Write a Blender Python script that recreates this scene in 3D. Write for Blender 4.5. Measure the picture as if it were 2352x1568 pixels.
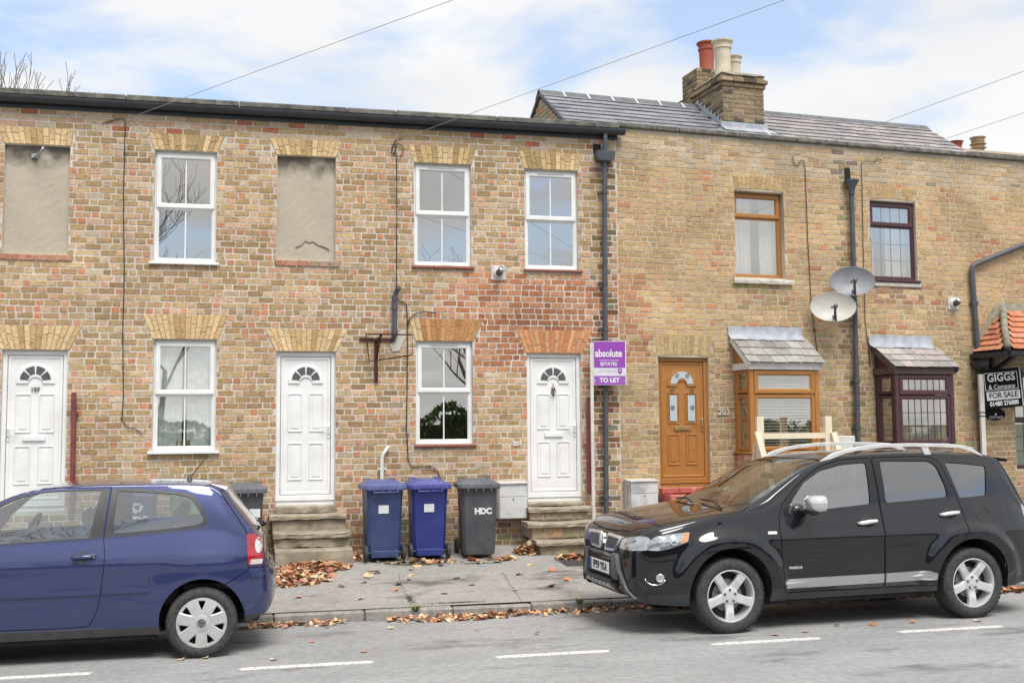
# Terrace of brick cottages with two parked cars - built entirely from code.
import bpy, bmesh, math, random
from mathutils import Vector, Matrix, interpolate, noise
from mathutils.bvhtree import BVHTree
R = math.radians
for o in list(bpy.data.objects): bpy.data.objects.remove(o)
SC = bpy.context.scene
COL = SC.collection

# ------------------------------------------------------------------ camera
YAW, PITCH, ROLL, CAMH = R(13.12), R(4.5), R(0.46), 1.95
def _cam():
    cy, sy, cp, sp = math.cos(YAW), math.sin(YAW), math.cos(PITCH), math.sin(PITCH)
    f = Vector((sy*cp, cy*cp, sp)); r = Vector((cy, -sy, 0)); u = r.cross(f)
    c, s = math.cos(ROLL), math.sin(ROLL)
    r2 = c*r - s*u; u2 = s*r + c*u
    cd = bpy.data.cameras.new('camera'); cd.sensor_width = 36; cd.sensor_fit = 'HORIZONTAL'
    cd.lens = 36*2500/2352; cd.clip_start = .05; cd.clip_end = 3000
    o = bpy.data.objects.new('camera', cd); COL.objects.link(o)
    m = Matrix.Identity(4)
    for i in range(3): m[i][0] = r2[i]; m[i][1] = u2[i]; m[i][2] = -f[i]
    m[2][3] = CAMH
    o.matrix_world = m; SC.camera = o
_cam()

# ------------------------------------------------------------------ sky, sun, exposure
SUN_EL, SUN_AZ = R(60), R(172)      # azimuth clockwise from +y; the sun stands behind the camera
wd = bpy.data.worlds.new('World'); SC.world = wd; wd.use_nodes = True
nt = wd.node_tree; N = nt.nodes; L = nt.links
for n in list(N): N.remove(n)
out = N.new('ShaderNodeOutputWorld'); bg = N.new('ShaderNodeBackground')
sky = N.new('ShaderNodeTexSky'); sky.sky_type = 'NISHITA'; sky.sun_disc = False
sky.sun_elevation = SUN_EL; sky.sun_rotation = SUN_AZ; sky.air_density = 1.0; sky.dust_density = 1.5; sky.ozone_density = 1.6
tc = N.new('ShaderNodeTexCoord')
def wn(t, **k):
    n = N.new(t)
    for a, b in k.items(): setattr(n, a, b)
    return n
# clouds live on a flat layer: direction / height above the horizon
sep = wn('ShaderNodeSeparateXYZ'); L.new(tc.outputs['Generated'], sep.inputs[0])
zc = wn('ShaderNodeMath', operation='MAXIMUM'); L.new(sep.outputs[2], zc.inputs[0]); zc.inputs[1].default_value = 0.0
za = wn('ShaderNodeMath', operation='ADD'); L.new(zc.outputs[0], za.inputs[0]); za.inputs[1].default_value = .16
dx = wn('ShaderNodeMath', operation='DIVIDE'); L.new(sep.outputs[0], dx.inputs[0]); L.new(za.outputs[0], dx.inputs[1])
dy = wn('ShaderNodeMath', operation='DIVIDE'); L.new(sep.outputs[1], dy.inputs[0]); L.new(za.outputs[0], dy.inputs[1])
cmb = wn('ShaderNodeCombineXYZ'); L.new(dx.outputs[0], cmb.inputs[0]); L.new(dy.outputs[0], cmb.inputs[1]); cmb.inputs[2].default_value = 11.3
n1 = wn('ShaderNodeTexNoise'); n1.inputs['Scale'].default_value = 1.9; n1.inputs['Detail'].default_value = 7; n1.inputs['Roughness'].default_value = .52; n1.inputs['Distortion'].default_value = .25
L.new(cmb.outputs[0], n1.inputs['Vector'])
cr = wn('ShaderNodeValToRGB'); cr.color_ramp.elements[0].position = .36; cr.color_ramp.elements[1].position = .50
L.new(n1.outputs[0], cr.inputs[0])
n2 = wn('ShaderNodeTexNoise'); n2.inputs['Scale'].default_value = 2.2; n2.inputs['Detail'].default_value = 4
L.new(cmb.outputs[0], n2.inputs['Vector'])
cr2 = wn('ShaderNodeValToRGB'); cr2.color_ramp.elements[0].position = .3; cr2.color_ramp.elements[1].position = .7
CLOUD = 4.0
cr2.color_ramp.elements[0].color = (.84*CLOUD, .86*CLOUD, .89*CLOUD, 1); cr2.color_ramp.elements[1].color = (1.0*CLOUD, 1.0*CLOUD, 1.0*CLOUD, 1)
L.new(n2.outputs[0], cr2.inputs[0])
mx = wn('ShaderNodeMix', data_type='RGBA')
skm = wn('ShaderNodeMix', data_type='RGBA'); skm.inputs[0].default_value = .52      # thin high haze over the blue
L.new(sky.outputs[0], skm.inputs[6]); skm.inputs[7].default_value = (.66*CLOUD, .80*CLOUD, .99*CLOUD, 1)
L.new(cr.outputs[0], mx.inputs[0]); L.new(skm.outputs[2], mx.inputs[6]); L.new(cr2.outputs[0], mx.inputs[7])
L.new(mx.outputs[2], bg.inputs[0]); bg.inputs[1].default_value = .10
L.new(bg.outputs[0], out.inputs[0])

sd = bpy.data.lights.new('sun', 'SUN'); sd.energy = 1.5; sd.angle = R(30); sd.color = (1, .97, .925)
so = bpy.data.objects.new('sun', sd); COL.objects.link(so)
sv = Vector((math.sin(SUN_AZ)*math.cos(SUN_EL), math.cos(SUN_AZ)*math.cos(SUN_EL), math.sin(SUN_EL)))
so.rotation_euler = sv.to_track_quat('Z', 'Y').to_euler(); so.location = sv*60
SC.view_settings.view_transform = 'Standard'; SC.view_settings.look = 'None'
SC.view_settings.exposure = 1.32; SC.view_settings.gamma = 1
SC.render.engine = 'CYCLES'
try:
    SC.cycles.transparent_max_bounces = 24; SC.cycles.max_bounces = 10
except Exception: pass

# ------------------------------------------------------------------ material helpers
MATS = {}
def pm(name, col, col2=None, scale=8., rough=.6, metal=0., bump=0., bscale=None, coat=0., spec=.5, detail=4, ramp=(.35, .65), emit=0, stretch=None, sheen=0):
    """principled material whose colour wanders between col and col2 through noise"""
    if name in MATS: return MATS[name]
    m = bpy.data.materials.new(name); m.use_nodes = True
    t = m.node_tree; b = t.nodes['Principled BSDF']
    b.inputs['Roughness'].default_value = rough; b.inputs['Metallic'].default_value = metal
    b.inputs['Coat Weight'].default_value = coat; b.inputs['Coat Roughness'].default_value = .03; b.inputs['Coat IOR'].default_value = 1.62 if coat else 1.5
    b.inputs['Specular IOR Level'].default_value = spec
    g = t.nodes.new('ShaderNodeNewGeometry'); src = g.outputs['Position']
    if stretch:
        mp = t.nodes.new('ShaderNodeMapping'); mp.inputs['Scale'].default_value = stretch
        t.links.new(src, mp.inputs[0]); src = mp.outputs[0]
    n = t.nodes.new('ShaderNodeTexNoise'); n.inputs['Scale'].default_value = scale; n.inputs['Detail'].default_value = detail
    t.links.new(src, n.inputs['Vector'])
    r = t.nodes.new('ShaderNodeValToRGB'); r.color_ramp.elements[0].position, r.color_ramp.elements[1].position = ramp
    c2 = col2 or tuple(c*.86 for c in col)
    r.color_ramp.elements[0].color = (*col, 1); r.color_ramp.elements[1].color = (*c2, 1)
    t.links.new(n.outputs[0], r.inputs[0]); t.links.new(r.outputs[0], b.inputs['Base Color'])
    if bump:
        n3 = t.nodes.new('ShaderNodeTexNoise'); n3.inputs['Scale'].default_value = bscale or scale*4; n3.inputs['Detail'].default_value = 3
        t.links.new(src, n3.inputs['Vector'])
        bp = t.nodes.new('ShaderNodeBump'); bp.inputs['Strength'].default_value = bump; bp.inputs['Distance'].default_value = .01
        t.links.new(n3.outputs[0], bp.inputs['Height']); t.links.new(bp.outputs[0], b.inputs['Normal'])
    MATS[name] = m; return m
def colmat(name, source, rough=.85, bump=.5, bscale=60, contrast=.35, nscale=25, spec=.25, scorch=0.):
    """colour from a face attribute 'bc' (joined pieces) or from the object's own colour (single pieces)"""
    if name in MATS: return MATS[name]
    m = bpy.data.materials.new(name); m.use_nodes = True
    t = m.node_tree; b = t.nodes['Principled BSDF']; b.inputs['Roughness'].default_value = rough; b.inputs['Specular IOR Level'].default_value = spec
    if source == 'object':
        a = t.nodes.new('ShaderNodeObjectInfo'); csock = a.outputs['Color']
    else:
        a = t.nodes.new('ShaderNodeAttribute'); a.attribute_name = 'bc'; csock = a.outputs['Color']
    g = t.nodes.new('ShaderNodeNewGeometry')
    n = t.nodes.new('ShaderNodeTexNoise'); n.inputs['Scale'].default_value = nscale; n.inputs['Detail'].default_value = 5; n.inputs['Roughness'].default_value = .65
    t.links.new(g.outputs['Position'], n.inputs['Vector'])
    mr = t.nodes.new('ShaderNodeMapRange'); mr.inputs[1].default_value = .25; mr.inputs[2].default_value = .75
    mr.inputs[3].default_value = 1-contrast; mr.inputs[4].default_value = 1+contrast
    t.links.new(n.outputs[0], mr.inputs[0])
    mul = t.nodes.new('ShaderNodeVectorMath'); mul.operation = 'SCALE'
    t.links.new(csock, mul.inputs[0]); t.links.new(mr.outputs[0], mul.inputs['Scale'])
    last = mul.outputs[0]
    if scorch:      # horizontal smears of darker and paler clay across each face
        mp = t.nodes.new('ShaderNodeMapping'); mp.inputs['Scale'].default_value = (1, 1, 2.4); t.links.new(g.outputs['Position'], mp.inputs[0])
        for (sc_, off, p0, p1, col, amt) in ((17, 0., .50, .66, (.30, .20, .11, 1), scorch), (13, 9.3, .54, .70, (1.45, 1.42, 1.4, 1), scorch*.8)):
            q = t.nodes.new('ShaderNodeTexNoise'); q.noise_dimensions = '4D'; q.inputs['W'].default_value = off; q.inputs['Scale'].default_value = sc_; q.inputs['Detail'].default_value = 5; q.inputs['Roughness'].default_value = .7; t.links.new(mp.outputs[0], q.inputs['Vector'])
            r_ = t.nodes.new('ShaderNodeMapRange'); r_.inputs[1].default_value = p0; r_.inputs[2].default_value = p1; r_.inputs[3].default_value = 0; r_.inputs[4].default_value = amt; t.links.new(q.outputs[0], r_.inputs[0])
            mx_ = t.nodes.new('ShaderNodeMix'); mx_.data_type = 'RGBA'; mx_.blend_type = 'MULTIPLY'; mx_.clamp_result = False; t.links.new(r_.outputs[0], mx_.inputs[0]); t.links.new(last, mx_.inputs[6]); mx_.inputs[7].default_value = col; last = mx_.outputs[2]
    t.links.new(last, b.inputs['Base Color'])
    if bump:
        n3 = t.nodes.new('ShaderNodeTexNoise'); n3.inputs['Scale'].default_value = bscale; n3.inputs['Detail'].default_value = 3
        t.links.new(g.outputs['Position'], n3.inputs['Vector'])
        bp = t.nodes.new('ShaderNodeBump'); bp.inputs['Strength'].default_value = bump; bp.inputs['Distance'].default_value = .008
        t.links.new(n3.outputs[0], bp.inputs['Height']); t.links.new(bp.outputs[0], b.inputs['Normal'])
    MATS[name] = m; return m
def glass(name, tint=(.8, .84, .83), base=.2, rough=0.0, gcol=(1, 1, 1)):
    if name in MATS: return MATS[name]
    m = bpy.data.materials.new(name); m.use_nodes = True
    t = m.node_tree
    for n in list(t.nodes): t.nodes.remove(n)
    o = t.nodes.new('ShaderNodeOutputMaterial'); tr = t.nodes.new('ShaderNodeBsdfTransparent'); gl = t.nodes.new('ShaderNodeBsdfGlossy')
    tr.inputs[0].default_value = (*tint, 1); gl.inputs['Roughness'].default_value = rough; gl.inputs[0].default_value = (*gcol, 1)
    fr = t.nodes.new('ShaderNodeLayerWeight'); fr.inputs[0].default_value = .5
    pw = t.nodes.new('ShaderNodeMath'); pw.operation = 'POWER'; pw.inputs[1].default_value = 4.; t.links.new(fr.outputs['Facing'], pw.inputs[0])
    mr = t.nodes.new('ShaderNodeMapRange'); mr.inputs[3].default_value = base; mr.inputs[4].default_value = 1
    t.links.new(pw.outputs[0], mr.inputs[0])
    # slight waviness of old panes
    mi = t.nodes.new('ShaderNodeMixShader')
    t.links.new(mr.outputs[0], mi.inputs[0]); t.links.new(tr.outputs[0], mi.inputs[1]); t.links.new(gl.outputs[0], mi.inputs[2]); t.links.new(mi.outputs[0], o.inputs[0])
    MATS[name] = m; return m

# ------------------------------------------------------------------ mesh helpers
class MB:
    def __init__(s): s.v = []; s.f = []; s.c = []; s.cc = None
    def add(s, vs, fs):
        b = len(s.v); s.v += [tuple(p) for p in vs]; s.f += [tuple(i+b for i in f) for f in fs]
        if s.cc is not None: s.c += [s.cc]*len(fs)
        return s
    def box(s, x0, x1, y0, y1, z0, z1, bev=0, M=None):
        if not bev:
            vs = [(x, y, z) for x in (x0, x1) for y in (y0, y1) for z in (z0, z1)]
            fs = [(0, 1, 3, 2), (4, 6, 7, 5), (0, 4, 5, 1), (2, 3, 7, 6), (0, 2, 6, 4), (1, 5, 7, 3)]
        else:
            b = min(bev, (x1-x0)*.45, (y1-y0)*.45, (z1-z0)*.45); vs = []; idx = {}
            for i, x in enumerate((x0, x1)):
                for j, y in enumerate((y0, y1)):
                    for k, z in enumerate((z0, z1)):
                        ix, iy, iz = x+(b if i == 0 else -b), y+(b if j == 0 else -b), z+(b if k == 0 else -b)
                        for a, p in enumerate(((x, iy, iz), (ix, y, iz), (ix, iy, z))):
                            idx[i, j, k, a] = len(vs); vs.append(p)
            I = idx; fs = []
            for i in (0, 1):
                q = [I[i, 0, 0, 0], I[i, 1, 0, 0], I[i, 1, 1, 0], I[i, 0, 1, 0]]; fs.append(q[::-1] if i == 0 else q)
                q = [I[0, i, 0, 1], I[1, i, 0, 1], I[1, i, 1, 1], I[0, i, 1, 1]]; fs.append(q if i == 0 else q[::-1])
                q = [I[0, 0, i, 2], I[1, 0, i, 2], I[1, 1, i, 2], I[0, 1, i, 2]]; fs.append(q[::-1] if i == 0 else q)
            for j in (0, 1):
                for k in (0, 1):
                    fs.append((I[0, j, k, 1], I[1, j, k, 1], I[1, j, k, 2], I[0, j, k, 2]))
                    fs.append((I[j, 0, k, 0], I[j, 1, k, 0], I[j, 1, k, 2], I[j, 0, k, 2]))
                    fs.append((I[j, k, 0, 0], I[j, k, 1, 0], I[j, k, 1, 1], I[j, k, 0, 1]))
            for i in (0, 1):
                for j in (0, 1):
                    for k in (0, 1): fs.append((I[i, j, k, 0], I[i, j, k, 1], I[i, j, k, 2]))
        if M: vs = [M @ Vector(p) for p in vs]
        return s.add(vs, fs)
    def bar(s, a, b, w, t, up=(0, 0, 1)):
        """square timber from a to b, w across, t along 'up'"""
        a, b = Vector(a), Vector(b); d = (b-a).normalized(); u = Vector(up); r = d.cross(u).normalized(); u = r.cross(d).normalized()
        vs = [p+r*w*i/2+u*t*j/2 for p in (a, b) for i, j in ((-1, -1), (1, -1), (1, 1), (-1, 1))]
        return s.add(vs, [(0, 1, 2, 3), (4, 7, 6, 5), (0, 4, 5, 1), (1, 5, 6, 2), (2, 6, 7, 3), (3, 7, 4, 0)])
    def prism(s, poly, y0, y1, ax='y', bev=0):
        """outline (a,b) extruded along ax; ax 'y': (x,z); 'x': (y,z); 'z': (x,y). bev chamfers the y0 end"""
        mk = {'y': lambda a, b, h: (a, h, b), 'x': lambda a, b, h: (h, a, b), 'z': lambda a, b, h: (a, b, h)}[ax]
        n = len(poly); rings = [(poly, y0)] if not bev else [(inset(poly, bev), y0), (poly, y0+(bev if y1 > y0 else -bev))]
        rings.append((poly, y1)); vs = []; fs = []
        for p, h in rings: vs += [mk(a, b, h) for a, b in p]
        for k in range(len(rings)-1):
            for i in range(n):
                j = (i+1) % n; fs.append((k*n+i, k*n+j, (k+1)*n+j, (k+1)*n+i))
        fs.append(tuple(range(n))[::-1]); fs.append(tuple(range((len(rings)-1)*n, len(rings)*n)))
        return s.add(vs, fs)
    def tube(s, pts, r, n=8, cap=True):
        pts = [Vector(p) for p in pts]; rs = r if isinstance(r, (list, tuple)) else [r]*len(pts)
        vs = []; fs = []; ref = None
        for i, p in enumerate(pts):
            d = ((pts[i+1] if i+1 < len(pts) else p)-(pts[i-1] if i else p)).normalized()
            if ref is None: ref = d.orthogonal().normalized()
            ref = (ref-d*ref.dot(d)); ref = ref.normalized() if ref.length > 1e-6 else d.orthogonal().normalized()
            q = d.cross(ref)
            vs += [p+(ref*math.cos(a)+q*math.sin(a))*rs[i] for a in (2*math.pi*k/n for k in range(n))]
        for i in range(len(pts)-1):
            for k in range(n):
                j = (k+1) % n; fs.append((i*n+k, i*n+j, (i+1)*n+j, (i+1)*n+k))
        if cap: fs.append(tuple(range(n))[::-1]); fs.append(tuple(range((len(pts)-1)*n, len(pts)*n)))
        return s.add(vs, fs)
    def lathe(s, prof, n=24, c=(0, 0, 0), ax='z', cap=True):
        vs = []; fs = []
        for r, h in prof:
            for k in range(n):
                a = 2*math.pi*k/n; p = {'z': (r*math.cos(a), r*math.sin(a), h), 'y': (r*math.cos(a), h, r*math.sin(a)), 'x': (h, r*math.cos(a), r*math.sin(a))}[ax]
                vs.append((p[0]+c[0], p[1]+c[1], p[2]+c[2]))
        for i in range(len(prof)-1):
            for k in range(n):
                j = (k+1) % n; fs.append((i*n+k, i*n+j, (i+1)*n+j, (i+1)*n+k))
        if cap: fs.append(tuple(range(n))[::-1]); fs.append(tuple(range((len(prof)-1)*n, len(prof)*n)))
        return s.add(vs, fs)
    def frame(s, x0, x1, z0, z1, w, y0, y1, ch=.008, wb=None):
        """mitred picture frame, front at y0 (street side), inner edge chamfered"""
        wb = wb or w
        def ring(i, y, ib=None): return [(x0+i, y, z0+(i if ib is None else ib)), (x1-i, y, z0+(i if ib is None else ib)), (x1-i, y, z1-i), (x0+i, y, z1-i)]
        rs = [ring(0, y1), ring(0, y0+ch*.5), ring(ch*.5, y0), ring(w-ch, y0, wb-ch), ring(w, y0+ch, wb), ring(w, y1, wb)]
        vs = [p for r in rs for p in r]; fs = []
        for k in range(6):
            a, b = k*4, ((k+1) % 6)*4
            for i in range(4): j = (i+1) % 4; fs.append((a+i, a+j, b+j, b+i))
        return s.add(vs, fs)
    def build(s, name, mat, parent=None, smooth=False, loc=None, rot=None, auto=None):
        me = bpy.data.meshes.new(name); me.from_pydata(s.v, [], s.f); me.materials.append(mat)
        if s.c:
            at = me.color_attributes.new('bc', 'FLOAT_COLOR', 'CORNER')
            data = []
            for p in me.polygons: data += list((*s.c[p.index][:3], 1.))*p.loop_total
            at.data.foreach_set('color', data)
        bm = bmesh.new(); bm.from_mesh(me); bmesh.ops.recalc_face_normals(bm, faces=bm.faces); bm.to_mesh(me); bm.free()
        if smooth:
            me.polygons.foreach_set('use_smooth', [True]*len(me.polygons))
            if auto:
                try: me.set_sharp_from_angle(angle=R(auto))
                except Exception: pass
        me.update()
        return link(name, me, parent, loc, rot)
def pane_box(par, mat, x0, x1, y0, y1, z0, z1, ax=1):
    """one sheet of glass: the outer face carries tint and reflection, the other faces are clear"""
    o = MB().box(x0, x1, y0, y1, z0, z1).build('pane', mat, par); me = o.data; me.materials.append(CLEAR)
    for p in me.polygons: p.material_index = 0 if p.normal[ax] < -.5 else 1
    return o
def inset(poly, d):
    """shrink an outline by d (negative grows it)"""
    n = len(poly); A = sum(poly[i][0]*poly[(i+1) % n][1]-poly[(i+1) % n][0]*poly[i][1] for i in range(n)); sg = 1 if A > 0 else -1; out = []
    for i in range(n):
        p, q, r = Vector(poly[i-1]), Vector(poly[i]), Vector(poly[(i+1) % n])
        e, f = (q-p).normalized(), (r-q).normalized()
        n1, n2 = Vector((-e.y, e.x))*sg, Vector((-f.y, f.x))*sg
        b = n1+n2; k = b.length_squared
        out.append(tuple(q+b*(2*d/k if k > .3 else d)))
    return out
def link(name, me, parent=None, loc=None, rot=None):
    o = bpy.data.objects.new(name, me); COL.objects.link(o)
    if parent: o.parent = parent
    if loc: o.location = loc
    if rot: o.rotation_euler = rot
    return o
def tag(o, label, cat, group=None, kind=None):
    o['label'] = label
    if cat: o['category'] = cat
    if group: o['group'] = group
    if kind: o['kind'] = kind
    return o
def thing(name, label, cat, loc=(0, 0, 0), rz=0, group=None):
    o = link(name, None, None, loc, (0, 0, rz)); o.empty_display_size = .2
    return tag(o, label, cat, group)
def struct(o): o['kind'] = 'structure'; return o
_deps = None
def text_mesh(body, size, ext=.001, bold=0., sx=1., spacing=1.):
    cu = bpy.data.curves.new('lettering', 'FONT'); cu.body = body; cu.size = size; cu.extrude = ext; cu.offset = bold; cu.space_character = spacing
    cu.align_x = 'CENTER'; cu.align_y = 'CENTER'; cu.resolution_u = 3
    o = bpy.data.objects.new('tmp', cu); COL.objects.link(o)
    me = bpy.data.meshes.new_from_object(o.evaluated_get(bpy.context.evaluated_depsgraph_get()))
    bpy.data.objects.remove(o); bpy.data.curves.remove(cu)
    me.transform(Matrix.Diagonal((sx, 1, 1, 1))); return me
def text(body, size, mat, parent, loc, rot=(R(90), 0, 0), **k):
    me = text_mesh(body, size, **k); me.materials.clear(); me.materials.append(mat); me.name = 'lettering'
    return link('lettering', me, parent, loc, rot)
def arc(cx, cz, r, a0, a1, n): return [(cx+r*math.cos(R(a0+(a1-a0)*i/n)), cz+r*math.sin(R(a0+(a1-a0)*i/n))) for i in range(n+1)]
def lerp(a, b, t): return a+(b-a)*t
def interp(tab, x):
    if x <= tab[0][0]: return tab[0][1]
    for (a, p), (b, q) in zip(tab, tab[1:]):
        if x <= b: return p+(q-p)*(x-a)/(b-a)
    return tab[-1][1]
def sinterp(tab, x):
    """monotone cubic through the table (smooth curves of the car bodies)"""
    n = len(tab)
    if x <= tab[0][0]: return tab[0][1]
    if x >= tab[-1][0]: return tab[-1][1]
    for i in range(n-1):
        if x <= tab[i+1][0]: break
    def sl(k): return (tab[k+1][1]-tab[k][1])/(tab[k+1][0]-tab[k][0])
    def tg(k):
        if k == 0: return sl(0)
        if k == n-1: return sl(n-2)
        a, b = sl(k-1), sl(k)
        return 0 if a*b <= 0 else 2*a*b/(a+b)
    h = tab[i+1][0]-tab[i][0]; t = (x-tab[i][0])/h
    return (2*t**3-3*t*t+1)*tab[i][1]+(t**3-2*t*t+t)*h*tg(i)+(-2*t**3+3*t*t)*tab[i+1][1]+(t**3-t*t)*h*tg(i+1)

# common materials
CLEAR = bpy.data.materials.new('clear_edge'); CLEAR.use_nodes = True
def _clear():
    t = CLEAR.node_tree
    for n in list(t.nodes): t.nodes.remove(n)
    a = t.nodes.new('ShaderNodeOutputMaterial'); b = t.nodes.new('ShaderNodeBsdfTransparent'); t.links.new(b.outputs[0], a.inputs[0])
_clear()
WHITE = pm('white_upvc', (.81, .81, .80), (.70, .69, .67), 3.5, .3, detail=8, ramp=(.40, .80))
BLACKPL = pm('black_plastic', (.024, .026, .032), (.036, .039, .046), 5, .42)
GREYPIPE = pm('grey_painted_iron', (.06, .066, .08), (.085, .092, .105), 9, .45)
LEAD = pm('lead_sheet', (.42, .44, .47), (.30, .32, .36), 9, .55, .1, .4)
PANE = glass('window_glass', (.88, .92, .91), .46, 0., (1., .97, .92))
DARK = pm('hole_shade_black', (.008, .008, .009), (.012, .012, .012), 5, .9)  # near-black that paints the shade inside wall holes
STONE = pm('step_stone', (.40, .34, .25), (.24, .21, .16), 7, .9, bump=.7, bscale=45)
CONC = pm('coping_concrete', (.20, .19, .165), (.09, .088, .08), 11, .92, bump=.8, bscale=60)
CABLE = pm('black_cable', (.02, .018, .016), (.03, .028, .025), 10, .5)
ROOM = pm('room_plaster', (.60, .58, .54), (.52, .50, .47), 1.5, .9)
BRASS = pm('brass', (.62, .48, .22), (.5, .38, .16), 30, .3, 1.)
CHROME = pm('chrome', (.82, .83, .84), (.78, .79, .8), 30, .08, 1.)
# ================================================================== ground
PAV0, PAVZ, PSL = 11.55, .055, .0768                # kerb line, kerb top height, fall of the pavement
def pavz(y): return PAVZ+(y-PAV0)*PSL
def roadz(y): return 0. if y < 9.7 else -.045*(y-9.7)/1.85
GROUND = pm('field_soil', (.10, .11, .06), (.07, .08, .045), .4, .95)
def asphalt(name, a, b, dark, dscale, dthr, grain=.16, stretch=(.6, 1.3, 1)):
    m = bpy.data.materials.new(name); m.use_nodes = True; t = m.node_tree; bs = t.nodes['Principled BSDF']
    bs.inputs['Roughness'].default_value = .88; bs.inputs['Specular IOR Level'].default_value = .3
    g = t.nodes.new('ShaderNodeNewGeometry')
    def noise(s, d, vec=None, rough=.5):
        n = t.nodes.new('ShaderNodeTexNoise'); n.inputs['Scale'].default_value = s; n.inputs['Detail'].default_value = d; n.inputs['Roughness'].default_value = rough
        t.links.new(vec or g.outputs['Position'], n.inputs['Vector']); return n
    mp = t.nodes.new('ShaderNodeMapping'); mp.inputs['Scale'].default_value = stretch; t.links.new(g.outputs['Position'], mp.inputs[0])
    big = noise(1.1, 6, mp.outputs[0], .6)
    r = t.nodes.new('ShaderNodeValToRGB'); r.color_ramp.elements[0].position = .3; r.color_ramp.elements[1].position = .7
    r.color_ramp.elements[0].color = (*a, 1); r.color_ramp.elements[1].color = (*b, 1); t.links.new(big.outputs[0], r.inputs[0])
    st = noise(dscale, 7, mp.outputs[0], .62); r2 = t.nodes.new('ShaderNodeValToRGB'); r2.color_ramp.elements[0].position = dthr; r2.color_ramp.elements[1].position = dthr+.09
    t.links.new(st.outputs[0], r2.inputs[0])
    mx = t.nodes.new('ShaderNodeMix'); mx.data_type = 'RGBA'; t.links.new(r2.outputs[0], mx.inputs[0]); t.links.new(r.outputs[0], mx.inputs[6]); mx.inputs[7].default_value = (*dark, 1)
    mid = noise(14, 5); mrm = t.nodes.new('ShaderNodeMapRange'); mrm.inputs[1].default_value = .3; mrm.inputs[2].default_value = .7; mrm.inputs[3].default_value = .86; mrm.inputs[4].default_value = 1.12; t.links.new(mid.outputs[0], mrm.inputs[0])
    mm_ = t.nodes.new('ShaderNodeVectorMath'); mm_.operation = 'SCALE'; t.links.new(mx.outputs[2], mm_.inputs[0]); t.links.new(mrm.outputs[0], mm_.inputs['Scale'])
    fine = noise(110, 3); mr = t.nodes.new('ShaderNodeMapRange'); mr.inputs[1].default_value = .3; mr.inputs[2].default_value = .7; mr.inputs[3].default_value = 1-grain; mr.inputs[4].default_value = 1+grain
    t.links.new(fine.outputs[0], mr.inputs[0])
    mu = t.nodes.new('ShaderNodeVectorMath'); mu.operation = 'SCALE'; t.links.new(mm_.outputs[0], mu.inputs[0]); t.links.new(mr.outputs[0], mu.inputs['Scale']); t.links.new(mu.outputs[0], bs.inputs['Base Color'])
    bp = t.nodes.new('ShaderNodeBump'); bp.inputs['Strength'].default_value = .5; bp.inputs['Distance'].default_value = .006; t.links.new(fine.outputs[0], bp.inputs['Height']); t.links.new(bp.outputs[0], bs.inputs['Normal'])
    MATS[name] = m; return m
ROADM = asphalt('road_asphalt', (.33, .328, .325), (.255, .253, .25), (.165, .162, .158), .9, .55, .30)
PAVM = asphalt('pavement_asphalt', (.34, .322, .305), (.27, .255, .24), (.135, .122, .11), 1.15, .535, .20)
def sheet(name, xs, ys, zf, mat, parent=None):
    m = MB(); vs = [(x, y, zf(y)) for y in ys for x in xs]; nx = len(xs)
    m.add(vs, [(j*nx+i, j*nx+i+1, (j+1)*nx+i+1, (j+1)*nx+i) for j in range(len(ys)-1) for i in range(nx-1)])
    return m.build(name, mat, parent)
struct(sheet('ground', [-1500, 1500], [-1500, 1500], lambda y: -.12, GROUND))
road = struct(sheet('road', [-90, 90], [1.2, 9.7, 11.56], roadz, ROADM))
pav = struct(sheet('pavement', [-60, 60], [PAV0+.112, 13, 15.1], pavz, PAVM))
far = struct(sheet('pavement', [-60, 60], [-3.0, 1.07], lambda y: .10, PAVM))
rk = random.Random(4)
KERB = pm('kerb_granite', (.33, .31, .28), (.22, .21, .19), 14, .9, bump=.7, bscale=70)
x = -9.0
kerb_mesh = []
for i in range(6):
    m = MB(); j = lambda a: rk.uniform(-a, a)
    m.box(-.5, .5, 0, .125, -.16, .0, .016); m.v = [(a, b+j(.004), c+j(.004)) for a, b, c in m.v]
    me = m.build('kerb_stone', KERB, pav); kerb_mesh.append(me.data); bpy.data.objects.remove(me)
while x < 16:
    l = rk.choice((.86, .91, .93, .62)); o = link('kerb_stone', rk.choice(kerb_mesh), pav, (x+l/2, PAV0+rk.uniform(-.006, .006), PAVZ+rk.uniform(-.006, .004))); o.scale.x = l-.008; x += l
x = -9.0
while x < 9:
    o = link('kerb_stone', kerb_mesh[1], far, (x+.45, 1.075, .105)); o.scale.x = .9; x += .91
PAINT = pm('road_paint', (.66, .65, .61), (.36, .355, .34), 26, .8, ramp=(.47, .66), detail=8, bump=.5)
for (xa, xb, y) in ((-6.3, -5.3, 9.55), (-4.25, -3.25, 9.55), (-2.28, -1.27, 9.50), (-.12, .97, 9.335), (2.0, 3.01, 9.235), (3.98, 5.05, 9.262), (5.9, 7.02, 9.335), (7.95, 8.95, 9.37), (9.9, 10.9, 9.4)):
    n = 14; e = rk.uniform(-.03, .03)
    pts = [(xa+.06*(1-math.sin(R(90)))+0, y-.05)] + [(lerp(xa, xb, k/n), y-.052+rk.uniform(-.004, .004)) for k in range(1, n)] + [(xb-.03, y-.045), (xb, y+.03+e*.3)] + [(lerp(xb, xa, k/n), y+.05+rk.uniform(-.004, .004)) for k in range(1, n)] + [(xa-.03, y+.01)]
    MB().prism(pts, .0005, .004, 'z').build('road_marking', PAINT, road)
CRACK = pm('joint_dirt', (.10, .098, .08), (.14, .13, .105), 20, .95)
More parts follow.
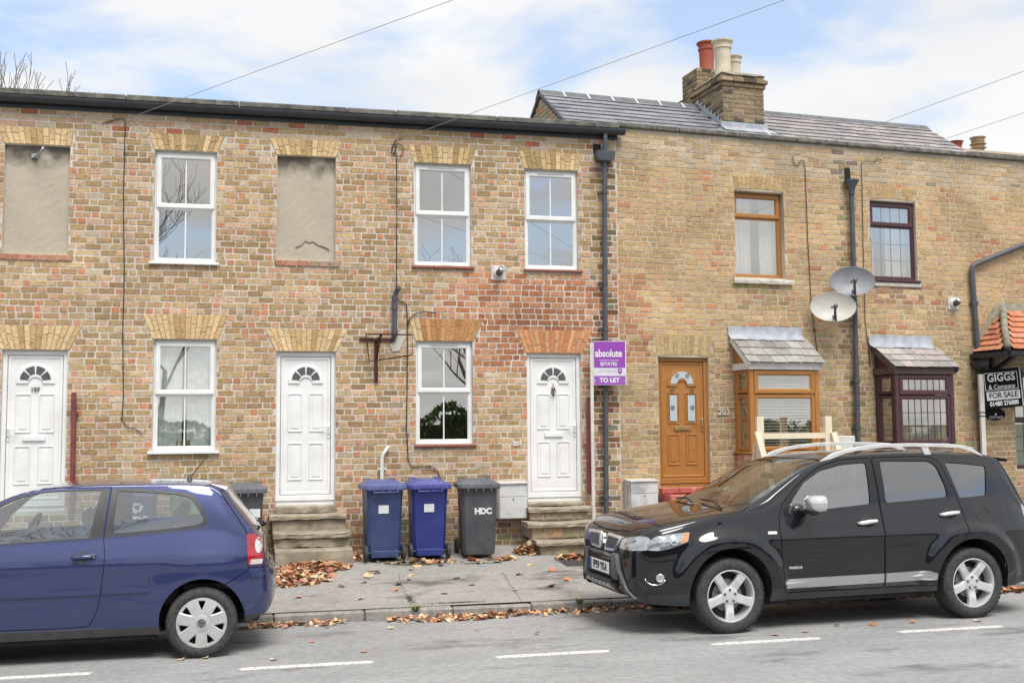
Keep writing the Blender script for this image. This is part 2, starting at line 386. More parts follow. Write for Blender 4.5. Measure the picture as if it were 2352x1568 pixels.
for (a, b) in (((1.66, 13.35), (1.60, 11.68)), ((2.93, 13.2), (2.81, 11.68)), ((4.3, 13.4), (4.22, 11.68)), ((-.3, 13.3), (-.38, 11.68))):
    n = 14; pa = [(lerp(a[0], b[0], k/n)+rk.uniform(-.012, .012), lerp(a[1], b[1], k/n)) for k in range(n+1)]
    m = MB(); w = [rk.uniform(.0018, .005) for _ in pa]
    m.add([(p[0]-w[k], p[1], pavz(p[1])+.003) for k, p in enumerate(pa)]+[(p[0]+w[k], p[1], pavz(p[1])+.003) for k, p in enumerate(pa)], [(k, k+1, n+2+k, n+1+k) for k in range(n)])
    m.build('joint', CRACK, pav)
m = MB(); m.box(3.80, 4.42, 13.38, 13.95, -.006, .007, .004); m.v = [(a, b, c+pavz(b)) for a, b, c in m.v]
dr = m.build('drain_cover', pm('drain_iron', (.055, .057, .06), (.09, .09, .09), 60, .7, .3, .8), pav)
m = MB()
for k in range(7):
    m.box(3.85+k*.075, 3.89+k*.075, 13.43, 13.90, .0072, .0125, .002)
m.v = [(a, b, c+pavz(b)) for a, b, c in m.v]; m.build('ridge', MATS['drain_iron'], dr)

# ================================================================== bricks
MORT1 = pm('lime_mortar', (.64, .60, .54), (.47, .43, .385), 1.8, .95, bump=.6, bscale=90)
MORT2 = pm('buff_mortar', (.58, .51, .41), (.42, .365, .29), 1.8, .95, bump=.6, bscale=90)
BRO = colmat('brick_piece', 'object', contrast=.35, nscale=62, bump=.9, bscale=75, scorch=.55)
BRA = colmat('brick_joined', 'attr', contrast=.35, nscale=62, bump=.9, bscale=75, scorch=.55)
rb = random.Random(11)
def brick_shape(l, h, dep, rng, prot=.0, rough=1.):
    """rounded, uneven brick front: three rings of eight points; centred in x,z, front towards -y"""
    a, b = l/2, h/2; c = min(.007, h*.12)*rough
    ring = [(-a+c, -b), (a-c, -b), (a, -b+c), (a, b-c), (a-c, b), (-a+c, b), (-a, b-c), (-a, -b+c)]
    ring = [(p+rng.uniform(-.004, .004)*rough, q+rng.uniform(-.0035, .0035)*rough) for p, q in ring]
    i = .004; vs = [(p, dep, q) for p, q in ring]+[(p, .004-prot, q) for p, q in ring]
    vs += [(p-math.copysign(i, p), -prot+rng.uniform(-.002, .002), q-math.copysign(i, q)) for p, q in ring]
    fs = [(k*8+n, k*8+(n+1) % 8, k*8+8+(n+1) % 8, k*8+8+n) for k in (0, 1) for n in range(8)]+[tuple(range(16, 24))]
    return vs, fs
VAR = {}
ARCHM = pm('arch_putty', (.40, .30, .17), (.30, .22, .13), 9, .95)
def variants(l, h, key, rough=1.):
    if key not in VAR:
        VAR[key] = []
        for i in range(10):
            m = MB(); m.add(*brick_shape(l, h, .03, rb, 0, rough)); o = m.build('brick', BRO); VAR[key].append(o.data); bpy.data.objects.remove(o)
    return VAR[key]
def lay(x0, x1, z0, n, pitch, holes, bond, rng, S=.195, H=.0925, J=.0135):
    """returns bricks (xc,zc,l,h,row). holes(z) -> list of (a,b) gaps in that course"""
    out = []
    for r in range(n):
        za = z0+r*pitch; zc = za+pitch/2; kind = bond(r, zc)
        gaps = sorted(holes(zc)); free = []; c = x0
        for a, b in gaps:
            if a > c: free.append((c, min(a, x1)))
            c = max(c, b)
        if c < x1: free.append((c, x1))
        if kind == 'F': seq = [S, H]; off = (S+H+2*J)/2*(r % 2)+rng.uniform(-.02, .02)
        elif kind == 'S': seq = [S+.02]; off = (S+.03)/2*(r % 2)+rng.uniform(-.03, .03)
        elif kind == 'H': seq = [H]; off = (H+J)/2*(r % 2)
        else: seq = [S, S, H]; off = rng.uniform(0, S)
        p = x0-off-.4; k = 0; js = []
        while p < x1+.3:
            l = seq[k % len(seq)]*rng.uniform(.965, 1.035); js.append((p, p+l)); p += l+J*rng.uniform(.8, 1.25); k += 1
        for a, b in free:
            row = []
            for s, e in js:
                s2, e2 = max(s, a+.003), min(e, b-.003)
                if e2-s2 > .028: row.append((s2, e2))
            for s, e in row:
                out.append(((s+e)/2, zc+rng.uniform(-.002, .002), e-s, pitch-J*rng.uniform(.8, 1.2), r))
    return out
def put_bricks(bricks, wall, colf, rng, key, S, H, pitch, nmax=300, rough=1., score=None):
    """the nmax that show largest become single objects, the others one joined part"""
    hh = pitch-.012
    order = sorted(range(len(bricks)), key=lambda i: -(score(bricks[i]) if score else bricks[i][2])); single = set(order[:nmax])
    VS, VH = variants(S, hh, key+'s', rough), variants(H, hh, key+'h', rough); m = MB(); m.cc = (1, 1, 1)
    for i, (x, z, l, h, r) in enumerate(bricks):
        c = colf(x, z, l, r, rng); prot = rng.uniform(.002, .007)
        if i in single:
            st = l > .155; o = link('brick', rng.choice(VS if st else VH), wall, (x, -prot, z)); o.scale = (l/(S if st else H), 1, h/hh); o.color = (*c, 1)
        else:
            m.cc = c; vs, fs = brick_shape(l, h, .03, rng, prot, rough); m.add([(x+a, b, z+q) for a, b, q in vs], fs)
    if m.f:
        o = m.build('brickwork', BRA, wall); o['kind'] = 'stuff'
def wall_slab(name, x0, x1, z0, z1, ops, mat, parent, th=.24, y0=0.):
    """wall with rectangular openings cut clean through, reveals included"""
    xs = sorted({x0, x1, *[v for o in ops for v in o[:2] if x0 < v < x1]}); zs = sorted({z0, z1, *[v for o in ops for v in o[2:4] if z0 < v < z1]})
    def solid(i, j):
        if i < 0 or j < 0 or i >= len(xs)-1 or j >= len(zs)-1: return False
        cx, cz = (xs[i]+xs[i+1])/2, (zs[j]+zs[j+1])/2
        return not any(o[0] < cx < o[1] and o[2] < cz < o[3] for o in ops)
    m = MB()
    for i in range(len(xs)-1):
        for j in range(len(zs)-1):
            if not solid(i, j): continue
            a, b, c, d = xs[i], xs[i+1], zs[j], zs[j+1]
            m.add([(a, y0, c), (b, y0, c), (b, y0, d), (a, y0, d)], [(0, 1, 2, 3)]); m.add([(a, th, c), (b, th, c), (b, th, d), (a, th, d)], [(3, 2, 1, 0)])
            for (di, dj, p, q) in ((-1, 0, (a, c), (a, d)), (1, 0, (b, c), (b, d)), (0, -1, (a, c), (b, c)), (0, 1, (a, d), (b, d))):
                if not solid(i+di, j+dj): m.add([(p[0], y0, p[1]), (q[0], y0, q[1]), (q[0], th, q[1]), (p[0], th, p[1])], [(0, 1, 2, 3)])
    return m.build(name, mat, parent)
def arch(parent, x0, x1, zb, X0, X1, zt, n, cols, rng, curve=0., mat=None):
    """flat gauged arch: fan of wedge bricks, some cut in two"""
    back = MB().prism([(x0, zb), (x1, zb), (X1, zt), (X0, zt)], -.004, .06).build('arch', mat or ARCHM, parent)
    g = .004
    for k in range(n):
        c = cols(k, rng)
        a0, a1, b0, b1 = [lerp(p, q, t) for p, q, t in ((x0, x1, k/n), (x0, x1, (k+1)/n), (X0, X1, k/n), (X0, X1, (k+1)/n))]
        cut = [0, 1] if rng.random() < .25 else [0, rng.choice((.34, .5, .66)) if k % 2 else rng.choice((.3, .62)), 1]
        for s, e in zip(cut, cut[1:]):
            pl = []
            for t, sg in ((s, 0), (s, 1), (e, 1), (e, 0)):
                l, r = lerp(a0, b0, t), lerp(a1, b1, t); z = lerp(zb, zt, t)
                cc = ((l+r)/2-(x0+x1)/2)/((x1-x0)/2); z += curve*(1-cc*cc) if t < .5 else curve*.4*(1-cc*cc)
                pl.append(((r-g) if sg else (l+g), z+(g if t == s else -g)))
            pl = [(p+rng.uniform(-.002, .002), q+rng.uniform(-.002, .002)) for p, q in pl]
            m = MB(); m.prism(pl, -.009-rng.uniform(0, .003), .02, bev=.003); o = m.build('voussoir', BRO, back)
            f = rng.uniform(.88, 1.1); o.color = (c[0]*f, c[1]*f, c[2]*f, 1)
    return back
def buffarch(k, rng): return rng.choice(((.66, .48, .26), (.60, .42, .21), (.70, .53, .31), (.50, .34, .165), (.66, .49, .27)))
def dirtyarch(k, rng): return rng.choice(((.64, .46, .23), (.58, .41, .2), (.42, .30, .15), (.68, .51, .29)))
def redarch(k, rng): return rng.choice(((.60, .28, .13), (.55, .24, .11), (.62, .32, .16), (.50, .2, .09)))
def mixarch(k, rng): return buffarch(k, rng) if k < 2 else rng.choice(((.52, .26, .11), (.46, .22, .09), (.56, .30, .13), (.5, .28, .13)))

# ------------------------------------------------------------------ windows and doors
RUBBER = pm('black_seal', (.02, .02, .02), None, 10, .6)
def window(parent, x0, x1, z0, z1, split, mat, y=.055, fw=.05, bars=1, lattice=None, sill=None, top_open=True, pane=PANE, leadmat=None, barw=.018):
    """frame > top sash, panes, glazing bars, sill"""
    w = MB().frame(x0, x1, z0, z1, fw, y, y+.07).box(x0+fw, x1-fw, y+.004, y+.066, split-.03, split+.03, .006).build('window', mat, parent)
    sx0, sx1 = x0+.025, x1-.025
    MB().frame(sx0, sx1, split-.012, z1-.03, .062, y-.018, y+.05, .012).build('sash', mat, w)
    MB().frame(x0+fw-.002, x1-fw+.002, z0+fw-.002, split-.028, .014, y+.012, y+.05, .006).build('bead', mat, w)
    up = (sx0+.058, sx1-.058, split+.046, z1-.088); lo = (x0+fw+.008, x1-fw-.008, z0+fw+.008, split-.038)
    for (a, b, c, d), yy in ((up, y+.012), (lo, y+.026)):
        nx = bars+1
        for i in range(nx):
            p, q = lerp(a, b, i/nx), lerp(a, b, (i+1)/nx)
            pane_box(w, pane, p+(.0 if i == 0 else .002), q-(0 if i == nx-1 else .002), yy, yy+.005, c, d)
            if i: MB().box(p-barw/2, p+barw/2, yy-.008, yy+.012, c, d, .003).build('glazing_bar', mat, w)
        MB().frame(a-.004, b+.004, c-.004, d+.004, .007, yy-.0035, yy+.004, .002).build('gasket', RUBBER, w)
        if lattice:
            nx2, nzu, nzl = lattice; nz = nzu if yy < y+.02 else nzl; m = MB()
            for i in range(1, nx2): xx = lerp(a, b, i/nx2); m.box(xx-.006, xx+.006, yy-.004, yy+.009, c, d)
            for i in range(1, nz): zz = lerp(c, d, i/nz); m.box(a, b, yy-.0038, yy+.0088, zz-.006, zz+.006)
            m.build('lattice', leadmat or mat, w)
    if sill: 
        sm, over, th, pr = sill; MB().box(x0-over, x1+over, -pr, y+.06, z0-th, z0-.002, .006).build('sill', sm, w)
    return w
def fanlight(m, cx, zb, ro, ri, y0, y1):
    """semicircular moulding with a small arch bitten out of the bottom"""
    a = arc(cx, zb, ro, 0, 180, 20); pl = a + [(cx-ro, zb-.03), (cx-.11, zb-.03)] + arc(cx, zb-.03, .085, 180, 0, 10) + [(cx+.11, zb-.03), (cx+ro, zb-.03)]
    m.prism(pl, y0, y1, bev=.008)
def door(parent, x0, x1, z0, z1, mat, hand=1, letter=None, knocker=False, number=None, glazed=False, hmat=None, paneM=None, ytop=.06, thr=.09):
    y = ytop; fw = .058
    d = MB().frame(x0, x1, z0+thr, z1, fw, y-.01, y+.08, .01, .04).build('door', mat, parent)
    MB().box(x0-.0, x1+.0, y-.035, y+.08, z0+.055, z0+thr-.002, .006).build('threshold', mat, d)
    MB().box(x0+.004, x1-.004, y-.02, y+.08, z0, z0+.053, .005).build('sill_board', mat, d)
    lx0, lx1, lz0, lz1 = x0+fw+.006, x1-fw-.006, z0+thr+.045, z1-fw-.006; cx = (lx0+lx1)/2
    leaf = MB().frame(lx0, lx1, lz0, lz1, .045, y+.002, y+.06, .014).box(lx0+.04, lx1-.04, y+.014, y+.05, lz0+.04, lz1-.04).build('door_leaf', mat, d)
    H = lz1-lz0; fy = y+.015
    zb = lz1-.335; ro = min(.235, (lx1-lx0)/2-.055); m = MB(); fanlight(m, cx, zb, ro, .1, y-.004, fy); m.build('fanlight', mat, d)
    gm = paneM or pm('fanlight_glass', (.045, .05, .05), (.08, .085, .085), 20, .08, 0, spec=.8)
    ni = 4 if not glazed else 1; rr = ro-.048
    for i in range(ni):
        a0, a1 = 180*i/ni+(4 if ni > 1 else 0), 180*(i+1)/ni-(4 if ni > 1 else 0)
        pl = arc(cx, zb+.012, rr, a0, a1, 10 if ni == 1 else 5)+arc(cx, zb+.012, .085, a1, a0, 8 if ni == 1 else 4)
        MB().prism(pl, y-.0085, y-.003).build('pane', gm, d)
    pw = min(.195, (lx1-lx0)*.31); gap = (lx1-lx0-2*pw)/3.1
    zs = ((lz0+H*.11, lz0+H*.375), (lz0+H*.465, lz0+H*.735)) if letter else ((lz0+H*.105, lz0+H*.375), (lz0+H*.455, lz0+H*.735))
    for zi, (a, b) in enumerate(zs):
        for s in (-1, 1):
            c = cx+s*(pw/2+gap*.5)
            p = MB().frame(c-pw/2, c+pw/2, a, b, .026, y+.0, fy, .016).box(c-pw/2+.045, c+pw/2-.045, y+.005, fy, a+.045, b-.045, .007).build('panel', mat, d)
            if glazed and zi == 1: MB().box(c-pw/2+.04, c+pw/2-.04, y-.003, y+.004, a+.04, b-.04).build('pane', gm, d)
    hm = hmat or mat
    hx = lx1-.022 if hand > 0 else lx0+.022; hz = lz0+H*.475
    h = MB().box(hx-.016, hx+.016, y-.012, y+.003, hz-.13, hz+.07, .006).tube([(hx, y-.01, hz+.03), (hx, y-.05, hz+.03), (hx-hand*.03, y-.056, hz+.03), (hx-hand*.12, y-.054, hz+.032)], .009, 8).build('handle', hm, d, True, auto=40)
    MB().lathe([(.008, -.016), (.008, -.011)], 10, (hx, y, hz-.07), 'y').build('keyhole', RUBBER, d)
    if letter: MB().box(cx-.135, cx+.135, y-.012, fy, lz0+H*.408, lz0+H*.442, .006).build('letter_plate', letter, d)
    if knocker:
        MB().lathe([(.004, -.03), (.028, -.02), (.03, 0), (.012, .016)], 12, (cx, y, zb-.1), 'y').tube([(cx+.03*math.sin(t)*(1-.2*math.cos(t)), y-.02, zb-.15-.055*math.cos(t)) for t in [2*math.pi*k/14 for k in range(15)]], .006, 6).tube([(cx, y-.01, zb-.21), (cx, y-.012, zb-.02)], .009, 6).build('knocker', pm('aged_bronze', (.3, .25, .17), (.2, .17, .12), 40, .4, .8), d, True)
    if number: text(number, .075, pm('pewter', (.25, .24, .22), None, 40, .4, .6), d, (cx, y-.001, zb-.105), bold=.003, ext=.003)
    return d
# ================================================================== the white-framed terrace (facade on the plane y = 15)
FY = 15.0
WIN1 = {'199u': (-1.38, -.58, 4.175, 5.675), '199l': (-1.355, -.55, 1.675, 3.14), '201u': (2.10, 2.915, 4.22, 5.67), '201r': (3.70, 4.495, 4.21, 5.655), '201l': (2.125, 2.925, 1.73, 3.15)}
BLIND = {'197': (-3.24, -2.44, 4.235, 5.665), '199': (.218, 1.01, 4.245, 5.685)}
DOOR1 = {'197': (-3.20, -2.41, .93, 2.985), '199': (.23, 1.02, .93, 2.99), '201': (3.71, 4.51, .90, 2.993)}
ARCH1 = [  # x0,x1,zb, X0,X1,zt
 (-3.25, -2.43, 5.67, -3.33, -2.40, 5.90), (-1.39, -.57, 5.68, -1.47, -.48, 5.91), (.205, 1.02, 5.69, .11, 1.10, 5.92), (2.09, 2.925, 5.675, 2.02, 2.99, 5.925), (3.69, 4.505, 5.66, 3.61, 4.56, 5.92),
 (-3.22, -2.39, 2.99, -3.35, -2.24, 3.31), (-1.37, -.535, 3.145, -1.50, -.41, 3.475), (.215, 1.035, 2.995, .07, 1.18, 3.305), (2.11, 2.94, 3.155, 2.02, 3.09, 3.475), (3.695, 4.525, 2.998, 3.56, 4.69, 3.33)]
HOLE1 = (4.735, 4.85, 5.93, 6.07)
OPS1 = list(WIN1.values())+list(BLIND.values())+list(DOOR1.values())+[HOLE1]
BASE1, PIT1 = .30, .0836
def holes1(z):
    g = [(o[0], o[1]) for o in OPS1 if o[2]-.03 < z < o[3]+.012]
    for (a, b, zb, A, B, zt) in ARCH1:
        if zb-.03 < z < zt+.01: t = min(1, max(0, (z-zb)/(zt-zb))); g.append((lerp(a, A, t)-.008, lerp(b, B, t)+.008))
    for (a, b, c, d) in ((-1.40, -.53, 4.03, 4.145), (2.08, 2.95, 4.08, 4.19), (3.68, 4.52, 4.08, 4.185)): pass
    return g
def smooth(a, b, x): t = min(1, max(0, (x-a)/(b-a))); return t*t*(3-2*t)
def weather(x, z):
    """patches of soot, damp and bleaching that run over many bricks"""
    return noise.fractal(Vector((x*.9, 3.1, z*1.3)), 1., 2., 4)
def col1(x, z, l, r, g):
    head = l < .14; u = g.random()
    if z > 5.94:
        c = g.choice(((.46, .325, .16), (.58, .46, .30), (.62, .51, .36), (.42, .29, .14), (.60, .38, .25), (.52, .40, .23), (.48, .35, .18)))
        if g.random() < .06: c = (.48, .14, .07)
    elif head:
        if u < .36: c = g.choice(((.62, .38, .23), (.61, .41, .26), (.64, .44, .29), (.64, .33, .19)))
        elif u < .46: c = (.60, .25, .125)
        elif u < .72: c = g.choice(((.55, .41, .23), (.58, .46, .29)))
        else: c = g.choice(((.38, .25, .12), (.44, .30, .15)))
    else:
        if u < .66: c = g.choice(((.46, .315, .15), (.42, .28, .13), (.50, .35, .17), (.37, .245, .115), (.45, .31, .15)))
        elif u < .84: c = g.choice(((.55, .40, .20), (.57, .43, .23)))
        elif u < .93: c = g.choice(((.60, .38, .23), (.61, .42, .26)))
        else: c = g.choice(((.60, .50, .34), (.53, .43, .26)))
    # red, washed-down patch between the flue, the white door and the downpipe
    k = smooth(2.0, 3.3, x)*smooth(2.5, 2.9, z)*(1-smooth(3.95, 4.25, z)) if x < 4.62 else .55*smooth(2.6, 3.0, z)*(1-smooth(3.9, 4.3, z))
    k = max(k, .45*smooth(3.4, 3.8, x)*smooth(1.2, 2.0, z)*(1-smooth(2.8, 3.0, z))*(x > 4.5))
    if g.random() < k*1.1: c = g.choice(((.46, .17, .075), (.42, .15, .065), (.55, .25, .13), (.36, .13, .06), (.50, .20, .09), (.60, .30, .17)))
    # soot down the pipe
    if abs(x-4.86) < .17 and .8 < z < 5.9 and g.random() < .5: c = tuple(v*g.uniform(.25, .6) for v in c)
    if abs(x-1.6) < .3 and 2.1 < z < 3.0 and g.random() < .35: c = tuple(v*.55 for v in c)
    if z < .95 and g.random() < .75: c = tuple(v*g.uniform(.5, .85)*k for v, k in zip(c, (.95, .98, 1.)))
    if 1.2 > z > .95 and g.random() < .3 and head: c = (.62, .22, .1)
    c = tuple(lerp(a_, b_, .82) for a_, b_ in zip((.50, .345, .185), c)); f = g.uniform(.88, 1.05)*(1+.22*weather(x, z)); return (c[0]*f*.955, c[1]*f*.94, c[2]*f*.985)
def bond1(r, z):
    if z > 5.94: return 'S'
    return 'H' if r in (38,) else 'F'
g1 = random.Random(5)
n1c = int((6.19-BASE1)/PIT1)
ALL1 = lay(-5.3, 5.085, BASE1, n1c, PIT1, holes1, bond1, g1)
SPL = [-5.3, -1.745, 1.83, 5.089]
H197 = thing('terraced_house', 'narrow brick house 197 with white door under a blocked up window, behind the blue hatchback', 'house', (0, FY, 0))
H199 = thing('terraced_house', 'brick house with white front door between the red pole and the basketball hoop bracket', 'house', (0, FY, 0))
H201 = thing('terraced_house', 'brick house 201 with reddened brickwork behind the wheelie bins and the purple letting board', 'house', (0, FY, 0))
HS = [H197, H199, H201]; W1 = []
for i, h in enumerate(HS):
    a, b = SPL[i], SPL[i+1]
    ops = [o for o in OPS1 if a-.5 < (o[0]+o[1])/2 < b+.5 and o != HOLE1]
    w = wall_slab('wall', a, b, 0, 6.22, ops, MORT1, h); W1.append(w)
    bl = [q for q in ALL1 if a <= q[0] < b]
    sc = lambda q: q[2]*(1 if q[0] > -3.45 else .3)*(1 if q[1] > 1.15 else .35)/(15**2+(q[0]-2)**2)**.5
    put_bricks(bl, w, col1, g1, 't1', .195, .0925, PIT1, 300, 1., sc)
cf = [buffarch, dirtyarch, buffarch, dirtyarch, dirtyarch, buffarch, buffarch, buffarch, mixarch, redarch]
for k, a in enumerate(ARCH1):
    xm = (a[0]+a[1])/2; h = HS[0 if xm < SPL[1] else 1 if xm < SPL[2] else 2]
    arch(h, *a, 12 if a[4]-a[3] < 1.0 else 14, cf[k], g1)
# render-filled blind windows
REND = bpy.data.materials.new('sand_render'); REND.use_nodes = True
def _rend():
    t = REND.node_tree; b = t.nodes['Principled BSDF']; b.inputs['Roughness'].default_value = .95
    g = t.nodes.new('ShaderNodeTexCoord'); sp = t.nodes.new('ShaderNodeSeparateXYZ'); t.links.new(g.outputs['Generated'], sp.inputs[0])
    n = t.nodes.new('ShaderNodeTexNoise'); n.inputs['Scale'].default_value = 5.5; n.inputs['Detail'].default_value = 6; t.links.new(g.outputs['Object'], n.inputs['Vector'])
    # black algae run down from the arch, grime along the foot
    mr = t.nodes.new('ShaderNodeMapRange'); mr.inputs[1].default_value = .60; mr.inputs[2].default_value = .98; mr.inputs[3].default_value = 0; mr.inputs[4].default_value = 1.0; t.links.new(sp.outputs[2], mr.inputs[0])
    mu = t.nodes.new('ShaderNodeMath'); mu.operation = 'MULTIPLY'; t.links.new(n.outputs[0], mu.inputs[0]); t.links.new(mr.outputs[0], mu.inputs[1])
    r = t.nodes.new('ShaderNodeValToRGB'); r.color_ramp.elements[0].position = .25; r.color_ramp.elements[1].position = .5
    r.color_ramp.elements[0].color = (.45, .395, .31, 1); r.color_ramp.elements[1].color = (.15, .13, .10, 1); t.links.new(mu.outputs[0], r.inputs[0])
    n2 = t.nodes.new('ShaderNodeTexNoise'); n2.inputs['Scale'].default_value = 90; n2.inputs['Detail'].default_value = 3; t.links.new(g.outputs['Object'], n2.inputs['Vector'])
    mr2 = t.nodes.new('ShaderNodeMapRange'); mr2.inputs[1].default_value = .3; mr2.inputs[2].default_value = .7; mr2.inputs[3].default_value = .86; mr2.inputs[4].default_value = 1.14; t.links.new(n2.outputs[0], mr2.inputs[0])
    v = t.nodes.new('ShaderNodeVectorMath'); v.operation = 'SCALE'; t.links.new(r.outputs[0], v.inputs[0]); t.links.new(mr2.outputs[0], v.inputs['Scale']); t.links.new(v.outputs[0], b.inputs['Base Color'])
    bp = t.nodes.new('ShaderNodeBump'); bp.inputs['Strength'].default_value = .7; bp.inputs['Distance'].default_value = .006; t.links.new(n2.outputs[0], bp.inputs['Height']); t.links.new(bp.outputs[0], b.inputs['Normal'])
_rend()
gr = random.Random(3)
for nm, (a, b, c, d) in BLIND.items():
    h = H197 if nm == '197' else H199; m = MB()
    nx, nz = 14, 24; vs = [(lerp(a, b, i/nx), .05+gr.uniform(-.002, .002)+.006*math.sin(i*.5+j*.3), lerp(c, d, j/nz)) for j in range(nz+1) for i in range(nx+1)]
    m.add(vs, [(j*(nx+1)+i, j*(nx+1)+i+1, (j+1)*(nx+1)+i+1, (j+1)*(nx+1)+i) for j in range(nz) for i in range(nx)]); m.box(a, b, .075, .2, c, d)
    o = m.build('blocked_window', REND, h)
    if nm == '199':
        cp = [(.47, 4.43), (.55, 4.46), (.60, 4.52), (.66, 4.50), (.71, 4.515), (.78, 4.47), (.88, 4.44), (.93, 4.405)]
        m = MB()
        for (p, q) in zip(cp, cp[1:]): m.add([(p[0], -.012, p[1]), (q[0], -.012, q[1]), (q[0], -.012, q[1]-.009), (p[0], -.012, p[1]-.009), (p[0], .01, p[1]), (q[0], .01, q[1])], [(0, 1, 2, 3), (0, 4, 5, 1)])
        m.build('crack', CRACK, o, loc=(0, .048, 0))
    # brick-on-edge sill of red headers
    for k in range(4 if nm == '197' else 6):
        n = 4 if nm == '197' else 6; xa, xb = lerp(a-.02, b+.06, k/n), lerp(a-.02, b+.06, (k+1)/n)
        vv = MB(); vv.box(xa+.005, xb-.005, -.022, .03, c-.085, c-.006, .006); q = vv.build('sill_brick', BRO, h); q.color = (*gr.choice(((.42, .2, .13), (.5, .25, .17), (.38, .27, .2))), 1)
# windows
NET = pm('net_curtain', (.84, .86, .84), (.66, .70, .68), 9, .9, ramp=(.46, .56), detail=6)
SILLW = WHITE; SILLR = pm('red_tile_sill', (.30, .10, .075), (.22, .085, .07), 12, .6, bump=.3)
window(H199, *WIN1['199u'], 4.925, WHITE, sill=(WHITE, .05, .035, .05)); window(H199, *WIN1['199l'], 2.43, WHITE, sill=(WHITE, .05, .04, .07))
for nm, sp in (('201u', 4.955), ('201r', 4.94), ('201l', 2.455)):
    w = window(H201, *WIN1[nm], sp, WHITE); a, b, c, d = WIN1[nm]
    for k in range(3): MB().box(a-.03+k*.295, a-.03+(k+1)*.295-.006, -.045, .11, c-.045, c-.008, .008).build('sill_tile', SILLR, w)
    MB().box(a+.2, b-.2, .028, .04, d-.06, d-.045, .004).build('trickle_vent', pm('vent_grey', (.55, .55, .55), None, 9, .4), w)
def curtain(parent, x0, x1, z0, z1, y, mat, waves=7, amp=.02, name='curtain'):
    m = MB(); n = waves*6; nz = 5
    vs = [(lerp(x0, x1, i/n), y+amp*math.sin(i/n*waves*6.283)+(.6*amp*math.sin(i*1.7+j)), lerp(z0, z1, j/nz)) for j in range(nz+1) for i in range(n+1)]
    m.add(vs, [(j*(n+1)+i, j*(n+1)+i+1, (j+1)*(n+1)+i+1, (j+1)*(n+1)+i) for j in range(nz) for i in range(n)])
    return m.build(name, mat, parent, True)
curtain(H199, -1.37, -.99, 1.7, 3.1, .145, NET, 4, .012); curtain(H199, -.93, -.55, 1.7, 3.1, .145, NET, 4, .012)
CARD = pm('card_box', (.4, .3, .2), None, 9, .8); MB().box(-1.06, -.86, .14, .2, 1.72, 1.81, .004).build('small_box', CARD, H199)
# rooms behind the glass
for h, a, b in ((H197, -5.2, -1.8), (H199, -1.7, 1.78), (H201, 1.88, 5.0)):
    m = MB()
    for z0, z1 in ((.4, 3.5), (3.55, 6.15)):
        m.add([(x, y, z) for x in (a, b) for y in (.245, 4.2) for z in (z0, z1)], [(0, 1, 3, 2), (4, 6, 7, 5), (2, 3, 7, 6), (0, 2, 6, 4), (1, 5, 7, 3)])
    m.build('room', ROOM, h)
# doors
door(H197, *DOOR1['197'], WHITE, -1, WHITE, number='197'); door(H199, *DOOR1['199'], WHITE, 1); door(H201, *DOOR1['201'], WHITE, 1, WHITE, True)
text('201', .085, pm('white_numbers', (.75, .74, .7), None, 20, .5), H201, (3.56, -.018, 1.72), bold=.004, ext=.004)
# eaves: fascia, gutter, concrete coping
for i, h in enumerate(HS):
    a, b = SPL[i], SPL[i+1]+(.02 if i == 2 else 0)
    MB().box(a, b-.002, -.03, .1, 6.15, 6.285, .004).build('fascia', BLACKPL, h)
    pr = [(-.035+.062*math.cos(R(t))-.075, 6.272+.075*math.sin(R(t))) for t in range(180, 361, 15)]
    m = MB(); pr2 = pr+[(p*1.0+(.004 if p < -.1 else -.004), q+.004) for p, q in pr[::-1]]; m.prism(pr2, a, b+(.08 if i == 2 else -.002), 'x')
    gt = m.build('gutter', BLACKPL, h)
    x = a+.5
    while x < b: MB().prism([(p+(-.004 if p < -.1 else .004), q-.004) for p, q in pr]+pr[::-1], x, x+.05, 'x').build('gutter_joint', BLACKPL, gt); x += 1.32
    x = a; k = 0
    while x < b-.05:
        l = min(1.45, b-x); m = MB(); m.box(x+.004, x+l-.004, -.135, .22, 6.293, 6.372, .012); m.v = [(p, q, s+g1.uniform(-.003, .003)) for p, q, s in m.v]; m.build('coping_stone', CONC, h); x += l
    m = MB(); m.add([(a, .2, 6.33), (b, .2, 6.33), (b, 5.5, 6.36), (a, 5.5, 6.36), (a, .2, 6.25), (b, .2, 6.25), (b, 5.5, 6.25), (a, 5.5, 6.25)], [(0, 1, 2, 3), (4, 7, 6, 5), (0, 4, 5, 1), (1, 5, 6, 2), (2, 6, 7, 3), (3, 7, 4, 0)]); m.build('flat_roof', CONC, h)
MB().box(SPL[0], SPL[3], 5.3, 5.5, 0, 6.3).build('back_wall', ROOM, H199)
MB().box(SPL[0]-.2, SPL[0], 0, 5.5, 0, 6.3).build('end_wall', MORT1, H197)
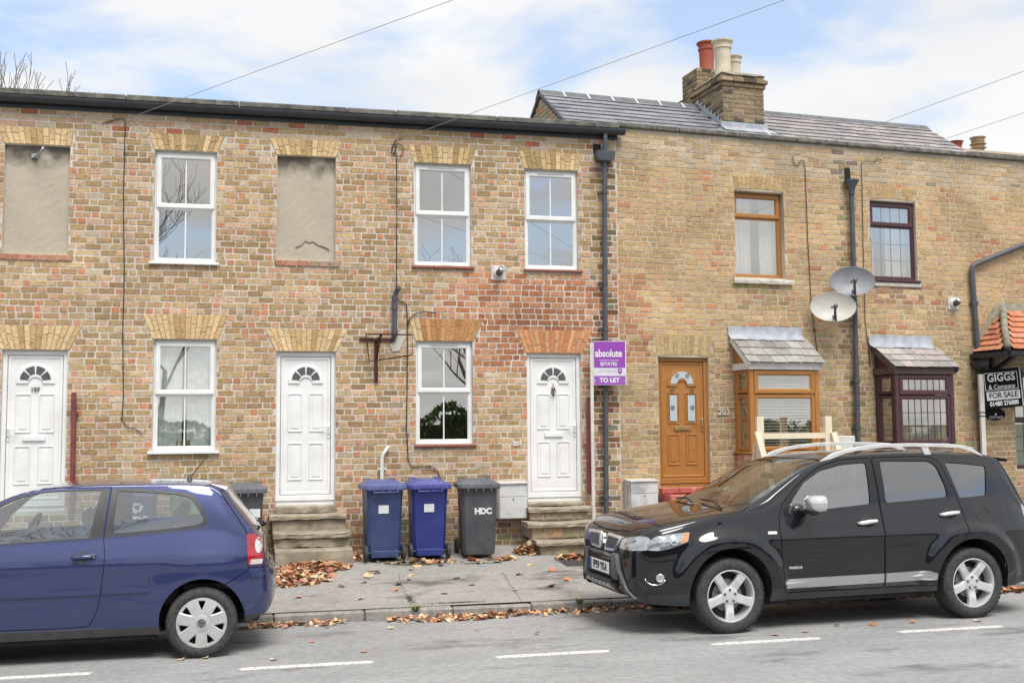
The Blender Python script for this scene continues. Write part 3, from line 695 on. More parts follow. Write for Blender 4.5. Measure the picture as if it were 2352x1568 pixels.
# downpipe with hopper
dp = MB().tube([(4.895, -.11, 6.23), (4.89, -.10, 6.0), (4.885, -.09, 5.9)], .034, 10).tube([(4.885, -.085, 5.80), (4.878, -.085, 5.1), (4.83, -.085, .33)], .035, 10).build('downpipe', GREYPIPE, H201, True, auto=50)
MB().add([(4.885+sx*w, -.095+sy*dd, z) for z, w, dd in ((5.80, .10, .08), (5.83, .125, .085), (5.94, .14, .095)) for sx, sy in ((-1, -1), (1, -1), (1, 1), (-1, 1))], [(0, 1, 2, 3), (8, 9, 10, 11)]+[(k*4+i, k*4+(i+1) % 4, k*4+4+(i+1) % 4, k*4+4+i) for k in (0, 1) for i in range(4)]).build('hopper', GREYPIPE, dp)
for z in (5.35, 4.02, 3.35, 2.52, 1.95, .95): MB().lathe([(.042, -.025), (.042, .025)], 12, (lerp(4.83, 4.885, (z-.33)/5.5), -.085, z)).box(lerp(4.83, 4.885, (z-.33)/5.5)-.085, lerp(4.83, 4.885, (z-.33)/5.5)-.03, -.06, -.012, z-.015, z+.015).build('pipe_clip', GREYPIPE, dp)
MB().box(HOLE1[0], HOLE1[1], -.016, -.003, HOLE1[2], HOLE1[3]).build('hole_shade', DARK, H201)  # solid plate, no hole behind: its colour paints the hole's shade
# boiler flue: plate, ring and elbow
def flue(h, x, z, s=.105):
    f = MB().box(x-s, x+s, -.022, 0, z-s, z+s, .014).build('flue', pm('flue_grey', (.62, .62, .6), (.52, .52, .5), 12, .5), h)
    MB().lathe([(.075, -.022), (.075, -.045), (.055, -.06), (.05, -.06)], 20, (x, 0, z), 'y').build('flue_ring', MATS['flue_grey'], f, True, auto=40)
    MB().tube([(x, -.02, z-.01), (x, -.08, z-.005), (x+.02, -.13, z+.03)], .047, 14).build('flue_pipe', pm('flue_dark', (.07, .07, .07), (.12, .12, .12), 20, .4, .3), f, True, auto=50)
    MB().lathe([(.05, 0), (.047, .008)], 14, (x+.021, -.133, z+.032), 'y').build('flue_end', CHROME, f, True)
flue(H201, 3.30, 4.135)
# vent pipe with bends, white overflow pipe
vp = MB().tube([(1.875, -.14, 3.88), (1.845, -.085, 3.84), (1.822, -.07, 3.76), (1.82, -.07, 3.3), (1.82, -.07, 3.22), (1.80, -.03, 3.17), (1.80, .0, 3.165)], .034, 12).build('vent_pipe', GREYPIPE, H201, True, auto=50)
for z in (3.62, 3.74, 3.28): MB().lathe([(.04, -.03), (.04, .03)], 12, (1.82, -.07, z)).build('pipe_collar', GREYPIPE, vp, True, auto=50)
wp = MB().tube([(1.735, -.02, 1.69), (1.715, -.06, 1.675), (1.665, -.07, 1.60), (1.648, -.07, 1.55), (1.645, -.07, .7)], .026, 10).build('overflow_pipe', pm('white_pipe', (.72, .72, .69), (.6, .6, .57), 8, .35), H201, True, auto=50)
MB().box(1.60, 1.70, -.08, -.01, 1.385, 1.41, .004).build('pipe_clip', MATS['white_pipe'], wp)
PATCH = pm('mortar_patch', (.55, .52, .47), (.45, .42, .38), 12, .95)
MB().prism([(1.76, 3.10), (1.80, 3.0), (1.90, 3.02), (1.93, 3.12), (1.98, 3.2), (1.96, 3.3), (1.88, 3.28), (1.86, 3.18)], -.018, -.002).build('mortar_patch', PATCH, H201)
# meter box
METER = pm('meter_box_white', (.60, .60, .59), (.30, .30, .30), 4.5, .5, ramp=(.5, .72), detail=7)
def meterbox(h, x0, x1, z0, z1, d=.22):
    b = MB().box(x0, x1, -d+.03, 0, z0, z1-.012, .01).build('meter_box', METER, h); t = MB(); t.add([(x0-.008, -d-.02, z1-.012), (x1+.008, -d-.02, z1-.012), (x1+.008, 0, z1+.006), (x0-.008, 0, z1+.006), (x0-.008, -d-.02, z1-.026), (x1+.008, -d-.02, z1-.026), (x1+.008, 0, z1-.02), (x0-.008, 0, z1-.02)], [(0, 1, 2, 3), (7, 6, 5, 4), (0, 4, 5, 1), (1, 5, 6, 2), (2, 6, 7, 3), (3, 7, 4, 0)]); t.build('meter_box_top', METER, b)
    zm = lerp(z0, z1, .60)
    MB().box(x0+.012, x1-.012, -d, -d+.028, z0+.012, zm-.003, .004).build('meter_box_door', METER, b); MB().box(x0+.012, x1-.012, -d+.001, -d+.028, zm+.003, z1-.03, .004).build('meter_box_panel', METER, b)
    MB().lathe([(.01, -.006), (.01, .004)], 10, ((x0+x1)/2, -d, zm+.0-.035), 'y').build('meter_lock', RUBBER, b)
meterbox(H201, 3.24, 3.655, .685, 1.195)
# ------------------------------------------------------------------ stone steps
rs = random.Random(21)
def slab(name, parent, x0, x1, y0, y1, z0, z1, mat=STONE, j=.008, nx=12, wear=.012):
    m = MB(); ys = [y0, y0+.012, (y0+y1)/2, y1]; zs = [z0, (z0+z1)/2, z1-.012, z1]; k = lambda a: rs.uniform(-a, a)
    ring = [(y1, z0), (y0+.004, z0), (y0, lerp(z0, z1, .5)), (y0+.003, z1-.016), (y0+.016, z1), ((y0+y1)/2, z1-.0), (y1, z1)]
    n = len(ring); vs = []
    for i in range(nx+1):
        t = i/nx; x = lerp(x0, x1, t); w = wear*math.sin(math.pi*t); dj = k(j)
        for q, (a, b) in enumerate(ring): vs.append((x+(k(.006) if i in (0, nx) else 0), a+(dj+k(j*.5) if q in (1, 2, 3, 4) else 0), b-(w if q >= 4 else w*.5 if q == 3 else 0)+(k(j*.5) if q in (1, 2) else 0)))
    fs = [(i*n+q, i*n+(q+1) % n, (i+1)*n+(q+1) % n, (i+1)*n+q) for i in range(nx) for q in range(n)]+[tuple(range(n))[::-1], tuple(range(nx*n, nx*n+n))]
    m.add(vs, fs); return m.build(name, mat, parent)
s = slab('stone_step', H199, .22, 1.18, -.93, -.56, pavz(14.1)-.03, .435); slab('stone_step', H199, .21, 1.17, -.62, -.27, .435, .555, j=.02); slab('step_slab', H199, .20, 1.185, -.66, -.28, .555, .625, j=.016)
slab('stone_step', H199, .19, 1.14, -.30, .04, .55, .765, j=.007); slab('step_slab', H199, .15, 1.15, -.345, .05, .765, .832, j=.012); slab('door_stone', H199, .235, 1.02, -.06, .06, .832, .93)
for (x0, x1, ya, yb, z0, z1) in ((3.60, 4.56, -.92, -.50, .385, .445), (3.55, 4.56, -.62, -.24, .595, .665), (3.63, 4.54, -.34, .05, .775, .845)): slab('step_slab', H201, x0, x1, ya, yb, z0, z1, j=.014, wear=.018)
for (x0, x1, y, z0, z1, n) in ((3.66, 4.50, -.86, .23, .385, 4), (3.62, 4.50, -.56, .44, .595, 4), (3.66, 4.50, -.29, .66, .775, 4)):
    MB().box(x0+.01, x1-.01, y+.012, .0, z0, z1).build('step_core', MORT2, H201)
    for k in range(n):
        a, b = lerp(x0, x1, k/n), lerp(x0, x1, (k+1)/n); q = MB(); q.box(a+.006, b-.006, y, y+.09, z0+.008, z1-.006, .008); q.v = [(p+rs.uniform(-.004, .004), w+rs.uniform(-.004, .004), v+rs.uniform(-.004, .004)) for p, w, v in q.v]
        o = q.build('riser_brick', BRO, H201); o.color = (*rs.choice(((.36, .30, .20), (.42, .34, .23), (.30, .26, .17), (.45, .28, .18))), 1)
slab('door_stone', H201, 3.70, 4.51, -.05, .06, .845, .90)

# ================================================================== the buff-brick houses, turned five degrees away
PHI = R(4.99); O2 = Vector((5.089, FY, 0))
def w2(x, y, z): return O2+Vector((math.cos(PHI)*x-math.sin(PHI)*y, math.sin(PHI)*x+math.cos(PHI)*y, z))
H203 = thing('terraced_house', 'buff brick house with orange wood-grain door and matching bay window', 'house', tuple(O2), PHI)
H205 = thing('terraced_house', 'buff brick house with dark plum window frames and slated bay behind the black car', 'house', tuple(O2), PHI)
HC = thing('cottage', 'brick cottage with red tiled canopy at the right edge behind the for sale board', 'house', tuple(O2), PHI)
WINO, WINP = (1.95, 2.81, 4.195, 5.52), (4.38, 5.25, 4.245, 5.51)
DOORO = (.62, 1.445, 1.055, 2.957); BAY1 = (1.87, 3.05, 1.57, 2.80); BAY2 = (4.36, 5.45, 1.64, 2.76); CWIN = (7.06, 8.2, 1.2, 2.8)
OPS2 = [WINO, WINP, DOORO, (1.95, 2.97, 1.62, 2.75), (4.44, 5.37, 1.69, 2.7), CWIN]
ARCH2 = [(1.96, 2.82, 5.53, 1.93, 2.87, 5.745), (4.39, 5.26, 5.52, 4.34, 5.30, 5.73), (.60, 1.47, 2.965, .575, 1.51, 3.285)]
BASE2, PIT2 = .28, .0812
BH2 = [(1.87, 3.05, .3, 3.1), (4.36, 5.45, .3, 3.1)]
def holes2(z):
    g = [(o[0], o[1]) for o in OPS2 if o[2]-.03 < z < o[3]+.012]
    for (a, b, zb, A, B, zt) in ARCH2:
        if zb-.03 < z < zt+.01: t = min(1, max(0, (z-zb)/(zt-zb))); g.append((lerp(a, A, t)-.006, lerp(b, B, t)+.006))
    return g
def col2(x, z, l, r, g):
    u = g.random()
    c = g.choice(((.55, .385, .185), (.58, .42, .21), (.52, .36, .17), (.60, .445, .235), (.55, .375, .18), (.57, .39, .19)))
    if u < .10: c = g.choice(((.60, .37, .19), (.60, .34, .18)))
    if u > .97: c = (.55, .22, .11)
    if z > 5.8:
        c = g.choice(((.57, .46, .29), (.54, .43, .27), (.60, .50, .34), (.50, .38, .21), (.57, .40, .22), (.48, .42, .30)))
        if g.random() < .07: c = tuple(v*.6 for v in c)
    if x < .5 and 2.9 < z < 4.25 and g.random() < .8: c = g.choice(((.50, .20, .09), (.55, .26, .13), (.40, .17, .08)))
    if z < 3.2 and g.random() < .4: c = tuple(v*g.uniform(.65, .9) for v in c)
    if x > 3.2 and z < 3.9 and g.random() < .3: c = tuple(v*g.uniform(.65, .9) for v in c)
    if abs(x-3.95) < .17 and g.random() < .5: c = tuple(v*g.uniform(.35, .7) for v in c)
    if 1.9 < x < 2.9 and 3.7 < z < 4.1 and g.random() < .6: c = tuple(v*g.uniform(.5, .8) for v in c)
    if 4.3 < x < 5.4 and 3.85 < z < 4.15 and g.random() < .7: c = g.choice(((.30, .14, .08), (.42, .24, .15), (.22, .13, .09)))
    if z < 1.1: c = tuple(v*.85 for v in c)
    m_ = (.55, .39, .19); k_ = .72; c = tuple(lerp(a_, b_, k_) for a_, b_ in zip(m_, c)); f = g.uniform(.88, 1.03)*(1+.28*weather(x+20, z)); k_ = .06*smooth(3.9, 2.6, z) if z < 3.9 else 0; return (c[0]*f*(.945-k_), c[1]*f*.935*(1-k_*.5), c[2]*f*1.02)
g2 = random.Random(9)
ALL2 = lay(.006, 11.0, BASE2, int((6.33-BASE2)/PIT2), PIT2, holes2, lambda r, z: ('M', 'F', 'M')[r % 3] if z < 5.8 else 'S', g2, .202, .096, .012)
SP2 = [0, 3.96, 6.28, 11.0]
for i, h in enumerate((H203, H205, HC)):
    a, b = SP2[i], SP2[i+1]
    w = wall_slab('wall', a, b, 0, 6.34, [o for o in OPS2 if a < (o[0]+o[1])/2 < b], MORT2, h)
    bl = [q for q in ALL2 if a <= q[0] < b]
    vis = lambda q: q[2]*(1 if q[1] > 1.6 else .3)*(1 if q[0] < 7.4 else .2)/(10+q[0]*.45)
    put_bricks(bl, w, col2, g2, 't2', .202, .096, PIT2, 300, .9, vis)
for k, a in enumerate(ARCH2): arch(H205 if k == 1 else H203, *a, 13, lambda k_, r_: r_.choice(((.47, .34, .17), (.44, .30, .14), (.50, .37, .2))), g2, .03, MORT2)
for h, a, b in ((H203, .05, 3.9), (H205, 4.0, 6.2), (HC, 6.35, 9.5)):
    m = MB()
    for z0, z1 in ((.4, 3.5), (3.55, 6.15)): m.add([(x, y, z) for x in (a, b) for y in (.245, 4.2) for z in (z0, z1)], [(0, 1, 3, 2), (4, 6, 7, 5), (2, 3, 7, 6), (0, 2, 6, 4), (1, 5, 7, 3)])
    m.build('room', ROOM, h)
OAK = pm('golden_oak_upvc', (.42, .185, .045), (.33, .14, .034), 14, .35, stretch=(6, 6, .7), detail=6)
PLUM = pm('plum_upvc', (.055, .022, .03), (.085, .032, .04), 14, .32, stretch=(6, 6, .7), detail=6)
window(H203, *WINO, 5.145, OAK, bars=0, y=.10, fw=.055)
SILLS = pm('painted_stone_sill', (.62, .59, .53), (.44, .40, .34), 14, .85, bump=.6)
slab('window_sill', H203, 1.90, 2.92, -.06, .1, 4.095, 4.17, SILLS, .006, 10, 0)
CREAM = pm('cream_curtain', (.72, .70, .64), (.6, .58, .53), 8, .9)
curtain(H203, 1.97, 2.36, 4.2, 5.5, .26, CREAM, 5); curtain(H203, 2.52, 2.8, 4.2, 5.5, .26, CREAM, 4)
LEADC = pm('leading', (.30, .30, .32), None, 20, .5)
window(H205, *WINP, 5.13, PLUM, bars=0, lattice=(4, 1, 3), leadmat=LEADC, sill=(PLUM, .03, .04, .05)); MB().box(4.36, 5.30, -.03, .05, 4.13, 4.2, .01).build('cement_sill', PATCH, H205)
curtain(H205, 4.4, 4.6, 4.25, 5.5, .26, CREAM, 3); curtain(H205, 4.85, 5.24, 4.25, 5.5, .26, CREAM, 5)
OBS = pm('obscure_glass', (.50, .55, .57), (.40, .45, .47), 60, .25, 0, .3, 90)
d = door(H203, *DOORO, OAK, 1, BRASS, glazed=True, hmat=BRASS, paneM=OBS)
RINGM = pm('leaded_ring', (.08, .085, .09), None, 20, .4)
for (cx, cz) in ((.87, 2.48), (1.195, 2.48), (.87, 2.22), (1.195, 2.22), (.95, 2.69), (1.12, 2.69)):
    m = MB()
    for r in (.03, .016): m.tube([(cx+r*math.cos(t), .0495, cz+r*math.sin(t)) for t in [2*math.pi*k/14 for k in range(15)]], .003, 5)
    m.build('ring_motif', RINGM, d)
REDP = pm('red_painted_step', (.42, .10, .085), (.55, .25, .2), 9, .8, bump=.6, ramp=(.5, .62), detail=6)
for k in range(3): MB().box(.60+k*.285, .60+(k+1)*.285-.006, -.10, .1, .975, 1.052, .008).build('riser_brick', REDP, H203)
slab('stone_step', H203, .58, 1.50, -.42, .0, .80, .97, REDP); slab('stone_step', H203, .56, 1.53, -.72, -.38, .55, .78, REDP); slab('stone_step', H203, .55, 1.55, -1.0, -.68, .27, .54, REDP)
text('203', .13, SILLS, H203, (1.675, -.02, 2.15), bold=.004, ext=.006)
meterbox(H203, .045, .49, .70, 1.19)
MB().box(3.27, 3.69, -.40, -.012, .95, 1.78, .012).build('utility_cabinet', pm('cream_cabinet', (.62, .60, .55), (.55, .53, .48), 6, .5), H203)
# ------------------------------------------------------------------ slated bays
SLA = colmat('slate_piece', 'object', rough=.55, contrast=.3, nscale=18, bump=.5, bscale=50, spec=.4)
rsl = random.Random(8)
def bay(h, x0, x1, z0, z1, zt, zl, dep, mat, barge, cols, rows, lattice=None, brickcol=None):
    b = MB().box(x0-.03, x1+.03, -dep-.03, -.005, z1+.001, z1+.10, .006).build('bay_window', barge, h)
    for (px, py) in ((x0, -dep), (x1-.075, -dep), (x0, -.075), (x1-.075, -.075)): MB().box(px, px+.075, py, py+.073, z0, z1, .008).build('corner_post', mat, b)
    for sx in (x0+.036, x1-.036):   # side lights
        for a, c in ((z0+.01, lerp(z0, z1, .70)), (lerp(z0, z1, .70)+.02, z1-.01)):
            m = MB().frame(-dep+.075, -.07, a, c, .045, -.03, .03, .01); m.v = [(sx+q*(1 if sx > (x0+x1)/2 else 1), p, r) for p, q, r in m.v]; m.build('side_sash', mat, b)
            pane_box(b, PANE, sx-.003, sx+.003, -dep+.115, -.11, a+.042, c-.042, 0)
    # front light
    sp = lerp(z0, z1, .70); fx0, fx1 = x0+.077, x1-.077
    MB().frame(fx0, fx1, sp+.004, z1-.01, .075, -dep-.012, -dep+.06, .022).build('sash', mat, b)
    MB().frame(fx0, fx1, z0+.012, sp-.004, .06, -dep+.004, -dep+.06, .016).build('front_frame', mat, b)
    for (a, c, yy, i) in ((sp+.075, z1-.08, -dep+.016, .07), (z0+.07, sp-.062, -dep+.03, .055)):
        pane_box(b, PANE, fx0+i, fx1-i, yy, yy+.005, a, c)
        MB().frame(fx0+i-.004, fx1-i+.004, a-.004, c+.004, .007, yy-.0035, yy+.004, .002).build('gasket', RUBBER, b)
        if lattice:
            m = MB(); n, k = lattice; k = k if i < .06 else 1
            for q in range(1, n): xx = lerp(fx0+i, fx1-i, q/n); m.box(xx-.006, xx+.006, yy-.004, yy+.009, a, c)
            for q in range(1, k): zz = lerp(a, c, q/k); m.box(fx0+i, fx1-i, yy-.0038, yy+.0088, zz-.006, zz+.006)
            m.build('lattice', mat, b)
    MB().box(x0-.04, x1+.04, -dep-.045, -.005, z0-.035, z0-.001, .008).build('sill', mat, b)
    # cheeks of the little roof
    ze = z1+.10
    for sx in (x0+.01, x1-.03): MB().prism([(-dep, ze-.005), (-.004, ze-.005), (-.004, zl-.10)], sx, sx+.02, 'x').build('cheek', mat, b)
    rl = math.hypot(dep+.07, zl-ze); e = Vector((0, -dep-.07, ze)); tdir = Vector((0, dep+.07, zl-ze)).normalized(); nrm = Vector((0, -tdir.z, tdir.y))
    for sx in (x0-.045, x1+.03): MB().bar(e+Vector((sx, 0, -.04)), Vector((sx, -.01, zl-.06)), .025, .075, tuple(nrm)).build('bargeboard', barge, b)
    m = MB(); a0, a1 = e+Vector((x0-.03, 0, -.01)), e+Vector((x1+.03, 0, -.01)); u = tdir*rl; k = nrm*-.012
    m.add([a0, a1, a1+u, a0+u, a0+k, a1+k, a1+u+k, a0+u+k], [(0, 1, 2, 3), (7, 6, 5, 4), (0, 4, 5, 1), (1, 5, 6, 2), (2, 6, 7, 3), (3, 7, 4, 0)]); m.build('roof_deck', barge, b)
    ex = rl*.80/rows
    for r in range(rows):
        x = x0-.06-(.1 if r % 2 else 0)
        while x < x1+.05:
            w = rsl.uniform(.19, .25); xa, xb = max(x, x0-.06), min(x+w, x1+.06); x += w
            if xb-xa < .03: continue
            s0 = ex*r-.02+rsl.uniform(-.008, .008); s1 = ex*r+ex*1.35; th = .008; lift = .020+rsl.uniform(0, .003); vs = []
            for zz in (0, th):
                for (xx, ss) in ((xa+.003, s0), (xb-.003, s0+rsl.uniform(-.004, .004)), (xb-.003, s1), (xa+.003, s1)): vs.append(e+Vector((xx, 0, 0))+tdir*ss+nrm*(lift*(1-(ss-s0)/(s1-s0))+.004+zz))
            o = MB().add(vs, [(3, 2, 1, 0), (4, 5, 6, 7), (0, 1, 5, 4), (1, 2, 6, 5), (2, 3, 7, 6), (3, 0, 4, 7)]).build('slate', SLA, b); c = rsl.choice(cols); f = rsl.uniform(.85, 1.15); o.color = (c[0]*f, c[1]*f, c[2]*f, 1)
    # lead flashing dressed up the wall
    m = MB(); n = 18; vs = []
    for i in range(n+1):
        xx = lerp(x0-.09, x1+.01, i/n); j = lambda: rsl.uniform(-.006, .006); p = e+tdir*(rl*.78)+nrm*.032
        vs += [(xx+.06*(1-i/n)*0, p.y+j(), p.z+j()), (xx, -.05+j(), zl-.02+j()), (xx, -.022+j()*.3, zl+.02), (xx, -.02+j()*.3, zl+.14+j())]
    m.add(vs, [(i*4+q, i*4+4+q, i*4+5+q, i*4+1+q) for i in range(n) for q in range(3)]); m.build('lead_flashing', LEAD, b, True)
    return b
WHITEP = pm('white_bargeboard', (.72, .72, .70), (.62, .62, .6), 8, .5)
GS = ((.27, .26, .235), (.31, .30, .27), (.23, .225, .205), (.35, .34, .31), (.29, .27, .25)); 
b1 = bay(H203, 1.87, 3.05, 1.57, 2.765, 2.8, 3.30, .45, OAK, WHITEP, GS, 3)
PS = ((.31, .29, .275), (.36, .31, .295), (.28, .27, .255), (.40, .37, .35)); BROWNF = pm('brown_fascia', (.085, .055, .045), (.11, .075, .06), 9, .5)
b2 = bay(H205, 4.36, 5.45, 1.64, 2.715, 2.76, 3.21, .5, PLUM, BROWNF, PS, 3, lattice=(7, 3))
for h, (a, b), d in ((H203, (1.87, 3.05), .45), (H205, (4.36, 5.45), .5)):   # patched brick dwarf wall below each bay
    w = MB().box(a+.02, b-.02, -d+.03, 0, .25, (1.53 if h is H203 else 1.6), .004).build('bay_base', MORT2, h)
    zz = .30; r = 0
    while zz < (1.44 if h is H203 else 1.52):
        for side in (0, 1):
            n = 5 if side == 0 else 2
            for k in range(n):
                l0, l1 = (lerp(a+.02, b-.02, (k-(.5 if r % 2 else 0))/n), lerp(a+.02, b-.02, (k+1-(.5 if r % 2 else 0))/n)) if side == 0 else (lerp(-d+.03, 0, k/n), lerp(-d+.03, 0, (k+1)/n))
                if side == 0: l0 = max(l0, a+.02); q = MB(); q.box(l0+.005, l1-.005, -d+.018, -d+.05, zz+.005, zz+.076, .005)
                else: q = MB(); q.box(a+.008, a+.04, l0+.005, l1-.005, zz+.005, zz+.076, .005)
                o = q.build('brick', BRO, w); o.color = (*g2.choice(((.55, .45, .32), (.62, .55, .45), (.60, .30, .18), (.48, .36, .22), (.58, .42, .28))), 1)
        zz += .0812; r += 1
# venetian blind and curtain in the orange bay, model animal and rail in the plum bay
BL = pm('blind_slat', (.52, .47, .40), (.45, .41, .35), 9, .6)
m = MB()
for k in range(24):
    z = 1.66+k*.044; m.add([(1.97, -.385, z), (2.95, -.385, z), (2.95, -.36, z+.024), (1.97, -.36, z+.024)], [(0, 1, 2, 3)])
m.build('venetian_blind', BL, H203)
curtain(H203, 2.42, 2.56, 1.65, 2.75, -.25, CREAM, 2)
# dog ornament: lying brown and white figure behind the plum bay's glass
ORN = pm('ornament_white', (.74, .72, .67), (.10, .055, .03), 5, .5, ramp=(.52, .54), detail=1)
an = thing('dog_ornament', 'brown and white animal ornament behind the plum bay window glass', 'ornament', tuple(w2(0, 0, 0)), PHI)
m = MB(); m.tube([(4.62, -.28, 1.74), (4.70, -.28, 1.80), (4.82, -.28, 1.83), (4.95, -.28, 1.82), (5.05, -.28, 1.83), (5.12, -.28, 1.80)], [.03, .075, .09, .085, .07, .03], 12).tube([(5.04, -.28, 1.83), (5.09, -.29, 1.90), (5.13, -.29, 1.93)], [.05, .05, .04], 10); m.build('body', ORN, an, True)
MB().tube([(5.10, -.29, 1.93), (5.17, -.30, 1.94), (5.22, -.30, 1.92)], [.045, .045, .025], 10).tube([(5.10, -.26, 1.96), (5.10, -.25, 1.92)], [.015, .01], 6).build('head', ORN, an, True)
for xx in (4.70, 4.78, 4.98, 5.05): MB().tube([(xx, -.28, 1.79), (xx+.01, -.29, 1.72), (xx, -.30, 1.685)], [.03, .02, .022], 8).build('leg', ORN, an, True)
# ------------------------------------------------------------------ parapet coping, slate roof, chimney
for h, a, b in ((H203, 0, 3.96), (H205, 3.96, 6.28), (HC, 6.28, 11.0)):
    x = a
    while x < b-.02:
        l = min(1.02, b-x); m = MB(); m.box(x+.005, x+l-.005, -.06, .26, 6.345, 6.415, .012); m.v = [(p, q+g2.uniform(-.004, .004), s+g2.uniform(-.004, .004)) for p, q, s in m.v]; m.build('coping_stone', CONC, h); x += l
RD, RZ, RS = 3.0, 7.76, .68                     # ridge depth, ridge height, roof slope
def rz(d): return RZ-RS*(RD-d)
SLATE_A = ((.22, .225, .245), (.24, .245, .265), (.20, .205, .225)); SLATE_B = ((.27, .25, .25), (.31, .28, .275), (.24, .23, .232), (.34, .30, .295))
ts = Vector((0, 1, RS)).normalized(); nsv = Vector((0, -RS, 1)).normalized()
rr = random.Random(31)
for h, a, b, sc, wmin, wmax in ((H203, -.10, 3.72, SLATE_A, .30, .34), (H205, 3.72, 7.95, SLATE_B, .22, .30)):
    m = MB(); d0 = .25; e = .02
    m.add([(a, d0, rz(d0)-e), (b, d0, rz(d0)-e), (b, RD, RZ-e), (a, RD, RZ-e), (a, d0, rz(d0)-.1), (b, d0, rz(d0)-.1), (b, RD, RZ-.1), (a, RD, RZ-.1)], [(0, 1, 2, 3), (7, 6, 5, 4), (0, 4, 5, 1), (1, 5, 6, 2), (2, 6, 7, 3), (3, 7, 4, 0)])
    m.add([(a, RD+.001, RZ-.02), (b, RD+.001, RZ-.02), (b, 5.75, rz(.25)), (a, 5.75, rz(.25)), (a, RD+.001, RZ-.1), (b, RD+.001, RZ-.1), (b, 5.75, rz(.25)-.1), (a, 5.75, rz(.25)-.1)], [(0, 1, 2, 3), (7, 6, 5, 4), (0, 4, 5, 1), (1, 5, 6, 2), (2, 6, 7, 3), (3, 7, 4, 0)])
    rf = m.build('roof', pm('roof_felt', (.06, .06, .065), None, 9, .9), h)
    ex = .205; r = 0; d = .95; n = 0
    while d < RD-.08:
        x = a-(.16 if r % 2 else 0)
        while x < b:
            w = rr.uniform(wmin, wmax); xa, xb = max(x, a-.02), min(x+w, b+.02); x += w
            if xb-xa < .04: continue
            if h is H203 and 2.93 < (xa+xb)/2 < 3.72 and d > 1.95: continue
            p0 = Vector((0, d+rr.uniform(-.006, .006), 0)); p0.z = rz(p0.y); s1 = ex*1.25; vs = []; lift = .018+rr.uniform(0, .006)
            for zz in (0, .007):
                for xx, ss in ((xa+.0025, 0), (xb-.0025, rr.uniform(-.004, .004)), (xb-.0025, s1), (xa+.0025, s1)): vs.append(p0+Vector((xx, 0, 0))+ts*ss+nsv*(lift*(1-ss/s1)+zz))
            o = MB().add(vs, [(3, 2, 1, 0), (4, 5, 6, 7), (0, 1, 5, 4), (1, 2, 6, 5), (2, 3, 7, 6), (3, 0, 4, 7)]).build('slate', SLA, rf); c = rr.choice(sc); f = rr.uniform(.9, 1.12); o.color = (c[0]*f, c[1]*f, c[2]*f, 1); n += 1
        d += ex*ts.y; r += 1
    # ridge tiles
    x = a-.04; RT = pm('ridge_tile', (.10, .105, .115), (.15, .15, .155), 8, .7, bump=.4)
    while x < b+.02:
        l = .46
        if not (h is H203 and 2.75 < x < 3.6):
            m = MB(); pr = [(RD-.16, RZ-.085), (RD-.02, RZ+.045), (RD+.02, RZ+.045), (RD+.16, RZ-.085), (RD+.16, RZ-.105), (RD+.02, RZ+.02), (RD-.02, RZ+.02), (RD-.16, RZ-.105)]
            m.prism(pr, x+.006, min(x+l-.006, b+.03), 'x'); m.build('ridge_tile', RT, rf)
            if h is H203: MB().prism([(p*1+(p-RD)*.03, q+.004) for p, q in pr[:4]]+[(RD+.02, RZ+.02), (RD-.02, RZ+.02)], x+l-.016, x+l+.012, 'x').build('ridge_mortar', WHITEP, rf)
        x += l
# gable wall of the taller house rising over the neighbour's roof
m = MB(); m.prism([(.1, 5.9), (5.9, 5.9), (5.9, rz(.1)), (RD, RZ-.1), (.1, rz(.1)-.1)], -.08, .12, 'x'); gw = m.build('gable_wall', MORT2, H203)
z = 6.25; r = 0
while z < RZ-.15:
    lo = RD-(RZ-.12-z)/RS; hi = RD+(RZ-.12-z)/RS; y = lo-(.11 if r % 2 else 0)
    while y < hi:
        ya, yb = max(y, lo), min(y+.215, hi); y += .226
        if yb-ya < .04: continue
        q = MB(); q.box(-.094, -.06, ya, yb, z+.005, z+.07, .006); o = q.build('brick', BRO, gw); o.color = (*g2.choice(((.46, .36, .24), (.50, .38, .25), (.42, .33, .22), (.55, .30, .18), (.40, .33, .24))), 1)
    z += .0812; r += 1
for s in (-1, 1): MB().bar((-.10, RD+s*.02, RZ-.03), (-.10, RD+s*2.75, RZ-.03-RS*2.73), .05, .05).build('verge', RT, H203)
# chimney
CB = ((.30, .235, .15), (.26, .20, .125), (.34, .265, .17), (.22, .175, .115), (.28, .20, .12), (.12, .10, .075))
cx0, cx1, cy0, cy1, ct = 2.95, 3.77, 2.05, 3.15, 8.04
ch = MB().box(cx0+.012, cx1-.012, cy0+.012, cy1-.012, 6.9, ct+.10).build('chimney', MORT2, H203)
def chbricks(x0, x1, y0, y1, za, zb, par, out=0.):
    z = za; r = 0
    while z < zb-.02:
        for side in range(4):
            a, b = (x0, x1) if side in (0, 2) else (y0, y1); n = max(1, round((b-a)/.226)); o_ = .5 if (r+side) % 2 else 0
            for k in range(n+1):
                s, e = lerp(a, b, (k-o_)/n), lerp(a, b, (k+1-o_)/n); s, e = max(s, a)+.005, min(e, b)-.005
                if e-s < .04: continue
                q = MB()
                if side == 0: q.box(s, e, y0-out, y0+.05, z+.005, z+.074, .007)
                elif side == 2: q.box(s, e, y1-.05, y1+out, z+.005, z+.074, .007)
                elif side == 3: q.box(x0-out, x0+.05, s, e, z+.0055, z+.0735, .007)
                else: q.box(x1-.05, x1+out, s, e, z+.0055, z+.0735, .007)
                q.v = [(p+g2.uniform(-.003, .003), w+g2.uniform(-.003, .003), v+g2.uniform(-.002, .002)) for p, w, v in q.v]
                ob = q.build('brick', BRO, par); c = g2.choice(CB); f = g2.uniform(.85, 1.15); ob.color = (c[0]*f, c[1]*f, c[2]*f, 1)
        z += .0812; r += 1
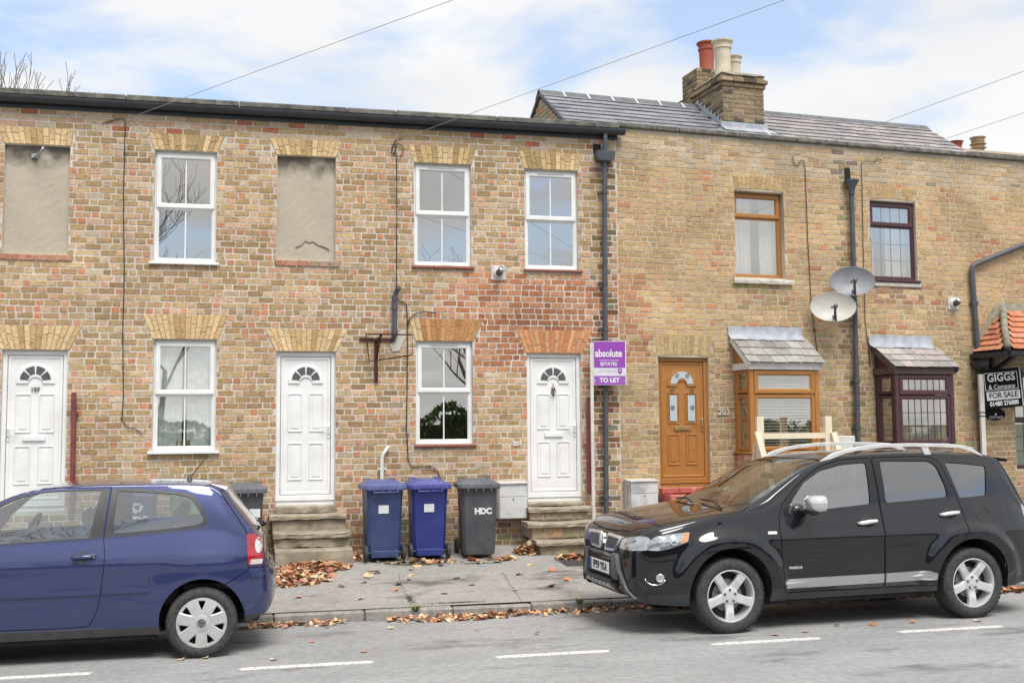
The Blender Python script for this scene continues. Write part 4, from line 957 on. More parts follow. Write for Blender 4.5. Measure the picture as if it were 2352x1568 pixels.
chbricks(cx0, cx1, cy0, cy1, 7.08, ct-.17, ch); chbricks(cx0-.02, cx1+.02, cy0-.02, cy1+.02, ct-.17, ct-.09, ch, .01); chbricks(cx0-.045, cx1+.045, cy0-.045, cy1+.045, ct-.09, ct-.01, ch, .02)
chbricks(cx0-.01, cx1+.01, cy0-.01, cy1+.01, ct-.01, ct+.07, ch)
m = MB(); n = 10; vs = []
for j in range(n+1):
    for i in range(n+1):
        x, y = lerp(cx0-.03, cx1+.03, i/n), lerp(cy0-.03, cy1+.03, j/n); t = min(i, n-i, j, n-j)/n*2
        vs.append((x, y, ct+.05+.10*min(1, t*2)**.6+g2.uniform(-.012, .012)))
m.add(vs, [(j*(n+1)+i, j*(n+1)+i+1, (j+1)*(n+1)+i+1, (j+1)*(n+1)+i) for j in range(n) for i in range(n)]); m.build('flaunching', pm('flaunch_mortar', (.36, .33, .28), (.20, .19, .16), 9, .95, bump=.8), ch, True)
# rear stack behind it, a little taller
bs = MB().box(cx0+.112, cx1-.112, cy1+.032, cy1+.608, 6.9, ct+.52).box(cx0+.113, cx1-.113, cy1+.642, cy1+.988, 6.9, ct+.05).build('chimney', MORT2, H203)
chbricks(cx0+.1, cx1-.1, cy1+.02, cy1+.62, 7.6, ct+.52, bs); chbricks(cx0+.1, cx1-.1, cy1+.63, cy1+1.0, 7.2, ct+.05, bs)
MB().box(cx0+.08, cx1-.08, cy1+.62, cy1+1.03, ct+.05, ct+.08).build('slate_cap', RT, bs)
def pot(par, x, y, z, h, r, mat):
    pr = [(r*.86, 0), (r*.80, .06), (r*.82, h*.4), (r*.86, h*.74), (r*.88, h*.76), (r*.98, h*.775), (r*.98, h*.80), (r*.9, h*.81), (r*.92, h*.92), (r*1.12, h*.95), (r*1.14, h*.99), (r*.95, h), (r*.8, h), (r*.8, h*.7)]
    MB().lathe(pr, 26, (x, y, z), cap=False).build('chimney_pot', mat, par, True, auto=35)
CREAMPOT = pm('cream_pot', (.68, .60, .46), (.55, .48, .36), 5, .8); REDPOT = pm('red_pot', (.40, .10, .055), (.33, .085, .05), 7, .75)
pot(ch, 3.17, 2.42, ct+.12, .66, .172, CREAMPOT); pot(ch, 3.60, 2.80, ct+.10, .56, .15, CREAMPOT); pot(bs, 3.43, 3.48, ct+.48, .66, .165, REDPOT)
# stepped lead flashing down the left cheek, apron at the foot
m = MB(); k = 0; d = 2.05
while d < 3.0:
    d2 = d+.12; zl = rz(d); m.add([(cx0-.016, d, rz(d)-.02), (cx0-.016, d2, rz(d2)-.02), (cx0-.016, d2, rz(d2)+.10), (cx0-.016, d, rz(d2)+.10), (cx0-.15, d, rz(d)+.03), (cx0-.15, d2, rz(d2)+.03)], [(0, 1, 2, 3), (0, 4, 5, 1)]); d = d2
m.build('stepped_flashing', LEAD, H203)
m = MB(); n = 10; vs = []
for i in range(n+1):
    x = lerp(cx0-.05, cx1+.05, i/n); vs += [(x, cy0-.018, rz(cy0)+.12), (x, cy0-.025, rz(cy0)+.03), (x+.12*(i/n), cy0-.15+g2.uniform(-.01, .01), rz(cy0-.15)+.035)]
m.add(vs, [(i*3+q, i*3+3+q, i*3+4+q, i*3+1+q) for i in range(n) for q in (0, 1)]); m.build('apron_flashing', LEAD, H203)
MB().bar((3.74, .95, rz(.95)+.03), (3.74, 2.0, rz(2.0)+.03), .03, .02).build('verge_mortar', WHITEP, H203)
# end of the slate roof: lead valley, then the lower cottage roof with its pots
m = MB(); m.add([(7.95, .3, rz(.3)), (8.25, .3, rz(.3)+.02), (8.25, 2.0, rz(1.9)), (7.97, 2.0, rz(2.0)+.05)], [(0, 1, 2, 3)]); m.build('lead_valley', LEAD, H205)
m = MB(); m.add([(7.96, .25, 6.35), (11.0, .25, 6.35), (11.0, 3.0, 7.36), (8.75, 3.0, 7.36), (8.75, 5.5, 6.3), (11.0, 5.5, 6.3), (7.96, .3, 5.95), (8.75, 3, 6.2), (11, .25, 6.2), (11, 3, 6.2)], [(0, 1, 2, 3), (3, 2, 5, 4), (0, 3, 7, 6)]); m.build('roof', pm('cottage_roof', (.36, .29, .21), (.26, .215, .16), 8, .9, bump=.6), HC)
for k in range(6): MB().prism([(2.86, 7.33), (3.0, 7.42), (3.14, 7.33)], 8.80+k*.36, 8.80+(k+1)*.36-.01, 'x').build('ridge_tile', MATS['cottage_roof'], HC)
pb = MB().box(8.75, 10.0, 3.2, 3.7, 6.2, 7.40).build('chimney', MORT2, HC)
pot(pb, 9.02, 3.4, 7.40, .27, .14, REDPOT); pot(pb, 9.58, 3.4, 7.40, .40, .14, pm('buff_pot', (.45, .32, .2), (.36, .26, .16), 9, .85))
for zz in (7.56, 7.64): MB().lathe([(.14, 0), (.168, .015), (.14, .03)], 20, (9.58, 3.4, zz)).build('pot_band', MATS['buff_pot'], pb, True)
MB().box(0, 11.0, 5.7, 5.9, 0, 6.6).build('back_wall', ROOM, H205)
# ------------------------------------------------------------------ pipes on the buff houses
dq = MB().tube([(3.99, -.085, 5.60), (3.985, -.085, 4.0), (3.95, -.085, .3)], .038, 10).build('downpipe', GREYPIPE, H203, True, auto=50)
MB().lathe([(.04, 0), (.045, .06), (.06, .12), (.10, .19), (.10, .20), (.115, .21), (.115, .235), (.095, .235), (.03, .1)], 20, (3.985, -.10, 5.55), cap=False).build('hopper', GREYPIPE, dq, True, auto=40)
MB().box(3.93, 4.03, -.014, -.003, 5.78, 6.0).build('hole_shade', DARK, H203)  # dark plate on the wall face, shade of a hole put into colour
for z in (4.4, 2.62, 1.9): MB().lathe([(.046, -.025), (.046, .025)], 12, (lerp(3.95, 3.988, z/5.6), -.085, z)).box(3.90, 4.06, -.06, -.012, z-.014, z+.014).build('pipe_clip', GREYPIPE, dq)
rp = MB().tube([(10.6, -.07, 6.10), (6.36, -.07, 4.555), (6.27, -.07, 4.50), (6.262, -.07, 4.42), (6.32, -.07, 2.95)], .042, 10).tube([(6.33, -.07, 2.9), (6.33, -.07, .3)], .045, 10).build('downpipe', GREYPIPE, HC, True, auto=50)
MB().lathe([(.05, 0), (.055, .1), (.075, .14), (.14, .22), (.145, .27), (.125, .27), (.04, .15)], 20, (6.325, -.10, 2.68), cap=False).build('hopper', BLACKPL, rp, True, auto=40)
for z in (3.9, 2.6): MB().lathe([(.052, -.03), (.052, .03)], 12, (6.3, -.07, z)).box(6.22, 6.38, -.05, -.012, z-.014, z+.014).build('pipe_clip', GREYPIPE, rp)
flue(H205, 5.91, 3.895, .10)
# ------------------------------------------------------------------ cottage window and tiled canopy
w = window(HC, *CWIN, 2.0, PLUM, bars=0, lattice=(5, 3, 3), y=.08); curtain(HC, 7.05, 8.2, 1.2, 2.8, .2, pm('grey_net', (.5, .5, .5), (.4, .4, .4), 40, .9), 6)
ck = MB(); ex0, dep, ze, zt, tx = 6.30, .72, 3.09, 3.78, 6.90
ck.add([(ex0, -.02, ze), (ex0, -dep, ze), (11.0, -dep, ze), (11.0, -.02, zt), (tx, -.02, zt)], [(0, 1, 4), (1, 2, 3, 4)]); ck.add([(ex0, -.02, ze-.02), (ex0, -dep, ze-.02), (11.0, -dep, ze-.02), (11.0, -.02, ze-.02)], [(0, 1, 2, 3)])
cn = ck.build('canopy', pm('canopy_board', (.05, .05, .05), None, 9, .8), HC)
TILE = colmat('tile_piece', 'object', rough=.8, contrast=.3, nscale=20, bump=.5, bscale=60); rt = random.Random(2); TC = ((.50, .19, .10), (.50, .20, .115), (.40, .15, .085), (.52, .24, .15))
def tiles(org, along, up, w_at, rows, L, tw=.165):
    al, upv = Vector(along), Vector(up).normalized(); nn = al.cross(upv).normalized()
    if nn.z < 0: nn = -nn
    ex = L/rows
    for r in range(rows):
        a, b = w_at((r+.4)/rows); x = a-(tw/2 if r % 2 else 0)
        while x < b:
            xa, xb = max(x, a), min(x+tw, b); x += tw
            if xb-xa < .03: continue
            p = Vector(org); vs = []
            for zz in (0, .012):
                for xx, ss in ((xa+.003, ex*r-.01), (xb-.003, ex*r-.01), (xb-.003, ex*(r+1.3)), (xa+.003, ex*(r+1.3))): vs.append(p+al*xx+upv*ss+nn*(.028*(1-(ss-ex*r)/(ex*1.3))+.004+zz))
            o = MB().add(vs, [(3, 2, 1, 0), (4, 5, 6, 7), (0, 1, 5, 4), (1, 2, 6, 5), (2, 3, 7, 6), (3, 0, 4, 7)]).build('roof_tile', TILE, cn); c = rt.choice(TC); f = rt.uniform(.85, 1.15); o.color = (c[0]*f, c[1]*f, c[2]*f, 1)
upf = Vector((0, dep-.02, zt-ze)); tiles((0, -dep-.03, ze+.005), (1, 0, 0), upf, lambda t: (ex0+(tx-ex0)*t+.05, 8.6), 7, upf.length*.98)
upl = Vector((tx-ex0, 0, zt-ze)); tiles((ex0-.03, 0, ze+.005), (0, -1, 0), upl, lambda t: (.03, dep*(1-t)-.03), 7, upl.length*.95)
MOSS = pm('lichen_mortar', (.32, .29, .23), (.20, .19, .13), 14, .95, bump=.9)
MB().tube([(ex0, -dep-.02, ze+.06), (lerp(ex0, tx, .5), -dep*.5, lerp(ze, zt, .5)+.06), (tx, -.03, zt+.05)], .055, 8).build('hip_mortar', MOSS, cn, True)
MB().add([(ex0-.12, -.035, ze-.02), (ex0+.06, -.06, ze+.03), (tx+.02, -.06, zt+.02), (9, -.06, zt), (9, -.02, zt+.14), (tx-.05, -.02, zt+.14), (tx-.18, -.02, zt+.08)], [(0, 1, 2, 6), (2, 3, 4, 5), (2, 5, 6)]).build('cement_fillet', MOSS, cn)
MB().prism([(-dep-.11+.055*math.cos(R(t)), ze-.02+.085*math.sin(R(t))) for t in range(180, 361, 20)], ex0-.05, 9.4, 'x').build('gutter', BLACKPL, cn)
MB().prism([(ex0-.06+.055*math.cos(R(t)), ze-.02+.085*math.sin(R(t))) for t in range(180, 361, 20)], -dep-.06, -.03, 'y').build('gutter', BLACKPL, cn)
for xx in (6.62, 8.0): MB().bar((xx, -.06, 2.80), (xx, -.60, 3.06), .06, .06).box(xx-.035, xx+.035, -.07, -.005, 2.72, 3.06, .004).build('bracket', BLACKPL, cn)
# ================================================================== things in front of the houses
# ------------------------------------------------------------------ wheelie bins
rbn = random.Random(77)
def bin_(label, x, y, rz, body, lidm, turned, w=.46, sticker=None, letters=None, recyc=False, hgt=.93):
    """turned=False: handle and axle towards the street; True: front towards the street"""
    t = thing('wheelie_bin', label, 'wheelie bin', (x, y, pavz(y)), rz, 'wheelie bins along the house fronts')
    dp = .56; wb, wt, db, dt = w*.5-.022, w*.5, .20, dp/2
    m = MB(); rings = []
    def rr_(hw, y0, y1, z, c=.035):
        p = [(-hw+c, y0), (hw-c, y0), (hw, y0+c), (hw, y1-c), (hw-c, y1), (-hw+c, y1), (-hw, y1-c), (-hw, y0+c)]; return [(a, b, z) for a, b in p]
    y0b = -dt+.05 if not turned else -dt+.03
    prof = [(wb-.03, y0b+.03, db, .03), (wb-.008, y0b, db+.01, .05), (wb, y0b-.005, db+.015, .10), (lerp(wb, wt, .55), y0b-.02, lerp(db, dt, .6), .5), (wt-.004, -dt+.004, dt-.01, hgt-.13), (wt, -dt, dt, hgt-.12), (wt+.004, -dt-.004, dt+.004, hgt-.06), (wt+.004, -dt-.004, dt+.004, hgt)]
    for hw, a, b, z in prof: rings.append(rr_(hw, a, b, z))
    vs = [p for r in rings for p in r]; n = 8
    m.add(vs, [(k*n+i, k*n+(i+1) % n, (k+1)*n+(i+1) % n, (k+1)*n+i) for k in range(len(rings)-1) for i in range(n)]+[tuple(range(n))[::-1], tuple(range(len(vs)-n, len(vs)))])
    b = m.build('body', body, t)
    # lid: overhanging rim and a raised, ribbed crown
    L2 = w/2+.045; m = MB(); lr = [(L2, -dt-.05, dt+.05, hgt-.035), (L2+.006, -dt-.056, dt+.056, hgt-.02), (L2+.004, -dt-.054, dt+.054, hgt+.02), (L2-.035, -dt-.01, dt+.02, hgt+.045), (L2-.10, -dt+.09, dt-.05, hgt+.075), (L2-.14, -dt+.13, dt-.1, hgt+.085)]
    rings = [rr_(a, c, d, z, .05) for a, c, d, z in lr]; vs = [p for r in rings for p in r]
    m.add(vs, [(k*n+i, k*n+(i+1) % n, (k+1)*n+(i+1) % n, (k+1)*n+i) for k in range(len(rings)-1) for i in range(n)]+[tuple(range(n))[::-1], tuple(range(len(vs)-n, len(vs)))])
    ld = m.build('lid', lidm, t)
    for sx in (-.15, -.045, .045, .15):
        MB().bar((sx, -dt-.05, hgt+.018), (sx*.8, -dt+.12, hgt+.085), .014, .018).bar((sx, -dt-.058, hgt-.07), (sx, -dt-.056, hgt+.02), .014, .016, (0, -1, 0)).build('lid_rib', lidm, ld)
    # two little lid grips / hinge lugs at the back of the lid
    for sx in (-.17, .17): MB().tube([(sx-.045, dt-.02, hgt+.04), (sx-.045, dt-.02, hgt+.085), (sx+.045, dt-.02, hgt+.085), (sx+.045, dt-.02, hgt+.04)], .011, 6).build('lid_handle', lidm, ld)
    wy = (-dt+.06) if not turned else (dt-.02)
    if not turned:
        MB().tube([(-w*.34, -dt-.045, hgt-.03), (-w*.34, -dt-.075, hgt-.06), (w*.34, -dt-.075, hgt-.06), (w*.34, -dt-.045, hgt-.03)], .013, 8).build('handle', body, t, True)
        MB().prism([(-.175, .13), (.175, .13), (.175, .045), (-.175, .045)], wy-.06, wy+.02, bev=.006).build('axle_housing', body, t)
    MB().tube([(-w*.5-.03, wy, .10), (w*.5+.03, wy, .10)], .012, 8).build('axle', GREYPIPE, t)
    for sx in (-1, 1):
        wx = sx*(w*.5+.012); wh = MB().lathe([(.03, -.024), (.085, -.024), (.1, -.016), (.1, .016), (.085, .024), (.03, .024)], 24, (wx, wy, .10), 'x').build('wheel', pm('bin_tyre', (.025, .025, .026), (.05, .05, .05), 20, .75), t, True, auto=40)
        MB().lathe([(.022, -.03), (.04, -.027), (.04, .027), (.022, .03)], 14, (wx, wy, .10), 'x').build('hub', BLACKPL, wh)
    fy = lambda z: lerp(y0b-.005, -dt, (z-.1)/(hgt-.2))-.002
    if sticker:
        z0, z1 = .60, .705; m = MB(); m.add([(-.065+sticker, fy(z0)-.001, z0), (.065+sticker, fy(z0)-.001, z0), (.065+sticker, fy(z1)-.001, z1), (-.065+sticker, fy(z1)-.001, z1), (-.065+sticker, fy(z0)+.001, z0), (.065+sticker, fy(z0)+.001, z0), (.065+sticker, fy(z1)+.001, z1), (-.065+sticker, fy(z1)+.001, z1)], [(0, 1, 2, 3), (7, 6, 5, 4), (0, 4, 5, 1), (1, 5, 6, 2), (2, 6, 7, 3), (3, 7, 4, 0)]); m.build('sticker', pm('sticker_paper', (.72, .73, .76), (.62, .63, .67), 30, .6), t)
    if letters:
        tilt = math.atan2(fy(.9)-fy(.4), .5)
        text(letters, .105, pm('bin_lettering', (.72, .72, .72), (.42, .42, .43), 40, .6, ramp=(.5, .7)), t, (.05, fy(.60)-.001, .60), (R(90)-tilt*0, 0, 0), bold=.006, ext=.002, spacing=.95)
        if recyc:
            m = MB()
            for k in range(3):
                a = R(90+120*k); c, s_ = math.cos(a), math.sin(a)
                pl = [(-.045, .028), (.02, .028), (.02, .012), (.06, .042), (.02, .072), (.02, .056), (-.03, .056)]
                m.prism([(.04+(-s_*p+c*q*1.0), .75+(c*p*-1*-1+s_*q)) for p, q in pl], fy(.75)-.004, fy(.75))
            m.build('recycling_arrows', MATS['bin_lettering'], t)
    return t
BLUE1 = pm('faded_blue_plastic', (.026, .045, .135), (.042, .062, .155), 5, .45, detail=6); BLUE2 = pm('blue_plastic', (.020, .030, .175), (.026, .038, .195), 5, .38)
LIDB1 = pm('faded_blue_lid', (.08, .10, .25), (.105, .125, .275), 6, .5); LIDB2 = pm('blue_lid', (.065, .072, .27), (.08, .09, .30), 6, .45)
GREY = pm('grey_bin_plastic', (.052, .055, .062), (.075, .078, .085), 5, .5); GREYL = pm('grey_bin_lid', (.10, .105, .12), (.13, .135, .15), 6, .55)
GREEN = pm('green_bin_plastic', (.09, .24, .10), (.11, .27, .12), 6, .5); GREENL = pm('green_bin_lid', (.20, .40, .17), (.24, .44, .2), 6, .5)
bin_('faded blue wheelie bin with white sticker, left of the two blue bins', 1.58, 14.30, R(2), BLUE1, LIDB1, False, sticker=-.02)
bin_('brighter blue wheelie bin squeezed between the faded blue bin and the grey one', 2.175, 14.33, R(-1), BLUE2, LIDB2, False, sticker=-.01)
bin_('grey wheelie bin with white HDC letters beside the white meter box', 2.83, 14.28, R(-4), GREY, GREYL, True, letters='HDC')
bin_('dark grey wheelie bin with white sticker beside the left steps', -.17, 14.25, R(2), GREY, GREYL, True, letters='HDC', sticker=.13)
bin_('green lidded wheelie bin almost hidden behind the blue hatchback', -.82, 14.28, R(1), GREEN, GREENL, True, letters='HDC', hgt=.92)
bin_('blue recycling bin with arrows seen through the hatchback rear side window', -1.46, 14.28, R(0), BLUE1, LIDB1, True, letters='HDC', recyc=True, hgt=.92)
# ------------------------------------------------------------------ letting board on a post
PURP = pm('purple_print', (.27, .065, .38), (.29, .075, .40), 3, .55, spec=.15); PALEP = pm('pale_print', (.70, .69, .74), None, 5, .4); TXTW = pm('white_print', (.8, .8, .8), None, 5, .45); PURL = pm('light_purple_print', (.34, .12, .47), None, 4, .55, spec=.15)
def post(name, label, a, b, w=.05, mat=None, cat='sign'):
    t = thing(name, label, cat); 
    return t
sg = thing('letting_board', 'purple and white TO LET board on a white post before the downpipe', 'sign', (4.635, FY-.19, 0), R(-4))
MB().box(-.045, .0, -.015, .02, .62, 3.135, .004).build('post', pm('painted_post', (.66, .64, .60), (.56, .53, .47), 8, .7), sg)
bd = MB().box(.003, .485, -.008, .004, 2.535, 3.165, .002).build('board', PALEP, sg)
sh = .0
for (za, zb, mt) in ((2.785, 3.158, PURP), (2.542, 2.668, PURL)): MB().box(.012, .470, -.0105, -.0085, za, zb).build('printed_panel', mt, bd)
text('absolute', .145, TXTW, bd, (.225, -.0115, 2.985), bold=.003, ext=.0008, sx=.86, spacing=.95); text('ESTATES', .068, TXTW, bd, (.225, -.0115, 2.835), ext=.0008, bold=.0015, sx=.95); text('TO LET', .088, TXTW, bd, (.235, -.0115, 2.605), bold=.003, ext=.0008)
MB().box(.09, .37, -.0118, -.0106, 2.886, 2.892).build('rule', TXTW, bd)
text('01234 340 340', .05, pm('pale_print_grey', (.52, .51, .55), None, 5, .5), bd, (.20, -.0095, 2.735), ext=.0006)
MB().prism([(.36, 2.775), (.42, 2.775), (.42, 2.72), (.405, 2.70), (.39, 2.69), (.375, 2.70), (.36, 2.72)], -.0105, -.0085).build('shield_emblem', PURP, bd); text('AE', .036, TXTW, bd, (.39, -.0112, 2.745), ext=.0005)
for xx in (.02, .465): MB().lathe([(.008, -.004), (.008, .0)], 8, (xx, -.0105, 2.60), 'y').build('bolt', TXTW, bd)
# for-sale board
sg = thing('for_sale_board', 'black and white FOR SALE board on a white post by the cottage', 'sign', tuple(w2(6.23, -.22, 0)), PHI-R(5))
pz = MB().box(-.06, .02, -.03, .02, .3, 2.735, .004).build('post', MATS['painted_post'], sg)
MB().box(-.066, .026, -.036, .024, 2.06, 2.075).box(-.066, .026, -.036, .024, 2.12, 2.135).build('cable_tie', RUBBER, sg)
BPR = pm('black_print', (.008, .008, .009), (.012, .012, .013), 5, .6, spec=.08)
bd = MB().box(.022, .76, -.014, .0, 2.17, 2.80, .002).build('board', BPR, sg); bd.rotation_euler = (0, R(-4.5), 0); bd.location = (.03-(.03*math.cos(R(4.5))-2.45*math.sin(R(4.5))), 0, 2.45-(.03*math.sin(R(4.5))+2.45*math.cos(R(4.5))))
def bdf(x0, x1, z0, z1, w): MB().box(x0, x1, -.0165, -.0142, z1-w, z1).box(x0, x1, -.0165, -.0142, z0, z0+w).box(x0, x0+w, -.0165, -.0142, z0+w, z1-w).box(x1-w, x1, -.0165, -.0142, z0+w, z1-w).build('printed_border', TXTW, bd)
bdf(.055, .67, 2.465, 2.745, .009)
text('GIGGS', .175, TXTW, bd, (.365, -.0162, 2.66), bold=.005, ext=.0008, sx=.98, spacing=1.05); text('& Company', .098, TXTW, bd, (.365, -.0162, 2.515), ext=.0008, bold=.001, sx=1.05)
MB().box(.065, .685, -.0165, -.0142, 2.305, 2.445).build('printed_panel', TXTW, bd); text('FOR SALE', .125, BPR, bd, (.375, -.0175, 2.375), ext=.0008, bold=.002); text('01480 276888', .098, TXTW, bd, (.375, -.0162, 2.245), bold=.004, ext=.0008, sx=.94)
MB().box(.715, .735, -.0168, -.0142, 2.18, 2.795).build('printed_edge', TXTW, bd)
pq = thing('name_plaque', 'small oval black house name plaque below the for sale board', 'plaque', tuple(w2(6.64, -.03, 2.10)), PHI)
MB().lathe([(.001, -.015), (.10, -.015), (.105, -.01), (.105, 0)], 24, ax='y').build('plate', BPR, pq).scale = (1.9, 1, .95); text('COTTAGE', .06, TXTW, pq, (0, -.017, -.055), ext=.0006); MB().lathe([(.001, -.018), (.018, -.018), (.02, -.015)], 8, ax='y').build('rosette', TXTW, pq)
# ------------------------------------------------------------------ satellite dishes
def dish(label, x, z, mat, w=.34, h=.235, yaw=R(-24)):
    t = thing('satellite_dish', label, 'satellite dish', tuple(w2(x, -.30, z)), PHI+yaw, 'satellite dishes on the downpipe')
    n, k = 32, 7; m = MB()
    for side in (0, 1):
        vs = []
        for j in range(k+1):
            r = j/k
            for i in range(n): a = 2*math.pi*i/n; vs.append((w*r*math.cos(a), .075*(1-r*r)+.006*side, h*r*math.sin(a)))
        m.add(vs, [(j*n+i, j*n+(i+1) % n, (j+1)*n+(i+1) % n, (j+1)*n+i) for j in range(k) for i in range(n)])
    d = m.build('reflector', mat, t, True); d.rotation_euler = (R(-12), 0, 0)
    MB().tube([(w*math.cos(a), .002, h*math.sin(a)) for a in [2*math.pi*i/40 for i in range(41)]], .006, 6).build('rim', mat, d, True)
    MB().bar((0, .05, -h*.55), (0, -.20, -h*1.0), .022, .022).tube([(0, -.16, -h*.92), (-.01, -.19, -h*.45), (0, -.16, -.02)], .02, 8).build('feed_arm', BLACKPL, t)
    MB().lathe([(.03, -.05), (.035, -.02), (.028, .03)], 14, (0, -.17, -.01), 'y').build('receiver', pm('lnb_grey', (.12, .12, .13), None, 9, .5), t, True)
    MB().tube([(0, .07, 0), (0, .16, 0), (.05, .29, -.03)], .02, 8).box(.02, .09, .28, .30, -.1, .06).build('mount', GREYPIPE, t)
    return t
dish('mid-grey satellite dish, the upper of the two on the downpipe', 3.80, 4.15, pm('dish_dark_grey', (.20, .205, .22), (.25, .255, .27), 6, .45)); dish('pale weathered satellite dish, the lower of the two on the downpipe', 3.44, 3.745, pm('dish_pale', (.52, .50, .43), (.42, .42, .40), 4, .5))
# ------------------------------------------------------------------ rusty hoop bracket
RUST = pm('rusty_iron', (.06, .028, .022), (.11, .045, .028), 25, .75, .5, .5)
hp = thing('hoop_bracket', 'rusty iron wall bracket with a square hoop frame between the white door and window', 'bracket', (0, FY, 0))
MB().box(1.34, 1.83, -.022, -.014, 3.14, 3.19).build('crossbar', RUST, hp); MB().box(1.545, 1.595, -.03, -.0145, 2.57, 3.16).build('upright', RUST, hp)
MB().bar((1.57, -.02, 3.13), (1.62, -.34, 3.22), .028, .022).bar((1.575, -.03, 2.92), (1.60, -.30, 3.17), .02, .02).build('strut', RUST, hp)
MB().tube([(1.43, -.05, 3.24), (2.03, -.30, 3.215), (2.01, -.45, 2.93), (1.47, -.10, 2.86), (1.43, -.05, 3.24)], .0105, 6).build('hoop_frame', RUST, hp)
for z in (2.62, 2.70, 2.78, 3.0): MB().lathe([(.007, -.036), (.007, -.03)], 8, (1.57, 0, z), 'y').build('bolt', RUST, hp)
dk = thing('wall_hook', 'small silver hook lamp bracket in the leftmost blocked up window', 'hook', (-2.88, FY+.05, 5.53)); GALV = pm('galvanised', (.45, .46, .47), (.36, .37, .38), 20, .4, .7)
MB().box(-.04, .04, -.03, 0, -.03, .03, .004).build('plate', GALV, dk); MB().tube([(0, -.03, -.01), (.04, -.10, -.015), (.09, -.13, .03), (.13, -.15, .09)], [.012, .014, .014, .017], 8).build('arm', GALV, dk, True)
MAROON = pm('maroon_pole', (.16, .035, .035), (.22, .06, .055), 9, .6)
for lab, x, z0, z1, lean in (('maroon round pole standing right of the door numbered 197', -2.315, .9, 2.44, .012), ('maroon round pole tied to the white letting board post', 4.60, 1.0, 2.37, -.01)):
    t = thing('wall_pole', lab, 'pole', (x, FY-.07, 0)); MB().tube([(lean, 0, z0), (0, 0, z1)], .032, 12).build('pole', MAROON, t, True, auto=40)
    for z in (z0+.25, z1-.27): MB().box(-.02, .055, -.015, .06, z-.02, z+.02, .006).build('bracket', MAROON, t)
# ------------------------------------------------------------------ timber trestle on the pavement
TIM = pm('fresh_pine', (.76, .67, .52), (.70, .60, .44), 10, .7, stretch=(3, 3, .6), detail=5)
tr = thing('timber_trestle', 'pale raw timber trestle standing before the orange bay window', 'trestle', tuple(w2(0, -1.0, 0)), PHI)
zg = .18
for sx, x0 in ((0, 1.69), (1, 2.80)):
    MB().box(x0-.055, x0+.055, -.028, .028, zg, 2.07, .003).build('upright', TIM, tr)
    s = -1 if sx == 0 else 1; top = (x0+(-.075 if sx == 0 else .06), -.05, 1.86 if sx == 0 else 1.84); MB().bar(top, (x0+(.17 if sx == 0 else .26), -.42, zg), .085, .045, (0, 1, 0)).build('brace', TIM, tr)
    MB().bar((x0-.02, .05, 1.7), (x0+(-.24 if sx else .02), .4, zg), .085, .045, (0, 1, 0)).build('brace', TIM, tr)
MB().box(1.747, 2.743, -.024, .024, 1.755, 1.835, .003).build('crossbar', TIM, tr); MB().box(1.72, 1.98, -.075, -.035, .86, .95, .003).build('stretcher', TIM, tr)
# ------------------------------------------------------------------ cables and telephone wires
def cable(label, pts, r=.006, n=6, name='cable', group=None, mat=None):
    o = MB().tube(pts, r, n).build(name, mat or CABLE, None, True); return tag(o, label, 'cable', group)
F = lambda x, z, y=-.022: (x, FY+y, z)
def G2(x, z, y=-.022): return tuple(w2(x, y, z))
cable('black cable dropping down the brickwork to the sill left of the net curtained window', [F(-2.05, 5.99), F(-1.95, 6.03), F(-1.85, 6.07), F(-1.775, 6.07), F(-1.76, 6.0), F(-1.765, 5.0), F(-1.735, 4.0), F(-1.74, 3.2), F(-1.715, 2.4), F(-1.73, 2.08), F(-1.65, 1.99), F(-1.55, 1.96), F(-1.47, 1.9), F(-1.44, 1.95)])
lp = [F(1.86+.085*math.cos(R(a))+.0, 5.83+.095*math.sin(R(a)), -.03) for a in range(90, 480, 24)]
cable('looped black cable dropping from the eaves to the grey vent pipe', [F(1.93, 6.01), F(1.83, 5.97), F(1.79, 5.88), F(1.81, 5.75)]+lp+[F(1.85, 5.72), F(1.855, 4.8), F(1.85, 3.9)])
cable('thin black cable running from the vent pipe past the window down behind the blue bins', [F(1.85, 3.73, -.04), F(1.93, 3.70), F(1.99, 3.66), F(2.0, 3.5), F(2.005, 3.3), F(2.0, 2.6), F(1.99, 2.0), F(2.01, 1.52), F(2.06, 1.42), F(2.2, 1.42), F(2.32, 1.43), F(2.42, 1.36), F(2.46, 1.25), F(2.47, .4)], .007)
cable('short black cable stub bending right above the reddened window arch', [F(2.005, 3.36, -.03), F(2.03, 3.46, -.03), F(2.12, 3.54, -.03), F(2.25, 3.56, -.03), F(2.40, 3.545, -.03)], .008)
cable('thin cable down the wall right of the orange framed window', [G2(2.98, 6.12), G2(3.0, 6.02), G2(3.06, 5.96), G2(3.12, 6.06), G2(3.18, 6.06), G2(3.2, 5.9), G2(3.21, 4.8), G2(3.24, 3.8), G2(3.32, 3.05)])
cable('thin cable down the wall left of the plum framed window', [G2(4.62, 6.16), G2(4.55, 6.20), G2(4.48, 6.13), G2(4.24, 6.12), G2(4.235, 5.6), G2(4.22, 4.8), G2(4.21, 3.6), G2(4.28, 2.85)])
POLE = Vector((11.9, -2.8, 6.35))
tp = thing('telegraph_pole', 'tarred wooden telegraph pole across the road carrying the overhead wires', 'pole', (POLE.x, POLE.y, .1))
MB().tube([(0, 0, 0), (0, 0, 7.2)], [.14, .10], 14).build('pole', pm('tarred_wood', (.07, .05, .035), (.10, .075, .05), 12, .85, stretch=(4, 4, .4)), tp, True); MB().lathe([(.11, 0), (.12, .03), (.05, .10)], 12, (0, 0, 6.2)).build('wire_ring', GALV, tp)
WIRE = pm('overhead_wire', (.36, .34, .33), None, 9, .6)
